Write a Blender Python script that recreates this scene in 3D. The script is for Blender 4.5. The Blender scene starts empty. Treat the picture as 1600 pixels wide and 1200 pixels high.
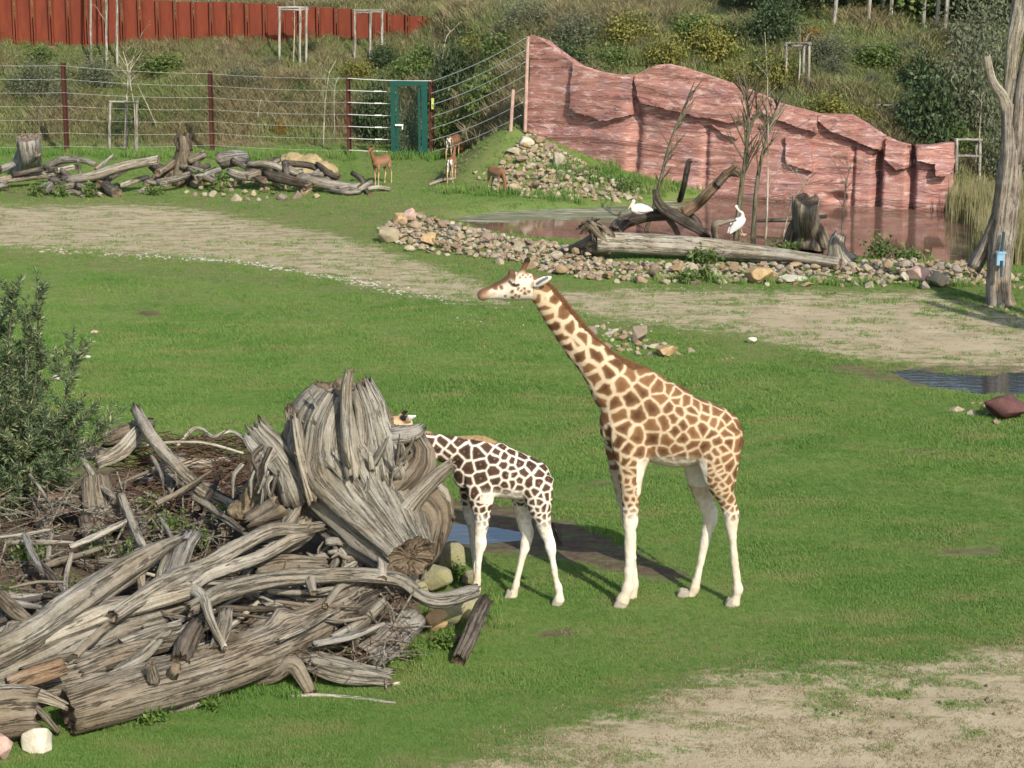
import bpy, math, random
import numpy as np
from mathutils import Vector, Matrix
from mathutils.kdtree import KDTree

S = bpy.context.scene
COL = S.collection
R = math.radians

# ------------------------------------------------------------------ camera
CH, FPX, YH = 8.45, 3400.0, -188.0
PITCH = math.atan((600 - YH) / FPX)
cam_d = bpy.data.cameras.new('camera')
cam = bpy.data.objects.new('camera', cam_d)
COL.objects.link(cam)
cam.location = (0, 0, CH)
cam.rotation_euler = (math.pi / 2 - PITCH, 0, 0)
cam_d.sensor_width = 36
cam_d.lens = FPX / 1600 * 36
cam_d.clip_start, cam_d.clip_end = 0.5, 2000
S.camera = cam

# ------------------------------------------------------------------ light
SUN_EL = 36.0
SHADOW = Vector((-0.43, 0.90, 0)).normalized()
w = bpy.data.worlds.new('World'); S.world = w; w.use_nodes = True
wn = w.node_tree
sky = wn.nodes.new('ShaderNodeTexSky'); sky.sky_type = 'NISHITA'; sky.sun_disc = False
sky.sun_elevation = R(SUN_EL)
sky.sun_rotation = math.atan2(-SHADOW.x, -SHADOW.y)
sky.air_density, sky.dust_density = 1.1, 1.5
wn.links.new(sky.outputs[0], wn.nodes['Background'].inputs[0])
wn.nodes['Background'].inputs[1].default_value = 0.15
sd = bpy.data.lights.new('sun', 'SUN'); sd.energy = 4.3; sd.angle = R(0.6); sd.color = (1.0, 0.94, 0.83)
sun = bpy.data.objects.new('sun', sd); COL.objects.link(sun)
ldir = Vector((SHADOW.x * math.cos(R(SUN_EL)), SHADOW.y * math.cos(R(SUN_EL)), -math.sin(R(SUN_EL))))
sun.rotation_euler = ldir.to_track_quat('-Z', 'Y').to_euler()
sun.location = (10, -20, 30)
S.view_settings.view_transform = 'Standard'
S.view_settings.look = 'None'
S.view_settings.exposure = 0.55
S.view_settings.gamma = 1.0
S.view_settings.use_curve_mapping = False
S.cycles.max_bounces = 6
S.cycles.transparent_max_bounces = 6

# ------------------------------------------------------------------ projection helpers
cp, sp_ = math.cos(PITCH), math.sin(PITCH)
def ray(px, py):
    a, b = (px - 800) / FPX, (600 - py) / FPX
    return Vector((a, cp + b * sp_, -sp_ + b * cp))
def at(px, py, h=0.0):            # point of the level plane z = h seen at a pixel of the photograph
    d = ray(px, py); t = (h - CH) / d.z
    return Vector((d.x * t, d.y * t, h))
def on_y(px, py, Y):              # point of the upright plane y = Y
    d = ray(px, py); t = Y / d.y
    return Vector((d.x * t, Y, CH + d.z * t))
def scale_at(p):                  # pixels per metre there
    return FPX / (p[1] * cp + (CH - p[2]) * sp_)
def proj(P):
    P = np.asarray(P, float)
    x, y, z = P[..., 0], P[..., 1], P[..., 2] - CH
    dep = np.maximum(y * cp - z * sp_, .01)
    return 800 + FPX * x / dep, 600 - FPX * (y * sp_ + z * cp) / dep

# ------------------------------------------------------------------ numpy noise
def _hash(ix, iy, iz, seed):
    n = (ix * 374761393 + iy * 668265263 + iz * 1274126177 + seed * 974711) & 0x7fffffff
    n = ((n ^ (n >> 13)) * 1274126177) & 0x7fffffff
    n = (n ^ (n >> 16)) & 0xffff
    return n / 65535.0
def vnoise(P, scale=1.0, seed=0):
    P = np.asarray(P, float) * scale
    i = np.floor(P).astype(np.int64); f = P - i
    u = f * f * (3 - 2 * f)
    out = 0
    for dx in (0, 1):
        for dy in (0, 1):
            for dz in (0, 1):
                wgt = (u[:, 0] if dx else 1 - u[:, 0]) * (u[:, 1] if dy else 1 - u[:, 1]) * (u[:, 2] if dz else 1 - u[:, 2])
                out = out + wgt * _hash(i[:, 0] + dx, i[:, 1] + dy, i[:, 2] + dz, seed)
    return out
def fbm(P, scale=1.0, octv=4, seed=0):
    s, a, t = 0, 1.0, 0
    for k in range(octv):
        s = s + a * vnoise(P, scale * 2 ** k, seed + k * 17); t += a; a *= .5
    return s / t
def in_poly(x, y, poly):
    x = np.asarray(x); y = np.asarray(y)
    c = np.zeros(x.shape, bool); n = len(poly)
    for i in range(n):
        x1, y1 = poly[i]; x2, y2 = poly[(i + 1) % n]
        if y1 == y2: continue
        m = ((y1 > y) != (y2 > y)) & (x < (x2 - x1) * (y - y1) / (y2 - y1) + x1)
        c ^= m
    return c
def seg_dist(x, y, pts, closed=True):
    d = np.full(np.shape(x), 1e9)
    n = len(pts)
    for i in range(n if closed else n - 1):
        ax, ay = pts[i]; bx, by = pts[(i + 1) % n]
        l2 = (bx - ax) ** 2 + (by - ay) ** 2 + 1e-12
        t = np.clip(((x - ax) * (bx - ax) + (y - ay) * (by - ay)) / l2, 0, 1)
        d = np.minimum(d, np.hypot(x - ax - t * (bx - ax), y - ay - t * (by - ay)))
    return d
def sdf(x, y, poly):              # > 0 inside
    d = seg_dist(x, y, poly)
    return np.where(in_poly(x, y, poly), d, -d)
def smooth(a, b, x):
    t = np.clip((x - a) / (b - a), 0, 1); return t * t * (3 - 2 * t)
def crom(pts, n):
    P = np.asarray(pts, float)
    if len(P) < 2: return P
    Q = np.vstack([2 * P[0] - P[1], P, 2 * P[-1] - P[-2]])
    out = []
    for i in range(1, len(Q) - 2):
        t = np.linspace(0, 1, n, endpoint=False)[:, None]
        p0, p1, p2, p3 = Q[i - 1], Q[i], Q[i + 1], Q[i + 2]
        out.append(.5 * (2 * p1 + (p2 - p0) * t + (2 * p0 - 5 * p1 + 4 * p2 - p3) * t ** 2 + (3 * p1 - p0 - 3 * p2 + p3) * t ** 3))
    out.append(P[-1:])
    return np.vstack(out)

# ------------------------------------------------------------------ object helpers
def tag(o, label=None, cat=None, group=None, kind=None):
    if label: o['label'] = label
    if cat: o['category'] = cat
    if group: o['group'] = group
    if kind: o['kind'] = kind
    return o
def empty(name, loc, label=None, cat=None, group=None, rz=0.0):
    o = bpy.data.objects.new(name, None); COL.objects.link(o)
    o.location = loc; o.rotation_euler = (0, 0, rz); o.empty_display_size = .2
    return tag(o, label, cat, group)
def new_mesh(name, verts, faces, smooth_=False, mat=None, attrs=None):
    me = bpy.data.meshes.new(name)
    V = np.asarray(verts, np.float32).reshape(-1, 3)
    if isinstance(faces, np.ndarray):
        k = faces.shape[1]; nf = len(faces)
        me.vertices.add(len(V)); me.vertices.foreach_set('co', V.ravel())
        me.loops.add(nf * k); me.loops.foreach_set('vertex_index', faces.astype(np.int32).ravel())
        me.polygons.add(nf)
        me.polygons.foreach_set('loop_start', np.arange(0, nf * k, k, dtype=np.int32))
        me.update(calc_edges=True)
    else:
        me.from_pydata(V.tolist(), [], faces)
        me.update()
    if smooth_:
        me.polygons.foreach_set('use_smooth', np.ones(len(me.polygons), bool))
    if mat: me.materials.append(mat)
    for k, a in (attrs or {}).items():
        a = np.asarray(a, np.float32)
        if a.ndim == 1:
            at_ = me.attributes.new(k, 'FLOAT', 'POINT'); at_.data.foreach_set('value', a)
        elif a.shape[1] == 3:
            at_ = me.attributes.new(k, 'FLOAT_VECTOR', 'POINT'); at_.data.foreach_set('vector', a.ravel())
        else:
            at_ = me.attributes.new(k, 'FLOAT_COLOR', 'POINT'); at_.data.foreach_set('color', a.ravel())
    return me
def obj(name, me, parent=None, loc=None):
    o = bpy.data.objects.new(name, me); COL.objects.link(o)
    if parent is not None: o.parent = parent
    if loc is not None: o.location = loc
    return o
def put(name, me, parent):        # mesh given in world coordinates, parented to an Empty standing somewhere
    o = bpy.data.objects.new(name, me); COL.objects.link(o)
    o.parent = parent
    mw = parent.matrix_basis.copy(); p = parent.parent
    while p is not None:
        mw = p.matrix_basis @ mw; p = p.parent
    o.matrix_basis = mw.inverted()
    return o
def copy_tree(o, parent=None):
    c = o.copy(); COL.objects.link(c)
    if parent is not None: c.parent = parent
    for ch in list(o.children): copy_tree(ch, c)
    return c
class MB:
    def __init__(s): s.v, s.f, s.n, s.at = [], [], 0, {}
    def add(s, v, f, **at_):
        v = np.asarray(v, float).reshape(-1, 3)
        s.v.append(v); s.f += [tuple(i + s.n for i in q) for q in f]
        for k, a in at_.items(): s.at.setdefault(k, []).append(np.asarray(a, float))
        s.n += len(v); return s
    def box(s, c, size, rot=None):
        h = np.array(size) / 2
        v = np.array([(x, y, z) for x in (-1, 1) for y in (-1, 1) for z in (-1, 1)], float) * h
        if rot is not None: v = v @ np.array(rot.to_3x3()).T
        return s.add(v + np.array(c), [(0, 1, 3, 2), (4, 6, 7, 5), (0, 4, 5, 1), (2, 3, 7, 6), (0, 2, 6, 4), (1, 5, 7, 3)])
    def tube(s, pts, rad, seg=6, sub=1, cap=True):
        v, f, _ = tube_geo(pts, rad, seg, sub)
        return s.add(v, f)
    def mesh(s, name, mat, smooth_=False):
        return new_mesh(name, np.vstack(s.v), s.f, smooth_, mat, {k: np.concatenate(a) for k, a in s.at.items()})
def frames(P):
    T = np.gradient(P, axis=0); T /= np.linalg.norm(T, axis=1)[:, None] + 1e-9
    a = np.array([0, 0, 1.]) if abs(T[0][2]) < .9 else np.array([1., 0, 0])
    n = np.cross(a, T[0]); n /= np.linalg.norm(n)
    N = [n]
    for i in range(1, len(P)):
        n = N[-1] - T[i] * np.dot(N[-1], T[i]); n /= np.linalg.norm(n) + 1e-9; N.append(n)
    N = np.array(N); B = np.cross(T, N)
    return T, N, B
def tube_geo(pts, rad, seg=6, sub=1):
    pr = np.hstack([np.asarray([tuple(p) for p in pts], float), np.asarray(rad, float).reshape(-1, 1)])
    if sub > 1 and len(pr) > 2: pr = crom(pr, sub)
    P, r = pr[:, :3], np.maximum(pr[:, 3], .001)
    T, N, B = frames(P)
    th = np.linspace(0, 2 * math.pi, seg, endpoint=False)
    V = P[:, None] + r[:, None, None] * (np.cos(th)[None, :, None] * N[:, None] + np.sin(th)[None, :, None] * B[:, None])
    n = len(P); f = []
    for i in range(n - 1):
        for j in range(seg):
            k = (j + 1) % seg
            f.append((i * seg + j, i * seg + k, (i + 1) * seg + k, (i + 1) * seg + j))
    f.append(tuple(range(seg - 1, -1, -1))); f.append(tuple((n - 1) * seg + j for j in range(seg)))
    return V.reshape(-1, 3), f, th

# ------------------------------------------------------------------ node helpers
class NT:
    def __init__(s, name, rough=.9, spec=.15):
        s.m = bpy.data.materials.new(name); s.m.use_nodes = True
        s.t = s.m.node_tree; s.b = s.t.nodes['Principled BSDF']
        s.b.inputs['Roughness'].default_value = rough
        s.b.inputs['Specular IOR Level'].default_value = spec
    def n(s, typ, ins=None, **pr):
        nd = s.t.nodes.new(typ)
        for k, v in pr.items(): setattr(nd, k, v)
        for k, v in (ins or {}).items():
            if isinstance(v, bpy.types.NodeSocket): s.t.links.new(v, nd.inputs[k])
            else: nd.inputs[k].default_value = v
        return nd
    def pos(s): return s.n('ShaderNodeNewGeometry').outputs['Position']
    def objc(s): return s.n('ShaderNodeTexCoord').outputs['Object']
    def attr(s, name, out='Color'): return s.n('ShaderNodeAttribute', attribute_name=name).outputs[out]
    def rnd(s): return s.n('ShaderNodeObjectInfo').outputs['Random']
    def scl(s, vec, sc): return s.n('ShaderNodeVectorMath', {0: vec, 1: sc}, operation='MULTIPLY').outputs[0]
    def noise(s, vec, scale, detail=4, rough=.6, dist=0.0):
        return s.n('ShaderNodeTexNoise', {'Vector': vec, 'Scale': scale, 'Detail': detail, 'Roughness': rough, 'Distortion': dist}).outputs['Fac']
    def math(s, op, a, b=0.0, clamp=False):
        return s.n('ShaderNodeMath', {0: a, 1: b}, operation=op, use_clamp=clamp).outputs[0]
    def mr(s, v, a, b, c=0.0, d=1.0):
        return s.n('ShaderNodeMapRange', {0: v, 1: a, 2: b, 3: c, 4: d}).outputs[0]
    def ramp(s, fac, stops, interp='LINEAR'):
        nd = s.n('ShaderNodeValToRGB', {0: fac}); cr = nd.color_ramp; cr.interpolation = interp
        while len(cr.elements) < len(stops): cr.elements.new(.5)
        for e, (p, c) in zip(cr.elements, stops):
            e.position = p; e.color = (*c, 1) if len(c) == 3 else c
        return nd.outputs[0]
    def mix(s, fac, a, b, mode='MIX'):
        nd = s.n('ShaderNodeMix', data_type='RGBA', blend_type=mode)
        for i, v in ((0, fac), (6, a), (7, b)):
            if isinstance(v, bpy.types.NodeSocket): s.t.links.new(v, nd.inputs[i])
            else: nd.inputs[i].default_value = (*v, 1) if isinstance(v, tuple) and len(v) == 3 else v
        return nd.outputs[2]
    def col(s, c): s.link(c, 'Base Color')
    def link(s, c, name):
        if isinstance(c, bpy.types.NodeSocket): s.t.links.new(c, s.b.inputs[name])
        else: s.b.inputs[name].default_value = (*c, 1) if isinstance(c, tuple) else c
    def bump(s, h, strength=.5, dist=.02):
        nd = s.n('ShaderNodeBump', {'Height': h, 'Strength': strength, 'Distance': dist})
        s.t.links.new(nd.outputs[0], s.b.inputs['Normal'])
# ------------------------------------------------------------------ materials
def mat_simple(name, c, rough=.8, var=.25, scale=6, spec=.2, metal=0):
    k = NT(name, rough, spec)
    f = k.noise(k.objc(), scale, 5)
    k.col(k.ramp(f, [(.25, tuple(x * (1 - var) for x in c)), (.75, tuple(min(1, x * (1 + var)) for x in c))]))
    k.b.inputs['Metallic'].default_value = metal
    k.bump(f, .2 if rough < .94 else 1.0, .01 if rough < .94 else .06)
    return k.m

def mat_ground():
    k = NT('meadow_ground', .95, .05)
    p = k.pos(); a = k.attr('mask')
    sep = k.n('ShaderNodeSeparateColor', {0: a})
    sand, mud, dry = sep.outputs[0], sep.outputs[1], sep.outputs[2]
    fine = k.noise(p, 9, 6, .7); mid = k.noise(p, 1.3, 5, .6); big = k.noise(p, .28, 4, .55)
    xs = k.scl(p, (1.0, 2.4, 1.0)); grain = k.noise(p, 55, 3, .7)
    g1 = k.ramp(fine, [(.3, (.075, .115, .028)), (.55, (.110, .165, .042)), (.75, (.155, .190, .062))])
    g2 = k.mix(k.mr(mid, .35, .7), g1, (.130, .165, .052))
    g3 = k.mix(k.mr(big, .4, .7, 0, .45), g2, (.130, .175, .048))
    dryc = k.ramp(fine, [(.3, (.095, .088, .036)), (.7, (.18, .155, .075))])
    th = k.math('ADD', dry, k.math('MULTIPLY', k.math('SUBTRACT', fine, .5), 1.3))
    g4 = k.mix(k.mr(th, .25, .75, 0, .85), g3, dryc)
    sandc = k.ramp(k.math('ADD', k.math('MULTIPLY', grain, .5), k.math('MULTIPLY', mid, .5)),
                   [(.3, (.235, .185, .112)), (.5, (.335, .275, .178)), (.72, (.42, .355, .245))])
    th = k.math('ADD', sand, k.math('ADD', k.math('MULTIPLY', k.math('SUBTRACT', k.noise(xs, 1.5, 7, .75), .5), 2.3),
                                     k.math('MULTIPLY', k.math('SUBTRACT', fine, .5), .7)))
    g5 = k.mix(k.mr(th, .38, .78), g4, sandc)
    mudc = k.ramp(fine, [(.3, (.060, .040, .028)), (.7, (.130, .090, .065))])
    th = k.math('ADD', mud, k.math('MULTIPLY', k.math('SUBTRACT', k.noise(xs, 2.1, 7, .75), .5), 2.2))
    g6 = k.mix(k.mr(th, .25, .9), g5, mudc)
    k.col(g6)
    k.bump(k.math('ADD', fine, k.math('MULTIPLY', grain, .5)), .5, .05)
    return k.m
def mat_hill():
    k = NT('hillside_soil', .95, .05)
    p = k.pos()
    f = k.noise(p, 3.5, 6, .7); b = k.noise(p, .4, 4)
    c = k.ramp(f, [(.3, (.035, .045, .014)), (.6, (.075, .085, .028)), (.8, (.14, .12, .055))])
    k.col(k.mix(k.mr(b, .4, .65, 0, .6), c, (.10, .085, .045)))
    k.bump(f, .7, .15)
    return k.m
def mat_wood(name, dark, midc, pale, moss=.25):
    k = NT(name, .92, .1)
    g = k.attr('grain', 'Vector'); p = k.pos()
    fib = k.noise(g, 24, 7, .66, .15)
    fib2 = k.noise(g, 90, 4, .7)
    blot = k.noise(p, 3.1, 6, .68)
    pat = k.noise(p, 1.1, 4, .6)
    r = k.math('MULTIPLY', k.math('SUBTRACT', k.rnd(), .5), .12)
    f = k.math('ADD', k.math('ADD', k.math('MULTIPLY', fib, .6), k.math('MULTIPLY', fib2, .4)), r)
    f = k.math('ADD', k.math('MULTIPLY', k.math('SUBTRACT', f, .48), .72), .48)
    f = k.math('ADD', f, k.math('MULTIPLY', k.math('SUBTRACT', blot, .5), .42))
    f = k.math('ADD', f, k.math('MULTIPLY', k.math('SUBTRACT', k.noise(p, 28, 4, .7), .5), .22))
    c = k.ramp(f, [(.30, dark), (.46, midc), (.66, pale)])
    c = k.mix(k.mr(pat, .42, .68, 0, .75), c, k.mix(1, c, (.80, .70, .57), 'MULTIPLY'))
    c = k.mix(k.mr(k.noise(p, 4.1, 6, .7), .55, .72, 0, moss), c, (.085, .095, .030))
    e = k.attr('endcap', 'Fac')
    ec = k.ramp(k.noise(p, 22, 5, .7), [(.3, (.07, .045, .028)), (.7, (.22, .155, .10))])
    c = k.mix(k.math('MULTIPLY', e, .8), c, ec)
    cn = k.noise(g, 11, 5, .68, .25)
    crack = k.math('MULTIPLY', k.mr(cn, .475, .50), k.mr(cn, .50, .525, 1, 0))
    c = k.mix(k.math('MULTIPLY', crack, .55), c, (.03, .024, .017))
    k.col(c)
    k.bump(k.math('SUBTRACT', f, k.math('MULTIPLY', crack, .35)), 1.0, .05)
    return k.m
def mat_stone(name, per_island=False):
    k = NT(name, .9, .15)
    p = k.objc() if not per_island else k.pos()
    r = k.n('ShaderNodeNewGeometry').outputs['Random Per Island'] if per_island else k.rnd()
    base = k.ramp(r, [(0, (.33, .27, .17)), (.14, (.42, .37, .27)), (.28, (.30, .205, .11)), (.42, (.23, .19, .17)), (.52, (.47, .43, .33)),
                      (.64, (.36, .25, .15)), (.76, (.24, .175, .15)), (.88, (.39, .335, .235)), (1, (.28, .17, .095))])
    f = k.noise(k.pos(), 8, 6, .7)
    c = k.mix(k.mr(f, .35, .7, 0, .8), base, k.mix(.6, base, (.10, .075, .05)))
    c = k.mix(1, c, (.86, .86, .84), 'MULTIPLY')
    c = k.mix(k.mr(k.noise(k.pos(), 3, 4), .58, .75, 0, .35), c, (.13, .14, .055))
    k.col(c); k.bump(f, .6, .04)
    return k.m
def mat_stone_c(name, c, moss=0.0):
    k = NT(name, .9, .15)
    f = k.noise(k.objc(), 5, 6, .7)
    cc = k.ramp(f, [(.3, tuple(x * .6 for x in c)), (.55, c), (.75, tuple(min(.8, x * 1.3) for x in c))])
    if moss: cc = k.mix(k.mr(k.noise(k.objc(), 3, 5), .4, .62, 0, moss), cc, (.12, .13, .03))
    k.col(cc); k.bump(f, .6, .04)
    return k.m
def mat_leaf(name, cols, rough=.6, scale=.9, trans=.25, pale=None):
    k = NT(name, rough, .25)
    p = k.pos()
    r = k.n('ShaderNodeNewGeometry').outputs['Random Per Island']
    f = k.math('ADD', k.math('MULTIPLY', k.noise(p, scale, 3), .55), k.math('MULTIPLY', r, .5))
    n = len(cols)
    c = k.ramp(f, [(.22 + .6 * i / max(1, n - 1), cc) for i, cc in enumerate(cols)])
    k.col(c)
    tr = k.n('ShaderNodeBsdfTranslucent', {'Color': c})
    ms = k.n('ShaderNodeMixShader', {0: trans, 1: k.b.outputs[0], 2: tr.outputs[0]})
    k.t.links.new(ms.outputs[0], k.t.nodes['Material Output'].inputs[0])
    return k.m
def mat_grass(name, cols, scale=.5, dry=(.17, .15, .06)):
    k = NT(name, .75, .15)
    p = k.pos()
    xs = k.scl(p, (.6, 1.3, 1))
    r = k.n('ShaderNodeNewGeometry').outputs['Random Per Island']
    ri = k.n('ShaderNodeObjectInfo').outputs['Random']
    f = k.math('ADD', k.math('MULTIPLY', k.noise(xs, scale, 5, .65), .62), k.math('ADD', k.math('MULTIPLY', r, .12), k.math('MULTIPLY', ri, .26)))
    n = len(cols)
    c = k.ramp(f, [(.25 + .5 * i / max(1, n - 1), cc) for i, cc in enumerate(cols)])
    c = k.mix(k.mr(k.noise(xs, scale * 2.4, 6, .7), .50, .72, 0, .8), c, dry)
    k.col(c)
    tr = k.n('ShaderNodeBsdfTranslucent', {'Color': c})
    ms = k.n('ShaderNodeMixShader', {0: .3, 1: k.b.outputs[0], 2: tr.outputs[0]})
    k.t.links.new(ms.outputs[0], k.t.nodes['Material Output'].inputs[0])
    return k.m
def mat_wall():
    k = NT('painted_artificial_rock', .85, .12)
    g = k.attr('uvw', 'Vector')       # metres along the wall, height
    s1 = k.noise(k.scl(g, (.5, 1, 2.6)), 1.5, 7, .72, .7)
    s2 = k.noise(k.scl(g, (1.0, 1, 4.2)), 2.0, 6, .72, .5)
    s3 = k.noise(k.scl(g, (.8, 1, 1.4)), .6, 4, .55)
    s4 = k.noise(k.scl(g, (1.4, 1, 1.8)), 1.1, 5, .6)
    c = k.ramp(s1, [(.36, (.215, .085, .070)), (.48, (.345, .150, .118)), (.60, (.42, .225, .180))])
    c = k.mix(k.mr(s3, .46, .60, 0, .65), c, (.38, .175, .115))
    c = k.mix(k.mr(s4, .50, .64, 0, .7), c, (.285, .175, .185))
    c = k.mix(k.mr(s2, .52, .62, 0, .85), c, (.66, .53, .48))
    c = k.mix(k.mr(k.noise(k.scl(g, (2.2, 1, 3.0)), 2.3, 5, .7), .60, .68, 0, .7), c, (.66, .58, .54))
    cn = k.noise(k.scl(g, (.30, 1, 1.9)), 1.0, 6, .66, 1.0)
    c = k.mix(1, k.mix(.30, c, (.38, .27, .24)), (.85, .77, .75), 'MULTIPLY')
    line = k.math('MULTIPLY', k.mr(cn, .478, .5), k.mr(cn, .5, .522, 1, 0))
    cm = k.noise(k.scl(g, (.40, 1, 2.6)), 1.5, 5, .66, 1.0)
    line2 = k.math('MULTIPLY', k.mr(cm, .485, .5), k.mr(cm, .5, .515, 1, 0))
    ln = k.math('MAXIMUM', line, k.math('MULTIPLY', line2, .45))
    c = k.mix(k.math('MULTIPLY', ln, .75), c, (.10, .042, .040))
    k.col(c)
    k.bump(k.math('SUBTRACT', k.math('ADD', s1, k.math('MULTIPLY', s2, .6)), k.math('MULTIPLY', ln, .6)), .4, .06)
    return k.m
def mat_rust(name, c1, c2):
    k = NT(name, .85, .2)
    p = k.objc()
    f = k.noise(k.scl(p, (1, 1, .25)), 3, 6, .7)
    k.col(k.ramp(f, [(.3, c1), (.7, c2)])); k.bump(f, .15, .01)
    return k.m
def mat_water(name, c, rough=.03, ripple=.02):
    k = NT(name, rough, .5)
    k.b.inputs['IOR'].default_value = 1.33
    p = k.pos()
    a = k.attr('algae', 'Fac')
    n = k.noise(k.scl(p, (.30, 1.1, 1)), 1.3, 7, .75, .8)
    al = k.mr(k.math('ADD', a, k.math('MULTIPLY', k.math('SUBTRACT', n, .5), 2.8)), .45, .6)
    ac = k.ramp(k.noise(k.scl(p, (.35, 1.8, 1)), 2.6, 7, .8, .6), [(.38, (.075, .095, .035)), (.5, (.15, .15, .085)), (.62, (.36, .34, .27))])
    k.col(k.mix(al, c, ac))
    k.link(k.mr(al, 0, 1, rough, .75), 'Roughness')
    k.bump(k.noise(k.scl(p, (1, 2.2, 1)), 3.0, 3), ripple, .05)
    return k.m
M = {}
M['ground'] = mat_ground(); M['hill'] = mat_hill(); M['wall'] = mat_wall()
M['log'] = mat_wood('weathered_log', (.085, .074, .058), (.215, .195, .158), (.36, .335, .285))
M['logbrown'] = mat_wood('brown_log', (.065, .053, .039), (.165, .138, .103), (.275, .24, .188), .25)
M['bleach'] = mat_wood('bleached_wood', (.11, .092, .068), (.285, .255, .20), (.47, .44, .375), .1)
M['grey'] = mat_wood('grey_split_wood', (.085, .077, .065), (.22, .205, .18), (.36, .345, .31), .05)
M['darkwood'] = mat_wood('dark_deadwood', (.025, .021, .018), (.075, .062, .05), (.16, .14, .115), .1)
M['deadtree'] = mat_wood('dead_tree_bark', (.075, .062, .05), (.205, .175, .145), (.42, .375, .31), .05)
M['orangewood'] = mat_wood('torn_orange_wood', (.085, .05, .03), (.20, .135, .085), (.32, .245, .17), .1)
M['stone'] = mat_stone('field_stone'); M['stones'] = mat_stone('field_stone_rubble', True)
M['mossrock'] = mat_stone_c('mossy_rock', (.26, .23, .15), .5)
M['pinkrock'] = mat_stone_c('pinkish_rock', (.40, .27, .22))
M['redrock'] = mat_stone_c('dark_red_rock', (.105, .050, .045))
M['paleblock'] = mat_stone_c('pale_stone', (.47, .43, .33))
M['ochrerock'] = mat_stone_c('ochre_rock', (.36, .25, .13))
M['pebble'] = mat_stone_c('white_pebble', (.36, .335, .27))
M['rust'] = mat_rust('rusty_sheet', (.095, .021, .011), (.165, .038, .018))
M['rustpost'] = mat_rust('rusty_post', (.035, .014, .010), (.080, .028, .018))
M['green'] = mat_simple('green_paint', (.006, .052, .040), .5, .15)
M['wire'] = mat_simple('wire', (.55, .55, .52), .5, .1, spec=.4)
M['stake'] = mat_wood('tree_stake', (.12, .11, .09), (.30, .28, .24), (.45, .43, .38), .2)
M['bark'] = mat_wood('sapling_bark', (.05, .045, .03), (.125, .12, .075), (.22, .21, .15), .4)
M['palebark'] = mat_wood('pale_sapling_bark', (.16, .14, .10), (.36, .33, .25), (.52, .49, .40), .1)
M['twig'] = mat_wood('reddish_twig', (.05, .03, .02), (.14, .085, .06), (.24, .16, .12), .1)
M['soil'] = mat_simple('root_soil', (.155, .118, .075), .95, .6, 14)
M['earth'] = mat_simple('dark_earth', (.075, .055, .036), .95, .5, 4)
M['hay'] = mat_simple('dry_grass_mound', (.26, .20, .105), .95, .35, 5)
# ------------------------------------------------------------------ terrain
POND_PX = [(690, 333), (780, 320), (900, 315), (1010, 309), (1055, 300), (1110, 296), (1200, 300), (1300, 304), (1480, 316), (1620, 326), (1720, 345),
           (1720, 400), (1540, 407), (1350, 398), (1150, 386), (1010, 378), (930, 374), (850, 368), (760, 354)]
POND = [tuple(at(*p))[:2] for p in POND_PX]
PUD = [[tuple(at(*p))[:2] for p in poly] for poly in ([(684, 826), (705, 817), (740, 821), (790, 823), (825, 830), (815, 840), (780, 845), (720, 848), (690, 842)],
       [(1395, 580), (1430, 576), (1480, 582), (1530, 586), (1600, 578), (1680, 590), (1680, 620), (1580, 616), (1520, 612), (1470, 604), (1420, 596)])]
WALLB = [(0.42, 63.6), (2.0, 62.4), (3.7, 61.2), (6.1, 59.9), (8.4, 58.8), (9.8, 58.2), (11.0, 57.7), (11.75, 57.6)]
HB = np.array([(-300, 75), (-40, 71.5), (-3.5, 71.2), (-2.4, 69.8), (-1.0, 66.4), (.3, 63.3), (2.0, 62.9), (3.9, 62.2), (6.3, 62.0), (8.6, 61), (11, 60.4), (14, 60.8), (40, 62), (300, 75)])
def hill_base(x): return np.interp(x, HB[:, 0], HB[:, 1])
def H(x, y):
    x = np.asarray(x, float); y = np.asarray(y, float)
    P = np.stack([x, y, np.zeros_like(x)], -1).reshape(-1, 3)
    n = (fbm(P, .35, 3, 5).reshape(x.shape) - .5)
    z = n * .10
    d = y - hill_base(x)
    hill = np.where(d > 0, np.where(d < 6.5, .52 * d, 3.38 + (1 - np.exp(-(d - 6.5) * .5)) * .9), 0)
    hill = hill + smooth(0, 3, d) * (fbm(P, .22, 3, 9).reshape(x.shape) - .5) * .6
    hill = hill * (1 - .02 * smooth(-1, -5, x))
    pond = smooth(-.5, .9, sdf(x, y, POND))
    ax, ay, bx, by = .3, 63.9, 4.2, 61.4
    t = np.clip(((x - ax) * (bx - ax) + (y - ay) * (by - ay)) / ((bx - ax) ** 2 + (by - ay) ** 2), 0, 1)
    ddx = x - ax - t * (bx - ax)
    pile = smooth(3.3, .1, np.hypot(np.where(ddx < 0, ddx * 1.15, ddx), y - ay - t * (by - ay))) * (1.2 * (1 - t) ** 1.2 + .2)
    pile = pile * smooth(0, 2, y - 59)
    hill = np.maximum(hill - pile, 0)
    for pp in PUD:
        s_ = sdf(x, y, pp); z = z * smooth(.3, 1.6, -s_) - (.05 * smooth(-.25, .3, s_) + (fbm(P, 3.2, 3, 15).reshape(x.shape) - .5) * .055 * smooth(-.8, -.1, s_))
    return z * smooth(15, 22, y) + hill - pond * .4 + pile
def H1(x, y): return float(H(np.array([x]), np.array([y]))[0])
def hit(px, py):                       # terrain point seen at a pixel
    d = np.array(ray(px, py)); t = np.linspace(15, 140, 2600)
    P = d[None] * t[:, None]; P[:, 2] += CH
    below = P[:, 2] < H(P[:, 0], P[:, 1])
    i = int(np.argmax(below)) if below.any() else len(t) - 1
    return Vector(P[i])
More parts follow.
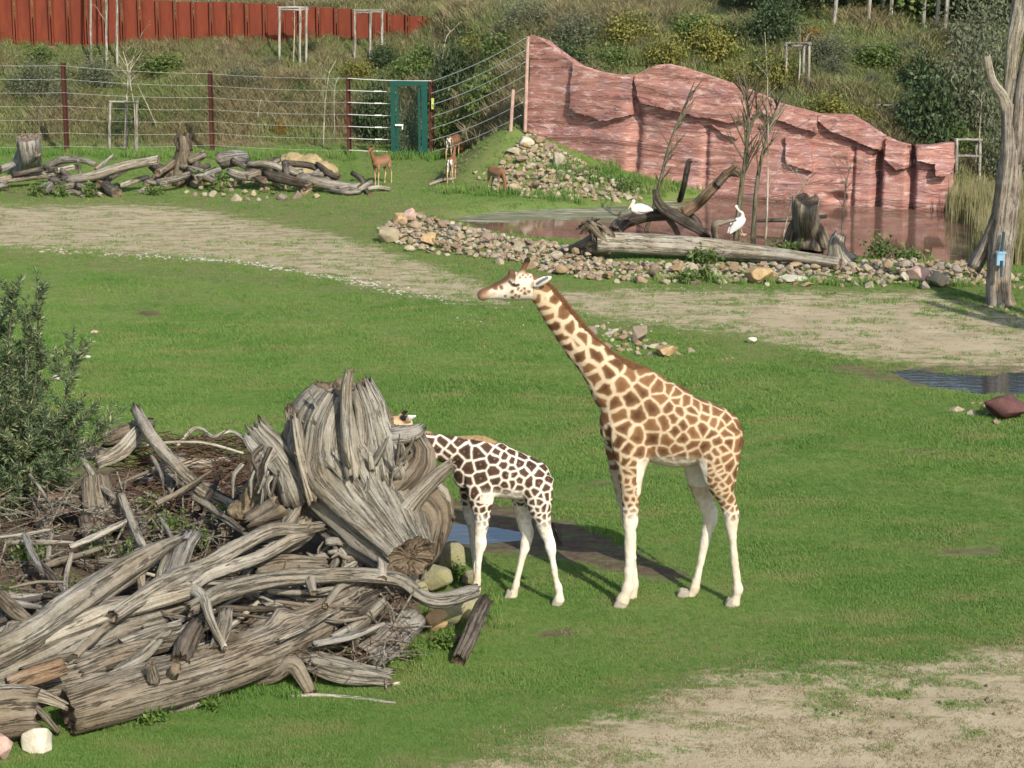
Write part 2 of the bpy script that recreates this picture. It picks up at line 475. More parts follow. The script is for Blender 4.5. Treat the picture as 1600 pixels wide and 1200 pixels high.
SAND = [([(1720, 985), (1560, 1005), (1400, 1030), (1260, 1030), (1120, 1045), (1010, 1085), (960, 1110), (820, 1150), (640, 1215), (500, 1500), (1900, 1500)], .80, 45),
        ([(1720, 1040), (1500, 1090), (1300, 1110), (1100, 1140), (900, 1230), (900, 1500), (1800, 1500)], .95, 60),
        ([(-120, 322), (200, 316), (330, 328), (500, 358), (620, 393), (760, 440), (800, 477), (720, 478), (500, 434), (370, 412), (200, 400), (70, 394), (-120, 385)], .72, 14),
        ([(860, 455), (1000, 449), (1150, 452), (1350, 455), (1440, 452), (1600, 490), (1800, 540), (1700, 600), (1560, 585), (1450, 575), (1300, 560), (1150, 525), (950, 500), (880, 488)], .72, 12),
        ([(1130, 478), (1330, 468), (1520, 505), (1640, 545), (1500, 560), (1330, 545), (1180, 510)], .85, 14)]
DRY = [([(-120, 295), (600, 300), (760, 330), (900, 450), (820, 490), (700, 480), (-120, 400)], .55, 14),
       ([(850, 440), (1600, 440), (1800, 600), (1400, 600), (900, 520)], .55, 16),
       ([(1700, 930), (1300, 1000), (1000, 1040), (700, 1160), (400, 1260), (1000, 1500), (1900, 1500)], .6, 40),
       ([(560, 240), (780, 235), (800, 300), (580, 320)], .42, 12), ([(-120, 395), (300, 420), (700, 490), (900, 560), (500, 520), (-120, 470)], .38, 40), ([(600, 980), (900, 960), (1300, 940), (1700, 880), (1700, 1000), (1000, 1060)], .38, 40)]
MUD = [([(660, 770), (780, 782), (900, 815), (1010, 862), (1090, 905), (1010, 912), (860, 872), (760, 868), (640, 850)], .85, 14),
       ([(1230, 562), (1400, 570), (1560, 566), (1720, 580), (1720, 630), (1500, 616), (1390, 602), (1250, 576)], .58, 8),
       ([(-60, 292), (140, 290), (150, 303), (-60, 306)], .8, 5), ([(640, 292), (760, 240), (790, 262), (700, 292)], .55, 8),
       ([(215, 487), (255, 486), (252, 493), (218, 494)], .95, 3), ([(840, 985), (900, 978), (905, 992), (850, 996)], .8, 6),
       ([(1405, 700), (1470, 700), (1470, 708), (1405, 708)], .7, 4), ([(1450, 855), (1620, 850), (1620, 868), (1480, 872)], .65, 8),
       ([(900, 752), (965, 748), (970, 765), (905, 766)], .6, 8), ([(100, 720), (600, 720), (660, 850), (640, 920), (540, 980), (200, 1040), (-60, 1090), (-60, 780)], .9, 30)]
def masks(x, y):
    z = np.zeros_like(x)
    px, py = proj(np.stack([x, y, z], -1))
    ok = y > 8
    def m(lst):
        o = np.zeros_like(x)
        for poly, a, fe in lst:
            o = np.maximum(o, a * smooth(-fe, fe, sdf(px, py, poly)))
        return np.where(ok, o, 0)
    return m(SAND), m(MUD), m(DRY)
def grid(xs, ys_fn, rows, name, mat, kind='structure'):
    X = []; Y = []
    for r in range(rows):
        X.append(xs); Y.append(ys_fn(xs, r / (rows - 1)))
    X = np.array(X); Y = np.array(Y)
    Z = H(X, Y)
    n, m = X.shape
    idx = np.arange(n * m).reshape(n, m)
    F = np.stack([idx[:-1, :-1], idx[:-1, 1:], idx[1:, 1:], idx[1:, :-1]], -1).reshape(-1, 4)
    V = np.stack([X, Y, Z], -1).reshape(-1, 3)
    a, b, c = masks(X.ravel(), Y.ravel())
    C = np.stack([a, b, c, np.ones_like(a)], -1)
    o = obj(name, new_mesh(name, V, F, True, mat, {'mask': C}))
    tag(o, kind=kind); return o
xs = np.concatenate([np.array([-300, -150, -80, -50, -36, -28]), np.linspace(-22, 22, 300), np.array([28, 36, 50, 80, 150, 300])])
def near_rows(x, t):
    a = 1 / 19.5; yb = hill_base(x)
    if t < .02: return np.full_like(x, -60.0 + t / .02 * 60)
    s = (t - .02) / .98
    return 1 / (a + (1 / yb - a) * s)
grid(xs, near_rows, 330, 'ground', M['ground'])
xs2 = np.concatenate([np.array([-300, -150, -80, -50]), np.linspace(-40, 40, 180), np.array([50, 80, 150, 300])])
grid(xs2, lambda x, t: hill_base(x) - .02 + (t ** 2.2) * 220, 90, 'hillside', M['hill'])

# ------------------------------------------------------------------ water
def water(name, poly, z, mat, n=60, algae=None, kind='structure'):
    P = crom(np.array(poly + [poly[0]]), 6)[:-1]
    c = P.mean(0)
    rings = []
    for k in np.linspace(1, .02, 14): rings.append(c + (P - c) * k)
    V = np.vstack(rings); m = len(P)
    if name == 'puddle':
        pass
    V3 = np.column_stack([V, np.full(len(V), z)])
    f = []
    for i in range(13):
        for j in range(m):
            k = (j + 1) % m
            f.append((i * m + j, i * m + k, (i + 1) * m + k, (i + 1) * m + j))
    f.append(tuple(13 * m + j for j in range(m)))
    px, py = proj(V3)
    al = algae(px, py) if algae else np.zeros(len(V))
    o = obj(name, new_mesh(name, V3, f, True, mat, {'algae': al}))
    return tag(o, kind=kind)
M['pond'] = mat_water('pond_water', (.115, .070, .048))
M['puddle'] = mat_water('puddle_water', (.035, .035, .035), .02, .09)
def pond_algae(px, py):
    return np.clip(smooth(1130, 1000, px) * smooth(352, 338, py) * .85 + .12, 0, 1)
# the pond is one level sheet a hand below the meadow
gx, gy = np.meshgrid(np.linspace(-5, 17, 110), np.linspace(46, 66, 100))
V3 = np.stack([gx, gy, np.full_like(gx, -.16)], -1).reshape(-1, 3)
idx = np.arange(gx.size).reshape(gx.shape)
F = np.stack([idx[:-1, :-1], idx[:-1, 1:], idx[1:, 1:], idx[1:, :-1]], -1).reshape(-1, 4)
keep = sdf(V3[F[:, 0], 0], V3[F[:, 0], 1], POND) > -.8
px, py = proj(V3)
o = obj('pond_water', new_mesh('pond_water', V3, F[keep], True, M['pond'], {'algae': pond_algae(px, py)})); tag(o, kind='structure')
def wob(poly, amp, seed):
    P = crom(np.array([tuple(at(*p))[:2] for p in poly] + [tuple(at(*poly[0]))[:2]]), 8)[:-1]
    rn = np.random.RandomState(seed)
    return [tuple(p) for p in P + rn.normal(0, amp, P.shape)]
pz = max(H(np.array([at(740, 830).x]), np.array([at(740, 830).y]))[0], 0)
def puddle_z(px, py):
    q = at(px, py); return H1(q.x, q.y)
for poly, zc in (([(684, 826), (705, 817), (740, 821), (790, 823), (825, 830), (815, 840), (780, 845), (720, 848), (690, 842)], (750, 833)),
                 ([(1395, 580), (1430, 576), (1480, 582), (1530, 586), (1600, 578), (1680, 590), (1680, 620), (1580, 616), (1520, 612), (1470, 604), (1420, 596)], (1520, 598))):
    pts = [at(*p) for p in poly]
    cx, cy = sum(a for a, b in poly) / len(poly), sum(b for a, b in poly) / len(poly)
    big = [(cx + (a - cx) * 1.12, cy + (b - cy) * 1.35) for a, b in poly]
    water('puddle', wob(big, .0, 3), -.018, M['puddle'])
# ------------------------------------------------------------------ artificial rock wall
def build_rock_wall():
    base = crom([(x, y, 0) for x, y in WALLB], 12)[:, :2]
    seg = np.r_[0, np.cumsum(np.hypot(*np.diff(base, axis=0).T))]
    L = seg[-1]; nu, nv = 600, 130
    s = np.linspace(0, L, nu)
    B = np.stack([np.interp(s, seg, base[:, 0]), np.interp(s, seg, base[:, 1])], -1)
    T = np.gradient(B, axis=0); T /= np.linalg.norm(T, axis=1)[:, None]
    k = np.ones(31) / 31
    T = np.stack([np.convolve(np.pad(T[:, i], 15, 'edge'), k, 'valid') for i in (0, 1)], -1); T /= np.linalg.norm(T, axis=1)[:, None]
    Nn = np.stack([T[:, 1], -T[:, 0]], -1)             # towards the camera
    TOP = np.array([(810, 53), (826, 55), (838, 60), (850, 70), (870, 85), (893, 100), (930, 112), (960, 118), (985, 117), (995, 114), (1010, 106), (1022, 102), (1035, 101), (1060, 106), (1100, 119), (1150, 136),
                    (1180, 148), (1215, 163), (1275, 179), (1325, 180), (1345, 191), (1375, 212), (1395, 222), (1420, 228), (1452, 228), (1482, 224), (1500, 224)], float)
    # px of a column of the wall ~ px at its base
    px0, _ = proj(np.column_stack([B, np.full(nu, 1.5)]))
    topz = np.array([on_y(p, np.interp(p, TOP[:, 0], TOP[:, 1]), y).z for p, y in zip(px0, B[:, 1])])
    v = np.linspace(0, 1, nv)
    SS, VV = np.meshgrid(s, v, indexing='ij')
    Z = -.6 + (topz[:, None] + .6) * VV
    uvw = np.stack([SS, np.zeros_like(SS), Z], -1).reshape(-1, 3)
    # layered, faulted relief
    bend = (fbm(uvw * [1, 1, 0], .35, 3, 3).reshape(nu, nv) - .5) * 1.2
    lay = vnoise(np.stack([SS * .22, np.zeros_like(SS), (Z + bend * .4) * 4.2], -1).reshape(-1, 3), 1, 31).reshape(nu, nv)
    lay2 = vnoise(np.stack([SS * .5, np.zeros_like(SS), (Z + bend * .3) * 9], -1).reshape(-1, 3), 1, 37).reshape(nu, nv)
    big = fbm(np.stack([SS * .5, np.zeros_like(SS), Z * .35], -1).reshape(-1, 3), 1, 3, 41).reshape(nu, nv)
    off = (np.round(lay * 5) / 5 - .5) * .05 + (lay - .5) * .03 + (lay2 - .5) * .03 + (big - .5) * .42 - (VV ** 1.5) * .25
    P0 = np.stack([B[:, 0][:, None] + 0 * VV, B[:, 1][:, None] + 0 * VV, Z], -1)
    px, py = proj(P0)
    for gx0, wdt, dep, y0 in ((1369, 6, .45, 232), (1423, 6, .35, 226), (985, 8, .18, 150), (1330, 4, .12, 220), (1098, 5, .10, 190)):
        off -= dep * np.exp(-((px - gx0 + (py - 260) * .03) / wdt) ** 2) * smooth(y0, y0 + 10, py)
    off -= .35 * np.exp(-((px - 1308) / 16) ** 2 - ((py - 311) / 9) ** 2)         # dark hollow at the waterline
    P = P0.copy(); P[..., 0] += Nn[:, 0][:, None] * off; P[..., 1] += Nn[:, 1][:, None] * off
    root = empty('rock_wall', (6.1, 60, 0), 'long pink artificial rock wall with jutting slabs, sloping down to the pond', 'rock wall')
    idx = np.arange(nu * nv).reshape(nu, nv)
    F = np.stack([idx[:-1, :-1], idx[1:, :-1], idx[1:, 1:], idx[:-1, 1:]], -1)
    # back skin and cap
    Bk = P0.copy(); th = .7
    Bk[..., 0] -= Nn[:, 0][:, None] * th; Bk[..., 1] -= Nn[:, 1][:, None] * th; Bk[..., 2] -= .12 * VV
    sub = Bk[:, ::12]
    V = np.vstack([P.reshape(-1, 3), Bk[:, [0, -1]].reshape(-1, 3)])
    U = np.vstack([uvw, np.stack([s.repeat(2), np.full(nu * 2, .7), Bk[:, [0, -1], 2].ravel()], -1)])
    o2 = nu * nv; f2 = []
    for i in range(nu - 1):
        a, b = o2 + i * 2, o2 + i * 2 + 2
        f2.append((a, a + 1, b + 1, b))
        f2.append((idx[i, -1], idx[i + 1, -1], b + 1, a + 1))
    for j in range(nv - 1):
        pass
    f2.append(tuple([o2, o2 + 1] + [int(q) for q in idx[0, ::-1]]))
    f2.append(tuple([int(q) for q in idx[-1]] + [o2 + 2 * nu - 1, o2 + 2 * nu - 2]))
    faces = F.reshape(-1, 4).tolist() + f2
    me = new_mesh('wall_face', V, faces, False, M['wall'], {'uvw': U})
    put('wall_face', me, root)
    slabs = [[(893, 100), (930, 108), (992, 110), (984, 150), (986, 183), (940, 188), (905, 178), (891, 169)],
             [(989, 112), (1010, 95), (1031, 92), (1087, 112), (1160, 133), (1177, 140), (1176, 180), (1137, 191), (1069, 179), (1000, 163), (995, 150)],
             [(1180, 140), (1276, 170), (1274, 208), (1219, 189), (1179, 172)],
             [(1277, 170), (1327, 172), (1352, 190), (1379, 208), (1372, 237), (1330, 218), (1295, 205), (1277, 190)],
             [(1226, 214), (1245, 209), (1268, 232), (1272, 269), (1229, 255)],
             [(1427, 222), (1456, 216), (1492, 216), (1490, 250), (1478, 273), (1459, 271), (1459, 254), (1435, 252)],
             [(1382, 216), (1420, 224), (1420, 262), (1400, 266), (1382, 250)],
             [(1110, 196), (1150, 206), (1150, 216), (1128, 210)]]
    thick = [.13, .15, .13, .16, .14, .30, .12, .10]
    for poly, tk in zip(slabs, thick):
        wobx = (fbm(uvw, 2.2, 4, 77).reshape(nu, nv) - .5) * 9
        inside = in_poly(px[:-1, :-1] + wobx[:-1, :-1], py[:-1, :-1] + wobx[1:, 1:], poly)
        if not inside.any(): continue
        sel = F[inside]                                   # k,4
        used = np.unique(sel); mp = -np.ones(nu * nv, int); mp[used] = np.arange(len(used))
        Pf = P.reshape(-1, 3); nn = np.repeat(Nn, nv, axis=0)
        low = P0.reshape(-1, 3)[used].copy(); o_ = off.ravel()[used] * .8
        hi = low.copy()
        lipz = smooth(0, 1, (low[:, 2] - low[:, 2].min()) / (np.ptp(low[:, 2]) + 1e-6))
        hi[:, :2] += nn[used] * (o_ + tk * (1.0 - .45 * lipz) + .02)[:, None]
        low[:, :2] += nn[used] * (off.ravel()[used] - .1)[:, None]
        n = len(used)
        # boundary edges
        E = {}
        for q in sel:
            for a, b in zip(q, np.roll(q, -1)):
                if (b, a) in E: del E[(b, a)]
                else: E[(a, b)] = 1
        fs = [tuple(mp[q]) for q in sel.tolist()]
        for a, b in E: fs.append((mp[b], mp[a], mp[a] + n, mp[b] + n))
        put('rock_slab', new_mesh('rock_slab', np.vstack([hi, low]), fs, False, M['wall'], {'uvw': np.vstack([uvw[used], uvw[used] + [0, .3, 0]])}), root)
    return root
build_rock_wall()

# ------------------------------------------------------------------ rust-red sheet wall on the bank
def build_rust_wall():
    Y = 76.5
    root = empty('rusty_sheet_wall', (-9, Y, 2.5), 'rust red ribbed steel sheet wall along the top of the bank', 'steel wall')
    TL = np.array([(-160, -26), (0, -14), (210, -1), (431, 7), (551, 15), (706, 31), (760, 38)], float)
    x0, x1 = on_y(-90, 0, Y).x, on_y(725, 0, Y).x
    pw = .62; n = int((x1 - x0) / pw)
    rn = random.Random(4)
    for i in range(n):
        x = x0 + i * pw
        yy = Y + i * .012
        px, _ = proj(np.array([[x + pw / 2, yy, 3.5]]))
        zt = on_y(float(px[0]), float(np.interp(px[0], TL[:, 0], TL[:, 1])), yy).z
        zb = H1(x, yy) - .5
        prof = [(0, 0), (.04, 0), (.075, .13), (pw - .125, .13), (pw - .09, 0), (pw - .035, 0)]
        v, f = [], []
        jz = rn.uniform(-.02, .02)
        for (a, b) in prof:
            for z in (zb, zt + jz):
                v.append((x + a, yy + b, z))
        for (a, b) in prof:
            for z in (zb, zt + jz):
                v.append((x + a, yy + b + .012, z))
        m = len(prof)
        for q in range(m - 1):
            a = q * 2
            f.append((a, a + 2, a + 3, a + 1)); b = a + 2 * m
            f.append((b, b + 1, b + 3, b + 2)); f.append((a + 1, a + 3, b + 3, b + 1))
        f.append((0, 1, 2 * m + 1, 2 * m)); e = 2 * m - 2
        f.append((e, 4 * m - 2, 4 * m - 1, e + 1))
        put('sheet_panel', new_mesh('sheet_panel', v, f, False, M['rust']), root)
build_rust_wall()

# ------------------------------------------------------------------ wire fence with rusty posts, and the green gate in it
def build_fence():
    posts = [(-118, 239, 92), (105, 239, 98), (332, 236, 111), (546, 244, 118), (675, 247, 123)]
    root = empty('wire_fence', (-5, 69.5, 0), 'wire strand fence on rust brown posts running below the bank to the rock wall', 'fence')
    foot = [at(a, b) for a, b, _ in posts]; top = [on_y(a + 2, t, f.y) for (a, b, t), f in zip(posts, foot)]
    for f, t in zip(foot, top):
        mb = MB(); ang = .3
        h = t.z + .25
        mb.box((f.x, f.y, h / 2 - .25), (.12, .012, h)); mb.box((f.x - .065, f.y, h / 2 - .25), (.012, .15, h)); mb.box((f.x + .065, f.y, h / 2 - .25), (.012, .15, h))
        put('post', mb.mesh('post', M['rustpost']), root)
    hs = np.linspace(.08, .97, 7)
    def wire(p, q, sag=.03, r=.011):
        p, q = Vector(p), Vector(q)
        pts = [p.lerp(q, t) + Vector((0, 0, -4 * sag * t * (1 - t))) for t in np.linspace(0, 1, 7)]
        mb = MB(); mb.tube(pts, [r] * 7, 5)
        return put('wire', mb.mesh('wire', M['wire']), root)
    gate_l = at(613, 247)
    for i in range(3):
        for h in hs:
            wire((foot[i].x, foot[i].y - .09, top[i].z * h), (foot[i + 1].x, foot[i + 1].y - .09, top[i + 1].z * h), .05, .0028)
    for k, h in enumerate(hs):
        if k < 6:
            w_ = wire((foot[3].x, foot[3].y - .09, top[3].z * h), (gate_l.x - .02, foot[3].y - .3, top[3].z * h - .02), .01, .011)
            mb = MB(); q = Vector((foot[3].x, foot[3].y - .09, top[3].z * h)).lerp(Vector((gate_l.x, foot[3].y - .3, top[3].z * h - .02)), .68)
            mb.box(q, (.22, .03, .035)); put('wire_tensioner', mb.mesh('wire_tensioner', M['wire']), w_)
        else:
            wire((foot[3].x, foot[3].y - .09, top[3].z * h), (foot[4].x, foot[4].y - .09, top[4].z * h + .02), .03, .011)
    # slope section up to the rock wall
    WY = 63.5
    ends = [(820, 60), (820, 79), (820, 97), (820, 118), (818, 138), (816, 160), (814, 180)]
    for h, (ex, ey) in zip(hs[::-1], ends):
        wire((foot[4].x, foot[4].y - .09, top[4].z * h), on_y(ex, ey, WY), .10, .013)
    for dx in (-.02, -.45):
        mb = MB(); a = on_y(821, 200, WY); t = on_y(826, 57 if dx > -.1 else 140, WY)
        mb.tube([(a.x + dx, WY, a.z - .4), (t.x + dx, WY, t.z)], [.055, .05], 8)
        put('end_post', mb.mesh('end_post', M['pinkrock']), root)
    # yellow tag on the post
    q = on_y(676, 162, foot[4].y - .12)
    mb = MB(); mb.box(q, (.08, .015, .34)); put('tag_plate', mb.mesh('tag_plate', mat_simple('yellow_green_plastic', (.34, .40, .09), .5, .1)), root)
    # gate
    g = empty('metal_gate', at(640, 247), 'green steel frame gate with wire mesh between the rusty posts', 'gate')
    Yg = at(640, 247).y
    def X(px): return on_y(px, 247, Yg).x
    zt = on_y(640, 133, Yg).z
    for a, b in ((611, 619), (659, 669)):
        mb = MB(); xa, xb = X(a), X(b); mb.box(((xa + xb) / 2, Yg, zt / 2 - .1), (xb - xa - .02, .12, zt + .2)); put('gate_post', mb.mesh('gate_post', M['green']), g)
    leaf = MB(); xa, xb = X(619.6), X(658.4)
    for x in (xa + .05, xb - .05): leaf.box((x, Yg - .03, zt / 2 + .02), (.075, .06, zt - .22))
    leaf.box(((xa + xb) / 2, Yg - .03, .16), (xb - xa - .18, .06, .07))
    lf = put('gate_leaf', leaf.mesh('gate_leaf', M['green']), g)
    mb = MB(); mb.box(((X(611) + X(669)) / 2, Yg, zt + .06), (X(669) - X(611), .13, .14)); put('lintel', mb.mesh('lintel', M['green']), g)
    mb = MB()
    for t in np.linspace(.05, .95, 15): mb.tube([(xa + (xb - xa) * t, Yg - .03, .2), (xa + (xb - xa) * t, Yg - .03, zt - .1)], [.0022] * 2, 4)
    for z in np.arange(.2, zt - .1, .14): mb.tube([(xa + .08, Yg - .034, z), (xb - .08, Yg - .034, z)], [.0022] * 2, 4)
    put('mesh_infill', mb.mesh('mesh_infill', M['green']), lf)
    mb = MB(); mb.box((xa + .1, Yg - .10, zt * .46), (.26, .05, .05)); mb.box((xa + .2, Yg - .12, zt * .46 - .06), (.03, .03, .16)); put('latch', mb.mesh('latch', M['wire']), lf)
build_fence()
# ------------------------------------------------------------------ logs, branches, stumps
def log_geo(pts, rad, seed=0, seg=20, rough=.15, step=None, jag=.5, knots=0, twist=.7, flat=1.0, wand=.55):
    """pts world points, rad metres: an uneven, fluted limb with broken ends"""
    rn = np.random.RandomState(seed)
    pr = np.hstack([np.asarray([tuple(p) for p in pts], float), np.asarray(rad, float).reshape(-1, 1)])
    L = np.sum(np.linalg.norm(np.diff(pr[:, :3], axis=0), axis=1)); rm = pr[:, 3].mean()
    step = step or max(rm * .45, L / 90)
    n = max(8, int(L / step))
    if len(pr) > 2:
        pr = crom(pr, 12)
    s = np.r_[0, np.cumsum(np.linalg.norm(np.diff(pr[:, :3], axis=0), axis=1))]
    u = np.linspace(0, s[-1], n)
    P = np.stack([np.interp(u, s, pr[:, i]) for i in range(3)], -1); r = np.interp(u, s, pr[:, 3])
    wander = (np.stack([vnoise(np.column_stack([u / (rm * 7 + .05), np.full(n, k * 9.1), np.full(n, seed * 1.7)]), 1, 11) for k in range(3)], -1) - .5) * rm * wand
    P = P + wander * smooth(0, .25, u / s[-1])[:, None] * smooth(1, .75, u / s[-1])[:, None]
    T, N, B = frames(P)
    th = np.linspace(0, 2 * math.pi, seg, endpoint=False)
    TH, UU = np.meshgrid(th, u)
    rr = np.ones_like(TH)
    for k in (2, 3, 4, 5, 7):
        rr += rough * .55 / math.sqrt(k) * np.sin(k * TH + rn.uniform(0, 6.28) + twist * UU / (rm * 9 + .05) * rn.uniform(-1, 1))
    g = np.stack([np.cos(TH) * 1.3, np.sin(TH) * 1.3, UU / (rm * 5 + .02)], -1).reshape(-1, 3) + seed * 3.3
    rr += rough * 2.0 * (fbm(g, 1.3, 3, seed).reshape(TH.shape) - .5)
    if seg >= 14: rr += rough * 1.2 * (vnoise(np.stack([np.cos(TH) * 4.5, np.sin(TH) * 4.5, UU / (rm * 9 + .02)], -1).reshape(-1, 3) + seed, 1, seed + 5).reshape(TH.shape) - .5)
    if seg >= 30:
        for _ in range(rn.randint(7, 12)):
            t0, w0, dp = rn.uniform(0, 6.28), rn.uniform(.07, .13), rn.uniform(.08, .26)
            a0 = rn.uniform(-.2, .6); b0_ = a0 + rn.uniform(.35, .9)
            path = t0 + .35 * np.sin(UU / (rm * rn.uniform(5, 11)) + rn.uniform(0, 6.28)) * rn.uniform(.2, 1)
            dth = np.angle(np.exp(1j * (TH - path))); un = UU / s[-1]
            rr -= dp * np.exp(-(dth / w0) ** 2) * smooth(a0, a0 + .12, un) * smooth(b0_, b0_ - .12, un)
        rr += rough * .9 * (np.abs(vnoise(np.stack([np.cos(TH) * 7, np.sin(TH) * 7, UU / (rm * 5)], -1).reshape(-1, 3) + seed * 2.1, 1, seed + 9).reshape(TH.shape) - .5) * -2 + .5)
    for _ in range(knots):
        kt, ku = rn.uniform(0, 6.28), rn.uniform(.15, .85) * s[-1]
        dth = np.angle(np.exp(1j * (TH - kt)))
        rr += .55 * np.exp(-(dth / .38) ** 2 - ((UU - ku) / (rm * .55)) ** 2)
    rr = rr * r[:, None]
    V = P[:, None] + rr[..., None] * (np.cos(TH)[..., None] * N[:, None] + flat * np.sin(TH)[..., None] * B[:, None])
    jg = rm * jag
    V[0] -= T[0] * (rn.rand(seg) * jg)[:, None]; V[-1] += T[-1] * (rn.rand(seg) * jg)[:, None]
    V = V.reshape(-1, 3)
    G = np.stack([np.cos(TH) * rm, np.sin(TH) * rm, UU * .05], -1).reshape(-1, 3) + seed * .73
    f = []
    for i in range(n - 1):
        for j in range(seg):
            k = (j + 1) % seg
            f.append((i * seg + j, i * seg + k, (i + 1) * seg + k, (i + 1) * seg + j))
    nv = len(V); ec = np.zeros(nv)
    extra, eg = [], []
    for end, (Pc, Tc, base) in enumerate(((P[0], -T[0], 0), (P[-1], T[-1], (n - 1) * seg))):
        b0 = nv + len(extra)
        for q, dep in ((.97, .0), (.55, -.10), (0.0, -.02)):
            if q:
                ring = Pc + (V[base:base + seg] - Pc) * q + Tc * (dep * rm + rn.uniform(-.06, .06, seg)[:, None] * rm)
            else:
                ring = (Pc + Tc * dep * rm)[None]
            for w_ in ring: extra.append(w_); eg.append(w_ * .3)
        for j in range(seg):
            k = (j + 1) % seg
            q1 = (base + j, base + k, b0 + k, b0 + j); q2 = (b0 + j, b0 + k, b0 + seg + k, b0 + seg + j); q3 = (b0 + seg + j, b0 + seg + k, b0 + 2 * seg)
            for q in (q1, q2, q3): f.append(q if end else q[::-1])
    V = np.vstack([V, np.array(extra)]); G = np.vstack([G, np.array(eg)]); ec = np.r_[ec, np.ones(len(extra))]
    return V, f, G, ec
def log_mesh(name, pts, rad, mat, seed=0, **kw):
    V, f, G, ec = log_geo(pts, rad, seed, **kw)
    me = new_mesh(name, V, f, True, mat, {'grain': G, 'endcap': ec})
    return me
def limb_pts(spec):                  # (px, py, height above level ground) -> world
    return [at(a, b, h) for a, b, h in spec]
def px2m(p, r): return r / scale_at(p)
def wood(name, spec, rpx, mat, label, cat, seed, group=None, stubs=(), **kw):
    """a loose piece of wood lying where the photograph shows it; stubs are broken side branches (children)"""
    P = limb_pts(spec); rr = [px2m(p, r) for p, r in zip(P, rpx)] if hasattr(rpx, '__len__') else [px2m(p, rpx) for p in P]
    base = min(P, key=lambda q: q.z)
    if base.y < 30 and max(px2m(p, 1) * 0 + r for p, r in zip(P, rpx if hasattr(rpx, '__len__') else [rpx] * len(P))) >= 10: kw['seg'] = 40; kw.setdefault('jag', .9)
    me = log_mesh(name, [p - base for p in P], rr, M[mat], seed, **kw)
    o = obj(name, me, None, base)
    tag(o, label, cat, group)
    for st, sr, ss in stubs:
        Q = limb_pts(st); r2 = [px2m(p, r) for p, r in zip(Q, sr)]
        c = obj('branch_stub', log_mesh('branch_stub', [q - base for q in Q], r2, M[mat], ss, rough=.12, seg=10), o)
    return o
# ------------------------------------------------------------------ animals: lofted, fused into one skin
def loft(secs, L=(0, 1, 0), seg=18, sub=6, cap=.6):
    A = np.array([list(c) + [a, b] for c, a, b in secs], float)
    A = crom(A, sub)
    P, a, b = A[:, :3], np.maximum(A[:, 3], .004), np.maximum(A[:, 4], .004)
    T = np.gradient(P, axis=0); T /= np.linalg.norm(T, axis=1)[:, None] + 1e-9
    L = np.asarray(L, float); L /= np.linalg.norm(L)
    N = np.cross(L, T); N /= np.linalg.norm(N, axis=1)[:, None] + 1e-9
    Bv = np.cross(T, N)
    th = np.linspace(0, 2 * math.pi, seg, endpoint=False)
    rings = []
    def ring(i, k=1.0, push=0.0):
        return P[i] + T[i] * push + k * (a[i] * np.cos(th)[:, None] * N[i] + b[i] * np.sin(th)[:, None] * Bv[i])
    m0 = min(a[0], b[0]) * cap; m1 = min(a[-1], b[-1]) * cap
    for k, q in ((.35, -1.0), (.75, -.7)): rings.append(ring(0, k, q * m0))
    for i in range(len(P)): rings.append(ring(i))
    for k, q in ((.75, .7), (.35, 1.0)): rings.append(ring(-1, k, q * m1))
    V = np.vstack(rings); n = len(rings); f = []
    for i in range(n - 1):
        for j in range(seg):
            k = (j + 1) % seg
            f.append((i * seg + j, i * seg + k, (i + 1) * seg + k, (i + 1) * seg + j))
    f.append(tuple(range(seg - 1, -1, -1))); f.append(tuple((n - 1) * seg + j for j in range(seg)))
    return V, f
def ball(c, r, n=12):
    c = np.array(c, float); r = np.array(r, float) * np.ones(3)
    V, f = [], []
    for i in range(n + 1):
        p = math.pi * i / n
        for j in range(2 * n):
            t = math.pi * j / n
            V.append(c + r * np.array([math.sin(p) * math.cos(t), math.sin(p) * math.sin(t), math.cos(p)]))
    m = 2 * n
    for i in range(n):
        for j in range(m):
            k = (j + 1) % m
            f.append((i * m + j, (i + 1) * m + j, (i + 1) * m + k, i * m + k))
    return np.array(V), f
def fuse(parts, voxel, smooth_it=4):
    mb = MB()
    for v, f in parts: mb.add(v, f)
    me = mb.mesh('tmp', None); o = obj('tmp', me)
    r = o.modifiers.new('r', 'REMESH'); r.mode = 'VOXEL'; r.voxel_size = voxel
    s = o.modifiers.new('s', 'SMOOTH'); s.iterations = smooth_it; s.factor = .5
    dg = bpy.context.evaluated_depsgraph_get()
    ev = o.evaluated_get(dg); m2 = ev.to_mesh()
    n = len(m2.vertices); V = np.empty(n * 3, np.float32); m2.vertices.foreach_get('co', V)
    No = np.empty(n * 3, np.float32); m2.vertices.foreach_get('normal', No)
    F = np.empty(len(m2.polygons) * 4, np.int32)
    try: m2.polygons.foreach_get('vertices', F); faces = F.reshape(-1, 4)
    except Exception: faces = [tuple(p.vertices) for p in m2.polygons]
    ev.to_mesh_clear(); bpy.data.objects.remove(o); bpy.data.meshes.remove(me)
    return V.reshape(-1, 3).astype(float), faces, No.reshape(-1, 3).astype(float)
def mat_coat():
    k = NT('animal_coat', .75, .15)
    c = k.attr('coat'); p = k.objc()
    f = k.noise(p, 60, 4, .7)
    c2 = k.mix(k.mr(f, .35, .7, 0, .22), c, k.mix(1, c, (.55, .50, .42), 'MULTIPLY'))
    c2 = k.mix(k.mr(k.noise(p, 6, 6, .7), .42, .75, 0, .4), c2, k.mix(1, c2, (.7, .62, .5), 'MULTIPLY'))
    k.col(c2); k.bump(f, .25, .008)
    return k.m
M['coat'] = mat_coat()
M['eye'] = mat_simple('dark_eye', (.012, .008, .006), .12, .1, spec=.6)
M['hoof'] = mat_simple('hoof', (.27, .235, .185), .7, .25)
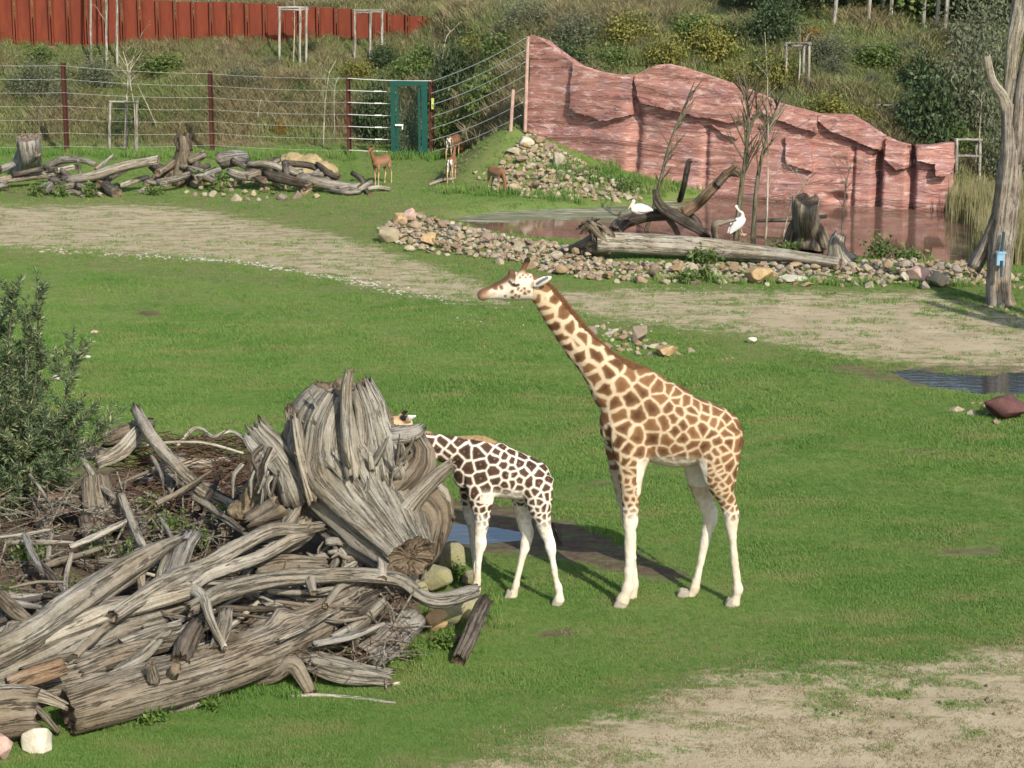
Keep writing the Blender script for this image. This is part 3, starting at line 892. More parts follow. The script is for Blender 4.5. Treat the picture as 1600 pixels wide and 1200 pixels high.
M['tuft'] = mat_simple('black_tail_hair', (.012, .011, .011), .6, .2)
M['mane'] = mat_simple('brown_mane', (.130, .060, .028), .9, .35, 30)
M['manecalf'] = mat_simple('ginger_mane', (.36, .235, .135), .9, .3, 30)

def edge_dist(V, Sd, noise_amp, seed):
    W = V + (np.stack([fbm(V + 7 * k, 9, 2, seed + k) for k in range(3)], -1) - .5) * noise_amp * 2
    d1 = np.empty(len(V)); e = np.empty(len(V)); own = np.empty(len(V), int)
    for i in range(0, len(V), 4000):
        D = np.linalg.norm(W[i:i + 4000, None] - Sd[None], axis=2)
        o = np.argsort(D, axis=1)[:, :4]
        a = np.take_along_axis(D, o, 1)
        s0 = Sd[o[:, 0]]; best = np.full(len(D), 9.)
        for q in (1, 2, 3):
            sep = np.linalg.norm(Sd[o[:, q]] - s0, axis=1) + 1e-6
            best = np.minimum(best, (a[:, q] ** 2 - a[:, 0] ** 2) / (2 * sep))
        d1[i:i + 4000] = a[:, 0]; e[i:i + 4000] = best; own[i:i + 4000] = o[:, 0]
    return d1, e, own

def giraffe(kind):
    adult = kind == 'adult'
    if adult: foot = at(1062, 940)
    else: foot = at(790, 938)
    Yg = foot.y
    sc = scale_at((foot.x, Yg, 1.5))
    G = lambda px, py, dy=0.0: np.array(on_y(px, py, Yg + dy))
    m = lambda r: r / sc
    parts = []
    def limb(lst, dy0=None):           # (px, py, dy, half width px in the picture, half depth px)
        y0 = 835 if adult else 862
        parts.append(loft([(G(a, b, d), m(r * (.88 if b > y0 and b < 912 else 1)), m(q * (.88 if b > y0 and b < 912 else 1))) for a, b, d, r, q in lst], seg=14))
    if adult:
        parts.append(loft([(G(955, 682), m(22), m(18)), (G(965, 672), m(40), m(28)), (G(985, 660), m(56), m(34)), (G(1020, 656), m(66), m(40)), (G(1060, 671), m(61), m(45)),
                           (G(1095, 676), m(51), m(44)), (G(1122, 681), m(44), m(38)), (G(1140, 689), m(33), m(28)), (G(1150, 696), m(16), m(16))], seg=28))
        parts.append(loft([(G(1030, 625), m(40), m(24)), (G(1000, 622), m(48), m(25)), (G(968, 611), m(42), m(23)), (G(941, 579), m(31), m(19)), (G(916, 551), m(26.5), m(16)), (G(895, 528), m(23.5), m(14.5)),
                           (G(872, 498), m(20.5), m(12.5)), (G(855, 473), m(18), m(11.5)), (G(841, 453), m(16.5), m(11))], seg=24))
        # head
        parts.append(loft([(G(847, 448), m(14), m(9)), (G(834, 449), m(19), m(13)), (G(818, 447), m(21.5), m(16)), (G(803, 448.5), m(21), m(16.5)), (G(790, 452), m(17.5), m(13.5)), (G(776, 455), m(13), m(10.5)),
                           (G(763, 458), m(9.8), m(9.5)), (G(754, 460), m(8.4), m(9.5)), (G(749.5, 461), m(6), m(7))], seg=20))
        parts.append(loft([(G(763, 462), m(6), m(6)), (G(755, 465.5), m(4.6), m(6.5)), (G(749, 464.5), m(3.4), m(5))], seg=12))       # lips
        parts.append(loft([(G(806, 434), m(9), m(8)), (G(800, 428), m(6.5), m(6)), (G(798, 424), m(4.5), m(4.5))], seg=12))            # brow bump
        for d in (-.055, .055):
            parts.append(loft([(G(811, 434, d), m(6.5), m(6)), (G(817, 422, d * 1.1), m(4.6), m(4.6)), (G(821, 414, d * 1.2), m(4.2), m(4.2)), (G(824, 407, d * 1.3), m(5), m(4.8)), (G(825, 404, d * 1.3), m(3.6), m(3.6))], seg=12))
        for d, s_ in ((-1, 1), (1, 1)):
            parts.append(loft([(G(829, 446, d * .09), m(3.6), m(3)), (G(839, 443, d * .14), m(6.5), m(2.6)), (G(850, 438, d * .19), m(6.5), m(2.4)), (G(858, 434.5, d * .22), m(4), m(1.9)), (G(862, 433, d * .235), m(1.8), m(1.3))], seg=12))
        # near legs
        limb([(990, 665, -.17, 40, 18), (988, 700, -.20, 33, 17), (986, 740, -.20, 21, 14), (985, 775, -.19, 15, 11.5), (985, 800, -.18, 12.5, 10.5), (985, 817, -.18, 12.5, 10.5), (984, 838, -.18, 9.6, 8.5), (983, 880, -.17, 8.4, 7.5), (982, 905, -.17, 8.6, 8), (981, 917, -.17, 9.8, 9), (978, 928, -.17, 8.2, 8.4), (974, 936, -.17, 9.8, 9.5), (972, 940, -.17, 11, 10)])
        limb([(978, 665, .17, 36, 18), (974, 702, .20, 29, 16), (973, 742, .20, 19, 13), (977, 778, .19, 13.5, 11), (982, 802, .18, 12, 10), (984, 818, .18, 12, 10), (986, 840, .18, 9.3, 8.5), (988, 880, .17, 8, 7.5), (989, 903, .17, 8.4, 8), (989, 913, .17, 9.6, 9), (988, 923, .17, 8, 8.4), (986, 931, .17, 9.8, 9.5), (984.5, 934.5, .17, 11, 10)])
        limb([(1118, 680, -.17, 42, 20), (1122, 712, -.21, 35, 20), (1124, 742, -.21, 26, 18), (1131, 770, -.20, 17, 13), (1139, 790, -.19, 13, 10.5), (1143, 806, -.19, 12, 10), (1143, 822, -.19, 10, 8.6), (1145, 850, -.18, 7.2, 7.2), (1149, 890, -.18, 7, 7), (1152, 910, -.18, 8.2, 8), (1153, 920, -.18, 9, 8.8), (1151, 930, -.18, 7.5, 8), (1148, 939, -.18, 9.6, 9.5), (1146.5, 943, -.18, 11, 10)])
        limb([(1105, 690, .17, 34, 18), (1094, 722, .20, 27, 17), (1094, 752, .20, 20, 15), (1101, 780, .19, 14.5, 12), (1108, 798, .19, 12.5, 10), (1110, 810, .19, 12, 9.5), (1105, 828, .19, 9.5, 8.5), (1099, 858, .18, 7.3, 7), (1091, 893, .18, 7, 7), (1087, 910, .18, 8, 8), (1085, 920, .18, 8.4, 8.4), (1080, 929, .18, 7.4, 8), (1074, 936, .18, 9.4, 9), (1071, 938.5, .18, 10.6, 10)])
        parts.append(loft([(G(1150, 690), m(5), m(6)), (G(1152, 715), m(3.4), m(4)), (G(1149, 745), m(2.6), m(3)), (G(1144, 770), m(2.4), m(2.6)), (G(1142, 795), m(2.2), m(2.4))], seg=10))
        seeds = [(440,325),(458,375),(525,365),(487,430),(570,437),(530,490),(607,518),(640,498),(567,538),(615,600),(708,583),(660,652),(765,668),(815,622),(700,705),(745,760),(893,675),(835,735),(938,655),(975,710),(937,765),(888,808),(805,835),(1030,745),(1085,755),(1045,805),(1000,855),(920,880),(830,885),(1125,775),(1135,815),(1085,850),(1145,872),(1105,905),(1055,935),(1155,945),(1110,975),(1200,910),(1180,822),(1210,865),(1228,845),(1280,862),(1278,898),(1330,870),(1325,925),(1362,940),(1265,960),(1310,990),(1345,1030),(1388,985),(1385,920),(1410,960),(1205,980),(1205,1055),(1155,1020),(1075,1030),(990,965),(985,1005),(920,990),(850,965),(810,1030),(870,1080),(1055,1095),(1125,1080),(1150,1120),(1280,1060),(1330,1090),(1295,1120),(1370,1075),(1390,1040),(1370,1120),(1340,1140),(1290,1165),(1350,1180),(1395,1170),(440,280),(468,292),(440,245),(410,285)]
        seeds = [(720 + a / 3.3333, 380 + b / 3.3333) for a, b in seeds]
        seeds += [(860 + a / 3, 600 + b / 3) for a, b in [(355,365),(385,380),(405,330),(360,425),(390,410),(355,460),(390,470),(360,490),(355,540),(385,545),(365,565),(390,592),(375,515),(745,400),(795,415),(760,430),(740,450),(775,450),(810,440),(765,475),(800,490),(835,455),(790,520),(820,530),(800,560),(830,585),(790,545),(855,590),(785,500),(815,510)]]
        # cheek and small poll spots
        seeds += [(740 + a / 11.43, 395 + b / 11.43) for a, b in [(670,710),(745,775),(665,815),(830,800),(795,670),(865,690),(930,750),(540,775),(930,640),(1000,725),(360,610),(450,590),(555,525)]]
        spots = [(740 + a / 11.43, 395 + b / 11.43) for a, b in [(880,400),(930,440),(970,390),(1020,430),(1060,400),(1110,440),(1000,350),(940,360),(830,440),(1050,350),(1120,390)]]
    else:
        parts.append(loft([(G(722, 752), m(18), m(15)), (G(732, 742), m(30), m(21)), (G(750, 735), m(42), m(26)), (G(775, 736), m(45), m(29)), (G(800, 742), m(39), m(31)), (G(822, 748), m(35), m(30)), (G(842, 753), m(29), m(25)), (G(852, 757), m(18), m(17))], seg=26))
        parts.append(loft([(G(775, 722), m(27), m(17)), (G(752, 716), m(29), m(17)), (G(728, 709), m(26), m(15)), (G(702, 703), m(23), m(13)), (G(678, 697), m(20), m(11.5)), (G(658, 690), m(17), m(10.5)), (G(643, 679), m(15), m(10)), (G(633, 670), m(12), m(9))], seg=22))
        # head, mostly behind the stump: nose down to the left
        parts.append(loft([(G(640, 664), m(10), m(8)), (G(630, 663), m(14), m(11)), (G(617, 666), m(15), m(12.5)), (G(604, 675), m(13), m(11)), (G(592, 688), m(9.5), m(8.5)), (G(584, 699), m(8), m(8)), (G(580, 705), m(6), m(6.5))], seg=18))
        parts.append(loft([(G(612, 655), m(6), m(6)), (G(607, 649), m(4.5), m(5)), (G(604, 646.5), m(2.6), m(3))], seg=10))
        for d, (a, b) in ((-.05, (630, 653)), (.07, (633, 644))):
            parts.append(loft([(G(a - 9, b + 7, d), m(4), m(4)), (G(a - 4, b + 3, d), m(3.4), m(3.4)), (G(a, b, d), m(3.6), m(3.6)), (G(a + 3, b - 1, d), m(2.4), m(2.4))], seg=10))
        for d in (-1, 1):
            parts.append(loft([(G(630, 660, d * .06), m(3), m(2.6)), (G(638, 655 if d < 0 else 653, d * .11), m(4.6), m(2.2)), (G(645, 651.5, d * .15), m(3.4), m(1.9)), (G(650, 649.5, d * .17), m(1.5), m(1.2))], seg=10))
        limb([(752, 742, -.13, 28, 13), (752, 768, -.15, 23, 13), (753, 793, -.15, 16, 11), (753, 815, -.14, 11.5, 9.5), (751, 835, -.14, 9.6, 8.6), (750, 850, -.14, 9.8, 8.6), (748.5, 866, -.13, 7.4, 7), (746.5, 893, -.13, 6.2, 6), (745, 912, -.13, 7, 6.8), (744, 922, -.13, 7.8, 7.4), (742, 931, -.13, 6.4, 6.6), (738.5, 939, -.13, 7.8, 7.6), (737, 942.5, -.13, 8.6, 8)])
        limb([(744, 744, .13, 26, 13), (737, 770, .15, 20, 12), (736, 796, .15, 13.5, 10), (739, 820, .14, 10, 9), (742, 840, .14, 9.2, 8.4), (743, 853, .14, 9.2, 8.4), (743, 868, .14, 7, 6.8), (744, 893, .14, 6, 6), (745, 910, .14, 6.8, 6.6), (745, 919, .14, 7.4, 7.2), (744, 927, .14, 6.2, 6.4), (742, 934, .14, 7.4, 7.4), (741, 937, .14, 8.2, 7.8)])
        limb([(838, 752, -.13, 28, 15), (842, 778, -.16, 22, 15), (845, 800, -.16, 16.5, 13), (850, 822, -.15, 11.5, 10), (857, 842, -.14, 9, 8.4), (860, 856, -.14, 8.8, 8), (862.5, 872, -.14, 6.8, 6.6), (866.5, 895, -.14, 5.6, 5.8), (870, 910, -.14, 6.4, 6.4), (872.5, 918, -.14, 7.2, 7), (873.5, 926, -.14, 6, 6.4), (873.5, 934, -.14, 7.6, 7.4), (873, 938, -.14, 8.6, 8)])
        limb([(826, 756, .13, 24, 14), (818, 780, .15, 18.5, 13), (817, 802, .15, 14, 11), (820, 820, .14, 11, 9.5), (824, 834, .14, 10, 8.4), (822, 848, .14, 9, 8), (817, 868, .14, 6.6, 6.4), (811, 892, .14, 5.6, 5.8), (808, 906, .14, 6.4, 6.4), (806.5, 914, .14, 7, 7), (804.5, 921, .14, 6, 6.4), (801.5, 929, .14, 7.6, 7.4), (800, 932.5, .14, 8.6, 8)])
        parts.append(loft([(G(855, 745), m(4), m(5)), (G(858.5, 770), m(2.6), m(3)), (G(858, 795), m(2), m(2.4)), (G(860, 818), m(1.8), m(2)), (G(863, 828), m(2), m(2))], seg=10))
        seeds = [(300,300),(285,335),(300,375),(340,340),(365,305),(365,400),(415,340),(390,368),(440,400),(485,345),(560,355),(595,325),(565,412),(645,380),(660,350),(700,372),(645,450),(690,415),(730,395),(728,435),(775,405),(840,425),(800,450),(885,465),(500,440),(495,505),(568,485),(597,540),(650,505),(530,565),(570,610),(708,470),(742,470),(768,500),(730,520),(695,535),(700,575),(660,560),(818,510),(875,515),(857,555),(912,540),(770,545),(812,575),(915,580),(888,585),(870,612),(830,620),(825,655),(870,660),(905,655),(880,690),(840,675),(875,715),(905,700),(900,740),(520,640),(580,660),(560,640),(545,690),(565,705),(600,690),(560,735),(595,735),(560,762),(610,605),(540,655)]
        seeds = [(580 + a / 3.3333, 600 + b / 3.3333) for a, b in seeds]
        spots = []
    V, F, N = fuse(parts, .0135 if adult else .0115, 3)
    p0x = proj(V)[0]
    V = V + N * (smooth(*((835, 870) if adult else (655, 675)), p0x))[:, None] * ((fbm(V, 7, 3, 4) - .5) * .028 + (fbm(V, 24, 2, 6) - .5) * .006)[:, None]
    px, py = proj(V)
    yrel = V[:, 1] - Yg
    # seeds -> near-side skin, mirrored to the far side of the trunk and neck
    near = N[:, 1] < .1
    Vi, pxi, pyi = V[near], px[near], py[near]
    def skin(lst):
        o = []
        for a, b in lst:
            d = np.hypot(pxi - a, pyi - b); c = np.where(d < max(2.5, d.min() + .6))[0]
            o.append(Vi[c[np.argmin(Vi[c, 1])]])
        return np.array(o)
    Sn = skin(seeds)
    trunkz = G(1000, 745)[2] if adult else G(760, 800)[2]
    Sm = Sn[Sn[:, 2] > trunkz].copy(); Sm[:, 1] = 2 * Yg - Sm[:, 1] + .03
    Sd = np.vstack([Sn, Sm])
    # fill what the photograph does not show
    rz = np.interp(V[:, 2], [G(0, 850)[2], G(0, 760)[2], G(0, 690)[2], G(0, 560)[2]] if adult else [G(0, 850)[2], G(0, 800)[2], G(0, 750)[2], G(0, 690)[2]], [.05, .095, .15, .17] if adult else [.045, .075, .11, .12])
    D = np.full(len(V), 9.)
    for s_ in Sd: D = np.minimum(D, np.linalg.norm(V - s_, axis=1))
    rn = np.random.RandomState(5 if adult else 8); add = []
    zlo = G(0, 800)[2] if adult else G(0, 830)[2]
    headx = px < (832 if adult else 640)
    for _ in range(260):
        cand = np.where((D > rz) & (V[:, 2] > zlo) & ~headx)[0]
        if not len(cand): break
        s_ = V[cand[rn.randint(len(cand))]]; add.append(s_)
        D = np.minimum(D, np.linalg.norm(V - s_, axis=1))
    if add: Sd = np.vstack([Sd, np.array(add)])
    d1, e, own = edge_dist(V, Sd, .028 if adult else .02, 3 if adult else 4)
    neckw = smooth(1010, 930, px) if adult else smooth(740, 670, px) * 0
    lw = ((.024 + .026 * neckw) if adult else np.full(len(V), .021)) + .004
    rmax = np.interp(V[:, 2], [zlo, trunkz, trunkz + .5], [.045, .10, .24] if adult else [.04, .075, .2])
    if adult: rmax = np.where(headx, np.where(py > 446, .027, .0), rmax); rmax = np.where((neckw > .3) & ~headx, .125, rmax); lw = np.where(headx, .010, lw)
    nz = (fbm(V, 22, 3, 9) - .5) * .02
    patch = smooth(-.010, .009, np.minimum(e * 1.0 - lw / 2 * 1.0 + nz * .5, rmax - d1 + nz))
    if adult:
        line = np.array([.47, .37, .25]); pc0 = np.array([.085, .041, .018]); pc1 = np.array([.210, .108, .047]); white = np.array([.60, .55, .46])
    else:
        line = np.array([.68, .62, .52]); pc0 = np.array([.036, .020, .014]); pc1 = np.array([.078, .042, .027]); white = np.array([.68, .64, .56])
    rnd = np.random.RandomState(11).rand(len(Sd))[own]
    core = smooth(.0, .085, e)
    blt = fbm(V, 11, 3, 14)
    pcol = pc1 + (pc0 - pc1) * np.clip(core * (.45 + .75 * rnd) * (.35 + 1.3 * blt) + .25 * rnd, 0, 1.1)[:, None]
    if not adult:
        pale = smooth(.018, .0, d1) * (rnd > .45) * .55
        pcol = pcol + pale[:, None] * (np.array([.35, .2, .11]) - pcol)
    bl = np.tile(line, (len(V), 1))
    zk = G(0, 795)[2] if adult else G(0, 810)[2]
    wl = smooth(zk + .22, zk - .05, V[:, 2])
    wl = np.maximum(wl, smooth(-.25, -.75, N[:, 2]) * (V[:, 2] < (G(0, 690)[2] if adult else G(0, 760)[2])))
    bel = smooth(.27, .10, V[:, 2] - (G(0, 732)[2] if adult else G(0, 787)[2])) * (np.abs(px - (1050 if adult else 785)) < (55 if adult else 35)) * (V[:, 2] > zk + .25) * (np.abs(yrel) < .42)
    wl = np.maximum(wl, bel)
    bl = bl + wl[:, None] * (white - bl)
    kill = smooth(zk + .10, zk - .16, V[:, 2] + (fbm(V, 8, 2, 31) - .5) * .25); kill = np.maximum(kill, bel * .93)
    inner = smooth(.2, .6, N[:, 1] * np.sign(-yrel)) * (V[:, 2] < trunkz + .05) * (np.abs(yrel) > .03)
    kill = np.maximum(kill, inner * .8)
    bl = bl + (wl * .45 * smooth(.42, .7, fbm(V * [1, 1, .4], 12, 4, 18)))[:, None] * (np.array([.46, .37, .25]) - bl)
    C = bl + (patch * (1 - kill))[:, None] * (pcol - bl)
    # dust on fetlocks
    dz = np.clip(smooth(.45, .05, V[:, 2]) * .6 + smooth(1.1, .3, V[:, 2]) * smooth(.5, .75, fbm(V * [1, 1, .5], 9, 4, 8)) * .9, 0, .8)[:, None]
    C = C + dz * (np.array([.44, .36, .25]) - C)
    # head
    if adult:
        brown = np.array([.105, .055, .032]); hp = headx
        C[hp] = C[hp] + (.45 + .45 * smooth(444, 456, py[hp]) + .1 * smooth(790, 815, px[hp]))[:, None] * (white - C[hp]) * (1 - patch[hp])[:, None]
        cheek = hp & (py > 447) & (px < 790)
        C[cheek] = C[cheek] + ((1 - patch[cheek]) * .8)[:, None] * (white - C[cheek])
        top = np.interp(px, [745, 753, 780, 798, 815], [456, 452.5, 438, 420, 424])
        bridge = hp & (px < 806)
        k = smooth(np.interp(px, [760, 780, 792, 802], [7.5, 11, 19, 24]), np.interp(px, [760, 780, 792, 802], [4, 6, 11, 13]), py - top) * bridge
        C = C + k[:, None] * (brown - C)
        k = smooth(769, 757, px + (py - 460) * .2) * hp * .9
        C = C + k[:, None] * (np.array([.165, .082, .042]) - C)
        k = smooth(4.5, 1.5, seg_dist(px, py, [(752, 465), (762, 462), (772, 459)], False)) * hp * .7
        C = C + k[:, None] * (np.array([.42, .27, .17]) - C)
        horn = hp & (py < 428) & (px > 809)
        k = smooth(430, 420, py) * (hp & (px > 808) & (px < 832)) * smooth(9, 5, seg_dist(px, py, [(811, 434), (818, 420), (825, 403)], False))
        C = C + k[:, None] * (np.array([.14, .068, .034]) - C)
        k = smooth(413, 408, py) * hp
        C = C + k[:, None] * (np.array([.018, .013, .011]) - C)
        for a, b in spots:
            k = smooth(2.4, 1.2, np.hypot(px - a, py - b)) * hp * (N[:, 1] < .2)
            C = C + k[:, None] * (np.array([.26, .12, .05]) - C)
        ear = (px > 832) & (py < 448) & (np.abs(yrel) > .10) & (py < 470 - (px - 832) * .9)
        k = np.where(ear & (px > 834), 1, 0) * .9
        C = C + k[:, None] * (np.array([.78, .76, .72]) - C)
        k = smooth(3.2, 1.4, seg_dist(px, py, [(839, 443.5), (848, 437.5), (855, 434)], False)) * ear * (N[:, 1] < -.1) * .85
        C = C + k[:, None] * (np.array([.06, .05, .045]) - C)
        k = smooth(3.4, 1.2, seg_dist(px, py, [(796, 440), (801, 445.5), (806, 446.5), (810, 445.2)], False)) * hp * (N[:, 1] < 0)
        C = C + k[:, None] * (np.array([.035, .025, .02]) - C)
    else:
        hp = px < 652
        C[hp & (py > 655)] = np.array([.50, .36, .22]) 
        k = (hp & (py <= 656))
        C[k] = np.array([.42, .28, .16])
        k = hp & (px < 612) & (py < 651); C[k] = np.array([.66, .58, .47])
        for a, b in ((631, 653), (633, 644)):
            k = smooth(6.5, 4, np.hypot((px - a) * .75, py - b)) * hp * (np.abs(yrel) < .11)
            C = C + k[:, None] * (np.array([.012, .010, .010]) - C)
        k = smooth(636, 641, px) * hp * (np.abs(yrel) > .085) * (py < 660)
        C = C + k[:, None] * (np.array([.78, .76, .72]) - C)
    C = np.clip(C, .005, .85)
    if adult:
        root = empty('giraffe', (foot.x, foot.y, 0), 'tall adult giraffe with tan lined brown patches standing in side view on the grass', 'giraffe')
    else:
        root = empty('giraffe', (foot.x, foot.y, 0), 'giraffe calf with dark brown patches, its head hidden behind the upturned root stump', 'giraffe')
    me = new_mesh('body', V, F, True, M['coat'], {'coat': np.column_stack([C, np.ones(len(C))])})
    put('body', me, root)
    # mane
    if adult: top = [(846, 437), (862, 451), (884, 476), (910, 508), (936, 535), (960, 555), (990, 570), (1012, 578), (1030, 590)]; hgt = [4, 5.5, 6, 6, 5.5, 5, 4.5, 3, 1]
    else: top = [(652, 672), (664, 675), (680, 681), (705, 685), (730, 684), (752, 684), (768, 689), (778, 694)]; hgt = [2, 3, 3.5, 3.5, 3.5, 3.5, 2.5, 1]
    tp = crom([(a, b, h) for (a, b), h in zip(top, hgt)], 14)
    rn = np.random.RandomState(2); mb = MB()
    pts = np.array([G(a, b) for a, b, h in tp])
    dirn = np.gradient(pts, axis=0); dirn /= np.linalg.norm(dirn, axis=1)[:, None]
    up = np.cross(dirn, np.array([0, 1, 0])); up *= np.sign(up[:, 2])[:, None]
    for i in range(len(pts)):
        for _ in range(26 if adult else 20):
            q = pts[i] + dirn[i] * rn.uniform(-.02, .02) + np.array([0, rn.normal(0, .014), 0]) - up[i] * .05
            hh = m(tp[i][2]) * rn.uniform(.7, 1.05) + .05
            w_ = .006; lean = np.array([rn.normal(0, .012), rn.normal(0, .012), 0]) + dirn[i] * .02
            mb.add([q - dirn[i] * w_, q + dirn[i] * w_, q + up[i] * hh + lean], [(0, 1, 2)])
    put('mane', mb.mesh('mane', M['mane'] if adult else M['manecalf']), root)
    # tail tuft
    tf = [(1142, 795), (1141, 812), (1139, 828)] if adult else [(864, 820), (869, 836), (873, 852)]
    mb = MB()
    for _ in range(70):
        p0 = G(*tf[0]) + rn.normal(0, .012, 3); p1 = G(*tf[1]) + rn.normal(0, .02, 3); p2 = G(*tf[2]) + rn.normal(0, .035, 3)
        mb.tube([p0, p1, p2], [.006, .006, .001], 4, 3)
    if not adult: put('tail_tuft', mb.mesh('tail_tuft', M['tuft']), root)
    # eyes
    for d in (-1, 1):
        c = G(804, 444.5, d * m(14.2)) if adult else G(610, 657, d * m(11))
        v, f = ball(c, (m(3.6), m(2.6), m(2.4)), 8)
        put('eye', new_mesh('eye', v, f, True, M['eye']), root)
    # hooves
    hv = [(972, 938.5, -.17, 10.5), (984.5, 933, .17, 10.5), (1146.5, 942, -.18, 10.5), (1071, 937, .18, 10)] if adult else [(736.5, 941.5, -.13, 8.6), (741, 936, .14, 8.2), (873.5, 937, -.14, 8.6), (800, 931.5, .14, 8.6)]
    for a, b, d, r in hv:
        p = G(a, b, d); r = m(r) * .86; g0 = H1(p[0], p[1])
        mb = MB()
        for s_ in (-1, 1):
            v, f = loft([((p[0] - .01, p[1] + s_ * r * .48, g0 + .085), r * .85, r * .42), ((p[0] - .018, p[1] + s_ * r * .50, g0 + .045), r * 1.08, r * .48), ((p[0] - .028, p[1] + s_ * r * .52, g0 - .01), r * 1.28, r * .54)], L=(0, 1, 0), seg=14, sub=3, cap=.1)
            mb.add(v, f)
        put('hoof', mb.mesh('hoof', M['hoof'], True), root)
    return root
giraffe('adult'); giraffe('calf')
# ------------------------------------------------------------------ stones
import bmesh
def rock_geo(seed, n=16, sq=(1, .85, .7), bev=.12):
    rn = np.random.RandomState(seed)
    p = rn.normal(0, 1, (n, 3)); p /= np.linalg.norm(p, axis=1)[:, None]
    p *= rn.uniform(.78, 1.08, n)[:, None] * np.array(sq)
    bm = bmesh.new()
    for q in p: bm.verts.new(q)
    r = bmesh.ops.convex_hull(bm, input=bm.verts)
    bmesh.ops.delete(bm, geom=[v for v in bm.verts if not v.link_faces], context='VERTS')
    bmesh.ops.dissolve_limit(bm, angle_limit=R(12), verts=bm.verts, edges=bm.edges)
    bmesh.ops.bevel(bm, geom=bm.edges[:], offset=bev, segments=1, affect='EDGES', clamp_overlap=True)
    bmesh.ops.triangulate(bm, faces=bm.faces)
    V = np.array([v.co[:] for v in bm.verts]); F = [tuple(v.index for v in f.verts) for f in bm.faces]
    bm.verts.index_update(); F = [tuple(v.index for v in f.verts) for f in bm.faces]
    bm.free()
    return V / 1.0, F
ROCKS = [rock_geo(100 + i, 13 + i % 4, (1, .82 + .05 * (i % 3), .62 + .06 * (i % 4))) for i in range(10)]
ROCK_ME = [new_mesh('stone', v, f, False, M['stone']) for v, f in ROCKS]
SPOTS = []                             # (world pos, radius m, px size, group, label, seed)
def scatter(poly, n, smin, smax, group, label, seed, ridge=0.0, aspect=1.25, tall=None):
    rn = random.Random(seed)
    xs_, ys_ = [p[0] for p in poly], [p[1] for p in poly]
    got = []
    for _ in range(n * 30):
        if len(got) >= n: break
        x, y = rn.uniform(min(xs_), max(xs_)), rn.uniform(min(ys_), max(ys_))
        if not bool(in_poly(np.array([x]), np.array([y]), poly)[0]): continue
        s = smin + (smax - smin) * rn.random() ** 2.2
        if any(math.hypot(x - a, (y - b) * aspect) < .40 * (s + c) for a, b, c in got): continue
        got.append((x, y, s))
    for x, y, s in got:
        q = hit(x, y + s * .25)
        ins = float(sdf(np.array([x]), np.array([y]), poly)[0])
        z = q.z + ridge * min(1, ins / 14)
        r = s / scale_at(q) * .5
        SPOTS.append((Vector((q.x, q.y, z + r * .18)), r, s, group, label, rn.random()))
B1 = [(588, 362), (625, 340), (660, 336), (720, 354), (800, 374), (900, 388), (940, 400), (935, 436), (880, 432), (800, 410), (700, 397), (640, 388), (600, 380)]
B2 = [(885, 412), (940, 408), (1100, 414), (1200, 408), (1310, 414), (1400, 408), (1500, 412), (1550, 424), (1548, 446), (1450, 446), (1300, 444), (1150, 442), (1000, 440), (900, 436)]
scatter(B1, 190, 13, 33, 'stones of the bank in front of the pond', 'rough tan or grey stone in the long stone bank before the pond', 1, .22)
scatter(B2, 190, 14, 34, 'stones of the bank in front of the pond', 'rough tan or grey stone in the long stone bank before the pond', 2, .18)
PILE = [(822, 212), (842, 212), (880, 236), (915, 258), (965, 280), (1012, 297), (1000, 310), (900, 309), (800, 306), (768, 294), (775, 268), (798, 234)]
scatter(PILE, 170, 13, 34, 'stones heaped against the rock wall', 'pale angular stone in the heap against the left end of the pink rock wall', 3, .12, 1.0)
scatter(PILE, 120, 9, 20, 'stones heaped against the rock wall', 'pale angular stone in the heap against the left end of the pink rock wall', 33, .05, 1.0)
scatter([(918, 510), (950, 506), (990, 520), (1030, 532), (1080, 545), (1085, 552), (1040, 552), (990, 553), (950, 545), (922, 530)], 34, 9, 24, 'stones on the lawn behind the tall giraffe', 'pale stone in the small cluster on the lawn behind the tall giraffe', 35, .02)
scatter([(735, 268), (785, 262), (780, 285), (745, 285)], 7, 7, 20, 'stones heaped against the rock wall', 'pale angular stone in the heap against the left end of the pink rock wall', 13, .05, 1.0)
scatter([(282, 290), (330, 278), (420, 282), (470, 292), (500, 306), (420, 311), (330, 310), (295, 304)], 80, 12, 28, 'stones below the far log pile', 'pale rounded stone in the low stone spill below the far log pile', 4, .12)
scatter([(918, 510), (950, 506), (990, 520), (1030, 532), (1080, 545), (1085, 552), (1040, 552), (990, 553), (950, 545), (922, 530)], 26, 12, 32, 'stones on the lawn behind the tall giraffe', 'pale stone in the small cluster on the lawn behind the tall giraffe', 5, .05)
scatter([(1080, 545), (1110, 552), (1165, 562), (1160, 566), (1100, 558)], 16, 3, 9, 'stones on the lawn behind the tall giraffe', 'pale stone in the small cluster on the lawn behind the tall giraffe', 6)
scatter([(1530, 474), (1600, 474), (1640, 485), (1600, 496), (1560, 488), (1535, 484)], 14, 10, 22, 'stones round the dead tree', 'stone in the ring round the foot of the tall dead tree', 7)
scatter([(1485, 632), (1540, 624), (1560, 640), (1600, 660), (1610, 668), (1580, 672), (1520, 645)], 11, 10, 26, 'stones beside the red rock', 'small grey or pale stone beside the dark red rock at the right edge', 8)
scatter([(930, 268), (1000, 276), (1020, 298), (1000, 306), (950, 300)], 16, 7, 14, 'stones heaped against the rock wall', 'pale angular stone in the heap against the left end of the pink rock wall', 9)
scatter([(1548, 425), (1640, 430), (1640, 450), (1550, 446)], 20, 10, 22, 'stones of the bank in front of the pond', 'rough tan or grey stone in the long stone bank before the pond', 10, .12)
SPOTS.sort(key=lambda s: -s[2])
rn = random.Random(9)
mb = MB()
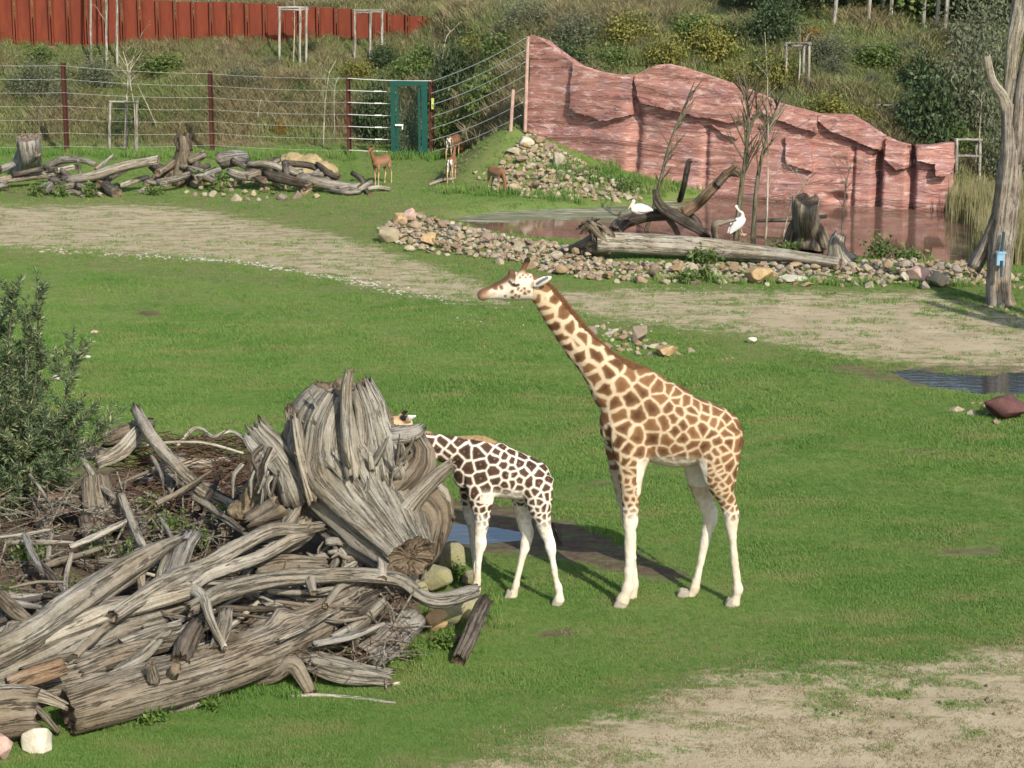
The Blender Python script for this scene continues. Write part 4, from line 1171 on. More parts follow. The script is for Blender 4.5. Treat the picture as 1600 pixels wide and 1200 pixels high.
for i, (p, r, s, grp, lab, k) in enumerate(SPOTS):
    eul = (rn.uniform(-.5, .5), rn.uniform(-.5, .5), rn.uniform(0, 6.28))
    if i < 290:
        o = obj('stone', ROCK_ME[i % 10], None, p)
        o.rotation_euler = eul; o.scale = (r * rn.uniform(.95, 1.25), r * rn.uniform(.85, 1.1), r * rn.uniform(.85, 1.2))
        tag(o, lab, 'stone', grp)
    else:
        v, f = ROCKS[i % 10]
        Mx = np.array(Matrix.Rotation(eul[2], 3, 'Z') @ Matrix.Rotation(eul[0], 3, 'X'))
        mb.add((v * r * np.array([1.1, 1, 1])) @ Mx.T + np.array(p), f)
if mb.n:
    o = obj('stone_rubble', mb.mesh('stone_rubble', M['stones'])); tag(o, 'small stones filling the gaps between the larger stones', kind='stuff')
# gravel under the banks so no lawn shows through the chinks
mb = MB(); rn = random.Random(19)
for poly, n, ridge in ((B1, 900, .12), (B2, 900, .1), (PILE, 700, .05)):
    xs_, ys_ = [p[0] for p in poly], [p[1] for p in poly]; c = 0
    while c < n:
        x, y = rn.uniform(min(xs_), max(xs_)), rn.uniform(min(ys_), max(ys_))
        if not bool(in_poly(np.array([x]), np.array([y]), poly)[0]): continue
        c += 1; q = hit(x, y); v, f = ROCKS[c % 10]; r = rn.uniform(.05, .10)
        mb.add(v * r + np.array([q.x, q.y, q.z + ridge * .5]), f)
o = obj('rubble', mb.mesh('rubble', M['stones'])); tag(o, 'broken small rubble beneath the stone banks', kind='stuff')

def boulder(name, px, py, wpx, hpx, mat, label, cat='rock', seed=0, sink=.12, h=0.0, depth=.9, n=22, bev=.1, rz=0.0):
    q = at(px, py + hpx * .5, h) if h else hit(px, py + hpx * .5)
    sc = scale_at(q); a, c = wpx / sc / 2, hpx / sc / 2 * 1.05
    v, f = rock_geo(seed, n, (1, 1, 1), bev)
    v = v / np.abs(v).max(axis=0)
    Mx = np.array(Matrix.Rotation(rz, 3, 'Y'))
    v = (v @ Mx.T) * np.array([a, a * depth, c])
    o = obj(name, new_mesh(name, v, f, False, M[mat] if isinstance(mat, str) else mat), None, (q.x, q.y + a * depth * .5, q.z + c * (1 - sink)))
    return tag(o, label, cat)
boulder('boulder', 1190, 429, 54, 28, 'ochrerock', 'large ochre boulder at the front of the stone bank below the fallen log', seed=41)
boulder('boulder', 604, 368, 44, 26, 'stone', 'broad pale boulder at the left end of the stone bank', seed=42)
boulder('boulder', 673, 375, 36, 24, 'ochrerock', 'angular orange brown boulder near the left end of the stone bank', seed=43, n=12, bev=.05)
boulder('boulder', 622, 343, 30, 22, 'ochrerock', 'yellowish upright stone at the back left tip of the stone bank', seed=44, n=11, bev=.05)
boulder('boulder', 640, 337, 24, 24, 'pinkrock', 'pinkish grey stone standing beside the yellowish upright stone', seed=45)
boulder('boulder', 1575, 636, 72, 44, 'redrock', 'dark red rock at the right edge beyond the puddle', seed=46, n=18, bev=.06)
boulder('boulder', 1045, 548, 42, 22, 'ochrerock', 'ochre angular boulder in the stone cluster behind the tall giraffe', seed=47, n=14, bev=.05)
boulder('boulder', 1000, 523, 24, 30, 'stone', 'upright split grey stone in the cluster behind the tall giraffe', seed=48, n=12, bev=.05)
boulder('stone', 1175, 532, 17, 11, 'paleblock', 'single white stone lying alone on the bare ground to the right', 'stone', seed=49)
boulder('boulder', 1435, 430, 38, 32, 'pinkrock', 'purplish brown boulder in the shaded part of the stone bank', seed=50)
boulder('boulder', 1470, 437, 34, 26, 'stone', 'dark rounded boulder next to the purplish one in the stone bank', seed=51)
boulder('boulder', 1240, 437, 50, 10, 'paleblock', 'flat pale slab in the grass right of the ochre boulder', seed=52)
boulder('boulder', 820, 222, 30, 18, 'paleblock', 'pale greenish boulder at the top left of the stone heap', seed=53)
boulder('stone', 148, 519, 15, 6, 'pinkrock', 'flat grey stone lying on the lawn at the far left', 'stone', seed=54)
boulder('stone', 137, 558, 10, 5, 'paleblock', 'small white stone beside the tip of the shrub', 'stone', seed=55)
boulder('stone', 88, 592, 18, 10, 'paleblock', 'dull yellowish stone half hidden by the shrub', 'stone', seed=56)
boulder('boulder', 57, 1160, 56, 40, 'paleblock', 'pale angular stone on the grass at the bottom left corner', seed=57, n=14, bev=.05)
boulder('stone', 618, 1066, 24, 15, 'paleblock', 'small squared cream stone on the grass at the front of the log pile', 'stone', seed=58, n=9, bev=.06)
boulder('boulder', 2, 1165, 36, 50, 'pinkrock', 'pinkish stone cut by the lower left edge', seed=59)
# mossy rocks under the upturned stump
for i, (px, py, w_, h_, mt, lab) in enumerate([
        (700, 958, 62, 56, 'mossrock', 'big mossy boulder at the right foot of the log pile'),
        (683, 905, 56, 40, 'mossrock', 'yellow green mossy rock under the upturned stump'),
        (655, 893, 26, 24, 'pinkrock', 'small pink rock wedged below the stump'),
        (672, 870, 34, 30, 'mossrock', 'narrow yellowish rock tight against the stump'),
        (706, 872, 44, 50, 'mossrock', 'dark shaded rock behind the mossy ones beside the puddle'),
        (728, 955, 44, 34, 'mossrock', 'low mossy rock by the calf front hoof'),
        (680, 968, 42, 44, 'ochrerock', 'rounded brown rock at the right end of the log pile'),
        (738, 905, 34, 22, 'mossrock', 'small stone in the grass behind the mossy boulder'),
        (640, 925, 60, 40, 'mossrock', 'grey green rock under the bent branch')]):
    boulder('boulder', px, py, w_, h_, mt, lab, seed=70 + i, h=.02, sink=.05)
# pebble edging of the sandy track
mb = MB(); rn = random.Random(23)
line = crom([(68, 391, 0), (200, 399, 0), (300, 404, 0), (370, 409, 0), (430, 418, 0), (500, 431, 0), (560, 440, 0), (620, 455, 0), (720, 474, 0)], 12)[:, :2]
for i in range(480):
    k = rn.random() * (len(line) - 1.01); a = line[int(k)]; b = line[int(k) + 1]; t = k - int(k)
    x, y = a + (b - a) * t
    wdt = 2.2 + 3.0 * smooth(480, 640, np.array([x]))[0]
    q = at(x + rn.gauss(0, 3), y + rn.gauss(0, wdt * .75)); v, f = ROCKS[i % 10]; r = rn.uniform(.012, .048)
    mb.add(v * r * np.array([1.2, 1, .7]) + np.array([q.x, q.y, H1(q.x, q.y) + .012]), f)
for i in range(160):
    x, y = rn.uniform(700, 1200), rn.uniform(445, 520); q = at(x, y); v, f = ROCKS[i % 10]; r = rn.uniform(.012, .03)
    mb.add(v * r + np.array([q.x, q.y, H1(q.x, q.y) + .008]), f)
o = obj('pebbles', mb.mesh('pebbles', M['pebble'])); tag(o, 'white pebbles edging the sandy track', kind='stuff')
# droppings on the worn ground at the lower right
dung = new_mesh('dropping', *[ROCKS[3][0] * .026, ROCKS[3][1]], False, M['darkwood'])
for i, (px, py) in enumerate([(1160, 1062), (1210, 1045), (1257, 1106), (1276, 1113), (1302, 1120), (1316, 1117), (1307, 1089), (1395, 1122), (1405, 1094), (1418, 1084), (1469, 1100), (1541, 1097), (1545, 1101), (1550, 1099), (1543, 1095), (1570, 1101), (1553, 1119), (1578, 1118), (1360, 1147), (1541, 1075), (1563, 1170), (1292, 460), (1298, 461), (1304, 460)]):
    q = at(px, py); o = obj('dropping', dung, None, (q.x, q.y, H1(q.x, q.y) + .015)); o.rotation_euler = (0, 0, i * 1.3)
    if py < 500: o.scale = (2.6, 1.6, 1.4)
    tag(o, 'small black dropping on the worn ground' if py > 500 else 'dark lump on the bare ground near the stone bank', 'dropping', 'droppings on the worn ground' if py > 500 else 'dark lumps near the stone bank')
# ------------------------------------------------------------------ foreground log pile
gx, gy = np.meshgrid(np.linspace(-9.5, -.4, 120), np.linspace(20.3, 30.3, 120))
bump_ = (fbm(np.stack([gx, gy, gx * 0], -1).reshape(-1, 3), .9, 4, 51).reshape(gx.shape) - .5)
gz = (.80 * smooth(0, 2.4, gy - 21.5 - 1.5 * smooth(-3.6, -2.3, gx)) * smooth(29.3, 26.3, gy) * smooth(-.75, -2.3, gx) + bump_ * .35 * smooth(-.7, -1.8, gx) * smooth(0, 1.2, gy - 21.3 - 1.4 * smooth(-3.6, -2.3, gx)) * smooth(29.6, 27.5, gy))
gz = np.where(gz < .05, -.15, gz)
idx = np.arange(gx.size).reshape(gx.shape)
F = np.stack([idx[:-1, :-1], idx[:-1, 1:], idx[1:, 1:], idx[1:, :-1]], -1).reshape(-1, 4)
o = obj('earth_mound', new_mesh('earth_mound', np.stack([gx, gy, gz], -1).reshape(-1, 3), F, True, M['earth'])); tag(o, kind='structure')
def mound(x, y):
    i = int(np.clip((x + 9.5) / 9.1 * 119, 0, 119)); j = int(np.clip((y - 20.3) / 10.0 * 119, 0, 119))
    return max(0.0, float(gz[j, i]))
HFY = [1160, 1120, 1050, 1000, 950, 900, 840, 780, 700, 640]
HFZ = [.12, .22, .45, .62, .80, .95, 1.15, 1.3, 1.5, 1.7]
def W(pts, dh=0.0):
    return [(a, b, float(np.interp(b, HFY[::-1], HFZ[::-1])) + dh) for a, b in pts]
def low(pts, h0, h1):
    n = len(pts); return [(a, b, h0 + (h1 - h0) * i / max(1, n - 1)) for i, (a, b) in enumerate(pts)]
PG = None
wood('log', [(108, 1112, .27), (200, 1085, .32), (330, 1042, .38), (440, 1003, .44), (530, 960, .56), (578, 922, .70)], [35, 38, 40, 38, 31, 20], 'logbrown',
     'thick brown log along the front of the pile, its sawn end at the left', 'log', 11, knots=3, seg=24, jag=.15, rough=.09,
     stubs=[([(452, 985, .50), (453, 940, .62), (468, 918, .75)], [16, 10, 8], 5), ([(262, 1062, .38), (275, 1045, .6)], [14, 9], 6), ([(240, 1064, .5), (235, 1040, .68)], [10, 8], 61)])
wood('log', [(-70, 1130, .35), (0, 1118, .34), (54, 1112, .32)], [40, 42, 38], 'logbrown', 'thick broken log end cut by the lower left edge', 'log', 12, seg=22, jag=.3)
wood('log', W([(-40, 1035), (0, 1018), (60, 985), (110, 950), (190, 893), (240, 862), (278, 843)], .08), [24, 23, 23, 25, 22, 14, 7], 'log', 'long pale grey limb on top of the pile rising rightwards from the left edge', 'log', 13, rough=.16, seg=20, knots=2)
wood('log', W([(-40, 1050), (0, 1034), (67, 1000), (160, 960), (227, 945), (300, 922)], .02), [13, 14, 15, 15, 14, 12], 'bleach', 'slender bleached pole lying under the pale limb and ending in a bend', 'branch', 14, seg=16,
     stubs=[([(300, 922, .9), (313, 928, .93), (330, 965, .82), (351, 1012, .66)], [11, 9, 7, 5], 9), ([(70, 1003, .6), (20, 1020, .6)], [9, 4], 10)])
wood('log', W([(-60, 1078), (0, 1055), (83, 1018), (167, 985), (230, 967), (287, 948)], -.14), [36, 38, 40, 38, 30, 20], 'log', 'big fluted grey trunk through the middle of the pile at the left', 'log', 15, rough=.17, seg=26)
wood('branch', [(300, 950, .82), (350, 926, .92), (437, 905, 1.0), (500, 899, 1.0), (569, 900, .95), (627, 908, .85), (662, 932, .72), (690, 938, .66), (738, 925, .60)], [12, 14, 13, 12.5, 12.5, 12, 11, 13, 12], 'log',
     'long bent grey branch crossing before the stump and dipping at its right end', 'branch', 16, seg=16, rough=.10, stubs=[([(596, 905, .92), (598, 885, 1.02), (592, 872, 1.1)], [10, 8, 2], 3), ([(484, 905, .98), (490, 925, .9)], [10, 6], 4)])
wood('branch', W([(180, 960), (213, 938), (273, 903), (333, 878), (420, 833), (470, 828), (502, 822)], .08), [11, 12, 13, 12, 11, 10, 8], 'log', 'weathered branch leading up from the middle of the pile to the stump', 'branch', 17, seg=14, rough=.15)
wood('branch', W([(300, 915), (330, 898), (400, 872), (450, 846), (478, 838)], .04), [10, 11, 10, 9, 5], 'log', 'splintered branch lying just under the branch that leads to the stump', 'branch', 18, seg=14, rough=.18)
wood('branch', W([(128, 1046), (200, 1022), (277, 1002)], -.08), [18, 17, 12], 'logbrown', 'short split log below the big fluted trunk', 'log', 19, seg=16, rough=.18, jag=1)
wood('branch', W([(190, 1005), (235, 990), (280, 977)], -.03), [9, 9, 6], 'log', 'short pale splinter with a forked tip above the short split log', 'branch', 20, seg=12, rough=.2)
wood('branch', W([(-20, 1083), (30, 1082), (70, 1090), (103, 1103)], .08), [11, 12, 10, 6], 'bleach', 'curved bleached branch lying across the log end at the left edge', 'branch', 21, seg=12)
wood('log', W([(14, 1070), (55, 1056), (98, 1041)], .08), [13, 15, 13], 'orangewood', 'short tan log piece lying across the big fluted trunk at the left', 'log', 22, seg=14, jag=.2)
wood('log', W([(50, 1078), (100, 1066), (152, 1052)], -.16), [34, 36, 32], 'logbrown', 'blunt stump chunk wedged behind the thick brown log', 'log', 23, seg=22, jag=.4)
wood('branch', [(46, 1098, .42), (68, 1118, .25), (90, 1142, .08)], [8, 9, 7], 'log', 'short slat shaped branch leaning on the grass beside the sawn end', 'branch', 24, seg=10, flat=.6)
wood('branch', W([(283, 1030), (292, 1008), (305, 983)], .06), [15, 18, 14], 'darkwood', 'dark bent stub standing between the logs', 'log', 25, seg=14)
wood('branch', W([(338, 1012), (346, 985), (352, 958)], .03), [11, 13, 11], 'log', 'upright plank shaped splinter near the middle of the pile', 'plank', 26, seg=10, flat=.5)
wood('log', [(566, 1030, .22), (600, 1003, .32), (642, 968, .42)], [27, 30, 27], 'grey', 'smooth grey split log at the right front of the pile', 'log', 27, seg=22, rough=.06, jag=.12, flat=.8)
wood('log', [(466, 1028, .28), (530, 1046, .22), (604, 1058, .12)], [15, 19, 13], 'log', 'tapered grey log pointing to the cream stone', 'log', 28, seg=18, rough=.14, jag=.9)
wood('branch', [(520, 1000, .5), (560, 975, .58), (598, 942, .68)], [9, 9, 8], 'log', 'thin grey branch under the right half of the bent branch', 'branch', 29, seg=12)
wood('log', [(718, 1028, .06), (735, 990, .22), (752, 950, .38), (758, 940, .42)], [12, 13, 12, 10], 'darkwood', 'dark log leaning alone at the right end of the pile near the calf', 'log', 30, seg=14, rough=.07, stubs=[([(735, 995, .2), (706, 1003, .05)], [8, 5], 2)])
wood('stick', [(450, 1087, .03), (530, 1088, .03), (618, 1098, .03)], [4, 3.5, 2], 'bleach', 'thin pale stick lying on the grass in front of the pile', 'stick', 31, seg=8)
wood('branch', [(400, 1062, .1), (430, 1055, .18), (462, 1040, .3), (485, 1080, .05)], [9, 11, 12, 8], 'logbrown', 'gnarled root piece on the grass under the thick brown log', 'branch', 32, seg=12, rough=.2)
wood('stick', [(258, 1110, .05), (300, 1102, .06), (330, 1092, .1)], [5, 8, 7], 'log', 'short pale chunk half hidden in weeds before the brown log', 'stick', 33, seg=10)
wood('branch', [(216, 646, 1.75), (235, 680, 1.62), (264, 716, 1.45), (315, 764, 1.2), (384, 802, 1.0)], [8, 10, 10, 10.5, 10], 'bleach', 'long pale pole leaning over the brushwood with a split upper end', 'pole', 34, seg=14, rough=.08, jag=3, stubs=[([(240, 690, 1.58), (222, 672, 1.6), (207, 658, 1.62)], [6, 5, 2], 1)])
wood('branch', [(352, 826, 1.08), (385, 804, 1.15), (422, 792, 1.2), (445, 780, 1.25)], [10, 11, 10, 8], 'bleach', 'short pale branch in front of the root plate', 'branch', 35, seg=12)
wood('log', [(66, 783, 1.0), (110, 788, .98), (150, 795, .95), (200, 804, .92), (245, 812, .9)], [13, 13.5, 13, 12, 10], 'logbrown', 'brown log with a torn orange end lying level below the brushwood', 'log', 36, seg=16, jag=1.2)
o_ = wood('log', [(68, 781, 1.02), (82, 785, 1.01), (98, 788, 1.0)], [10, 14.2, 13.2], 'orangewood', 'torn orange end piece of the level brown log', 'log', 361, seg=14, jag=.7)
wood('branch', [(189, 775, 1.25), (197, 795, 1.18), (210, 826, 1.1), (230, 868, 1.0)], [7, 7, 7, 6], 'bleach', 'pale upright stick leaning in front of the level brown log', 'stick', 37, seg=10)
wood('branch', [(216, 862, 1.05), (219, 895, .95), (222, 930, .85)], [6.5, 7, 6], 'bleach', 'short white stick standing behind the long pale limb', 'stick', 38, seg=10)
wood('branch', [(82, 835, 1.0), (76, 868, .88), (70, 905, .78)], [3, 5.5, 5], 'log', 'grey broken stick standing in the weeds at the left', 'stick', 39, seg=10, jag=.7)
wood('branch', [(112, 866, .95), (105, 895, .85), (102, 920, .8), (104, 948, .72)], [4, 4, 4, 3.5], 'bleach', 'thin curved pale stick standing in the weeds', 'stick', 40, seg=8)
wood('stump', [(163, 838, .70), (158, 800, .95), (150, 752, 1.28)], [28, 27, 22], 'logbrown', 'upright brown stump block behind the level brown log', 'stump', 41, seg=20, jag=.25, rough=.08)
wood('log', [(135, 812, .95), (145, 845, .82), (152, 878, .7)], [11, 12, 11], 'logbrown', 'short brown post below the level log, nearer the middle', 'log', 42, seg=12)
wood('log', [(64, 796, .98), (68, 825, .85), (72, 852, .75)], [11, 12, 11], 'log', 'short grey post below the torn orange end', 'log', 43, seg=12)
wood('log', [(112, 698, 1.3), (135, 706, 1.25), (165, 712, 1.2)], [11, 12, 9], 'log', 'weathered log end at the back of the pile beside the shrub', 'log', 44, seg=14)
wood('branch', [(154, 722, 1.25), (186, 705, 1.38), (206, 684, 1.5), (216, 674, 1.55)], [9, 11, 11, 9], 'bleach', 'bleached branch at the back of the pile behind the long pale pole', 'branch', 45, seg=12)
wood('branch', [(70, 718, 1.15), (110, 717, 1.2), (152, 713, 1.25)], [6, 6, 5], 'bleach', 'thin white branch lying level beside the shrub', 'branch', 46, seg=10)
wood('branch', [(165, 688, 1.35), (195, 676, 1.45), (230, 664, 1.5)], [12, 14, 11], 'logbrown', 'brown log end at the very back of the pile', 'log', 47, seg=14)
wood('branch', [(270, 705, 1.2), (300, 672, 1.42), (318, 672, 1.42), (333, 682, 1.38), (362, 674, 1.42), (390, 694, 1.35)], [3, 3, 3, 3, 3, 2.5], 'palebark', 'thin crooked twig arching over the brushwood', 'twig', 48, seg=8)
wood('branch', [(205, 700, 1.3), (260, 691, 1.4), (320, 692, 1.4), (380, 708, 1.3)], [2.4, 2.4, 2.4, 2], 'palebark', 'long thin twig lying level over the brushwood', 'twig', 49, seg=8)
wood('log', W([(262, 905), (280, 872), (298, 838)], .03), [13, 17, 17], 'grey', 'wide split wedge of grey wood standing behind the pale limb', 'wedge', 50, seg=14, flat=.45, jag=.9)
wood('branch', W([(246, 915), (255, 890), (262, 868)], 0), [8, 9, 7], 'log', 'narrow grey slat beside the wide split wedge', 'slat', 51, seg=10, flat=.5)
wood('log', W([(405, 892), (450, 884), (504, 886)], -.12), [17, 18, 14], 'logbrown', 'short dark log under the bent branch', 'log', 52, seg=16, rough=.15)
wood('log', W([(350, 868), (390, 852), (430, 838)], -.10), [13, 14, 10], 'log', 'grey broken log left of the stump', 'log', 53, seg=14, rough=.18)
wood('log', W([(0, 930), (25, 955), (50, 975)], -.05), [10, 13, 9], 'logbrown', 'brown branch slanting down at the left edge behind the pale limb', 'branch', 54, seg=12)
wood('log', W([(350, 1000), (385, 1012), (420, 1022)], -.2), [16, 17, 14], 'logbrown', 'dark log end deep in the gap under the bent branch', 'log', 55, seg=14)
wood('log', W([(500, 985), (545, 960), (590, 935)], -.18), [15, 16, 12], 'darkwood', 'dark log deep in the pile below the stump', 'log', 56, seg=14)
# filler limbs wedged deep in the pile
rn = random.Random(77)
for i in range(104):
    if i < 22:
        cx, cy = rn.uniform(-20, 560), 0; cy = rn.uniform(905, 1040) - cx * .09 + 20
        an = rn.uniform(-.75, .15); ln = rn.uniform(50, 130)
    else:
        cx, cy = rn.uniform(-20, 440), rn.uniform(720, 880); an = rn.uniform(-1.2, 1.2); ln = rn.uniform(35, 90)
    if i >= 34:
        cx = rn.uniform(10, 560); cy = rn.uniform(895, 1025) - cx * .10 + 25; an = rn.uniform(-.8, .25); ln = rn.uniform(60, 150)
        if i >= 84: cx, cy, an, ln = rn.uniform(-10, 430), rn.uniform(730, 900), rn.uniform(-1.3, 1.3), rn.uniform(40, 110)
    dx, dy = math.cos(an) * ln / 2, math.sin(an) * ln / 2
    p = W([(cx - dx, cy - dy), (cx + rn.uniform(-8, 8), cy + rn.uniform(-8, 8)), (cx + dx, cy + dy)], (-.22 if i < 22 else -.30) if i < 34 else rn.uniform(-.16, .0))
    r0 = rn.uniform(6, 15) if i < 34 else rn.uniform(2.5, 6)
    mt = rn.choice(['log', 'logbrown', 'log', 'darkwood', 'grey', 'log', 'bleach']); tn = {'log': 'weathered', 'logbrown': 'brown', 'darkwood': 'dark', 'grey': 'grey', 'bleach': 'bleached'}[mt]; pl = 'deep among the larger logs of the near pile' if i < 22 else ('in the weedy back of the near pile' if i < 34 or i >= 84 else 'across the front of the near pile')
    wood('branch', p, [r0, r0 * 1.05, r0 * .6], mt, ('thin ' if i >= 34 else 'thick ') + tn + ' broken limb wedged ' + pl, 'branch', 200 + i, ('thin ' if i >= 34 else 'thick ') + tn + ' limbs wedged ' + pl, seg=12, rough=.16, jag=1)
# brushwood and litter
def sticks(name, n, fn, rad, mat, label, seed):
    rn = np.random.RandomState(seed); mb = MB(); G_ = []
    for i in range(n):
        p, d, L = fn(rn)
        q = [p + d * t * L + rn.normal(0, .03, 3) * L for t in (-.5, -.1, .2, .5)]
        r = rad * rn.uniform(.5, 1.3)
        v, f, _ = tube_geo(q, [r, r, r * .8, r * .4], 5)
        mb.add(v, f, grain=v, endcap=np.zeros(len(v)))
    o = obj(name, mb.mesh(name, M[mat])); tag(o, label, kind='stuff')
def brush(rn):
    px, py = rn.uniform(205, 400), rn.uniform(685, 800)
    p = np.array(at(px, py, float(np.interp(py, [640, 700, 780, 840], [1.5, 1.25, .95, .8])) + rn.uniform(-.12, .05)))
    d = np.array([rn.choice([-1, 1]) * 1.0, rn.normal(0, .5), rn.normal(.02, .28)]); return p, d / np.linalg.norm(d), rn.uniform(.4, 1.3)
sticks('brushwood', 520, brush, .007, 'twig', 'reddish thin brushwood heaped behind the stump', 3)
def litter(rn):
    px = rn.uniform(-40, 640); py = rn.uniform(760, 1040)
    if px > 450: py = max(py, 930)
    p = np.array(at(px, py, max(.05, float(np.interp(py, HFY[::-1], HFZ[::-1])) - .2)))
    d = rn.normal(0, 1, 3) * [1, .6, .45]; return p, d / np.linalg.norm(d), rn.uniform(.2, .8)
sticks('stick_litter', 800, litter, .011, 'log', 'loose sticks and splinters in the gaps of the near pile', 4)
sticks('twig_litter', 700, litter, .005, 'twig', 'thin dead twigs in the gaps of the near pile', 5)

# ------------------------------------------------------------------ the upturned root stump
SY = 24.15
def Rt(px, py, dy=0.0): return on_y(px, py, SY + dy)
def stump():
    root = empty('root_stump', at(600, 930), 'huge upturned root stump with splayed grey roots and its sawn end to the lower right', 'stump')
    def limb(name, spec, mat, seed, **kw):
        P = [Rt(a, b, d) for a, b, d, r in spec]; rr = [r / scale_at(p) for p, (_, _, _, r) in zip(P, spec)]
        kw.setdefault('seg', 40); kw.setdefault('rough', .18); kw.setdefault('twist', .25)
        return put(name, log_mesh(name, P, rr, M[mat], seed, **kw), root)
    limb('trunk', [(640, 872, -.85, 42), (616, 846, -.58, 53), (582, 805, -.24, 68), (553, 757, .05, 84), (536, 706, .20, 86), (530, 655, .22, 70), (540, 612, .22, 44)], 'log', 301, seg=96, rough=.15, jag=.05, step=.03, twist=.1, wand=.1)
    limb('root', [(550, 735, -.42, 30), (545, 690, -.40, 22), (541, 640, -.36, 19), (541, 605, -.32, 17), (545, 586, -.3, 13)], 'bleach', 302, flat=.5, rough=.10, jag=.7, wand=.1)
    limb('root', [(594, 740, -.15, 42), (586, 690, -.12, 28), (577, 640, -.08, 22), (566, 608, -.05, 17)], 'log', 303, rough=.25, jag=.7, wand=.2)
    limb('root', [(492, 770, -.25, 34), (474, 715, -.25, 22), (466, 680, -.22, 17), (462, 655, -.2, 13)], 'bleach', 304, flat=.5, jag=.7, wand=.15)
    limb('root', [(520, 730, -.05, 36), (508, 670, 0, 24), (506, 640, .05, 17)], 'log', 305, jag=.7, wand=.1, flat=.6)
    limb('root', [(565, 720, .1, 44), (560, 660, .15, 34), (552, 618, .18, 26)], 'logbrown', 315, rough=.26, jag=.7, wand=.2)
    limb('root', [(470, 770, .05, 42), (440, 722, .05, 26), (418, 692, .08, 19), (402, 670, .1, 15)], 'log', 306, rough=.26, jag=.7, wand=.2)
    limb('root', [(420, 720, .0, 16), (398, 700, .02, 15), (388, 684, .05, 12)], 'grey', 3061, rough=.25, jag=.7, wand=.1, flat=.6)
    limb('root', [(457, 700, .15, 16), (452, 665, .15, 13), (451, 640, .15, 11)], 'logbrown', 307, jag=.7, flat=.6)
    limb('root', [(470, 655, .1, 7), (488, 628, .1, 5), (505, 614, .1, 4.5), (524, 608, .1, 4)], 'log', 308, seg=10)
    limb('root', [(610, 838, -.35, 40), (636, 795, -.42, 27), (662, 764, -.42, 20), (684, 742, -.4, 17), (698, 731, -.38, 14)], 'bleach', 309, flat=.6, rough=.14, jag=.8, wand=.1)
    limb('root', [(590, 760, .1, 52), (620, 726, .12, 42), (638, 704, .14, 28), (648, 694, .15, 20)], 'logbrown', 310, rough=.28, knots=3)
    limb('root', [(580, 720, .12, 46), (600, 694, .16, 28), (612, 680, .2, 16)], 'logbrown', 311, rough=.28, knots=2)
    limb('root', [(602, 680, -.05, 13), (624, 679, -.08, 16), (646, 676, -.05, 14), (653, 672, 0, 9)], 'grey', 312, rough=.18, jag=.9)
    limb('root', [(628, 800, .1, 42), (660, 788, .1, 36), (678, 812, .05, 27), (672, 850, 0, 20), (662, 880, 0, 12)], 'logbrown', 313, rough=.30, knots=4, seg=40)
    limb('root', [(655, 775, .2, 30), (684, 775, .2, 20), (692, 800, .2, 14)], 'log', 314, rough=.28, jag=1.2)
    limb('root', [(615, 750, 0, 40), (640, 735, -.05, 30), (655, 715, -.05, 20), (652, 700, 0, 15)], 'logbrown', 316, rough=.28, jag=1.2)
    limb('root', [(440, 790, -.15, 30), (415, 800, -.18, 22), (392, 815, -.2, 14)], 'logbrown', 317, rough=.25)
    limb('root', [(470, 820, -.3, 26), (450, 845, -.35, 18), (420, 850, -.38, 12)], 'log', 318, rough=.25, jag=1.5)
    rn = np.random.RandomState(16)
    for i in range(30):                              # splinters and broken root ends
        a, b = rn.uniform(440, 640), rn.uniform(635, 790)
        if i < 8: a, b = rn.uniform(455, 600), rn.uniform(622, 665)
        if a > 592: b = max(b, 705)
        an = rn.normal(1.65 + (a - 545) * -.004, .35); ln = rn.uniform(18, 48); r = rn.uniform(2.5, 6.5)
        dd = -.62 + .35 * abs(a - 545) / 100 - rn.rand() * .1 if b > 690 else rn.uniform(-.25, .2)
        limb('splinter', [(a - math.cos(an) * ln * .5, b + math.sin(an) * ln * .5, dd + .05, r), (a, b, dd, r * .9), (a + math.cos(an) * ln * .5, b - math.sin(an) * ln * .5, dd - .03, r * .35)],
             ['log', 'logbrown', 'bleach', 'grey'][i % 4], 1300 + i, seg=8, flat=.5, jag=1.5, wand=.2)
    # dangling thin roots on the soil plate
    rn = np.random.RandomState(6)
    for i in range(14):
        a, b = rn.uniform(375, 440), rn.uniform(690, 740)
        limb('rootlet', [(a, b, -.12, 4), (a - rn.uniform(5, 16), b + 18, -.2, 3.5), (a - rn.uniform(0, 20), b + rn.uniform(32, 60), -.22, 2)], 'darkwood' if i % 2 else 'log', 330 + i, seg=8)
    blobs = []
    for a, b, d, r in [(430, 770, .12, 34), (405, 760, .2, 26), (395, 780, .18, 26), (455, 750, .15, 40), (440, 800, .05, 32), (480, 720, .25, 34), (505, 690, .3, 30), (572, 660, .3, 24), (628, 740, .3, 36), (648, 722, .3, 24), (600, 700, .35, 40), (380, 800, .15, 24), (520, 640, .25, 26), (560, 625, .28, 26), (590, 660, .28, 24), (540, 610, .3, 18), (455, 690, .3, 24)]:
        c = Rt(a, b, d); k = r / scale_at(c); blobs.append(ball(c, (k, k * .7, k), 10))
    V, F, N = fuse(blobs, .03, 1)
    V = V + N * ((fbm(V, 6, 4, 5) - .5) * .26)[:, None] + N * ((fbm(V, 22, 3, 6) - .5) * .08)[:, None]
    put('soil_clod', new_mesh('soil_clod', V, F, True, M['soil']), root)
    return root
stump()
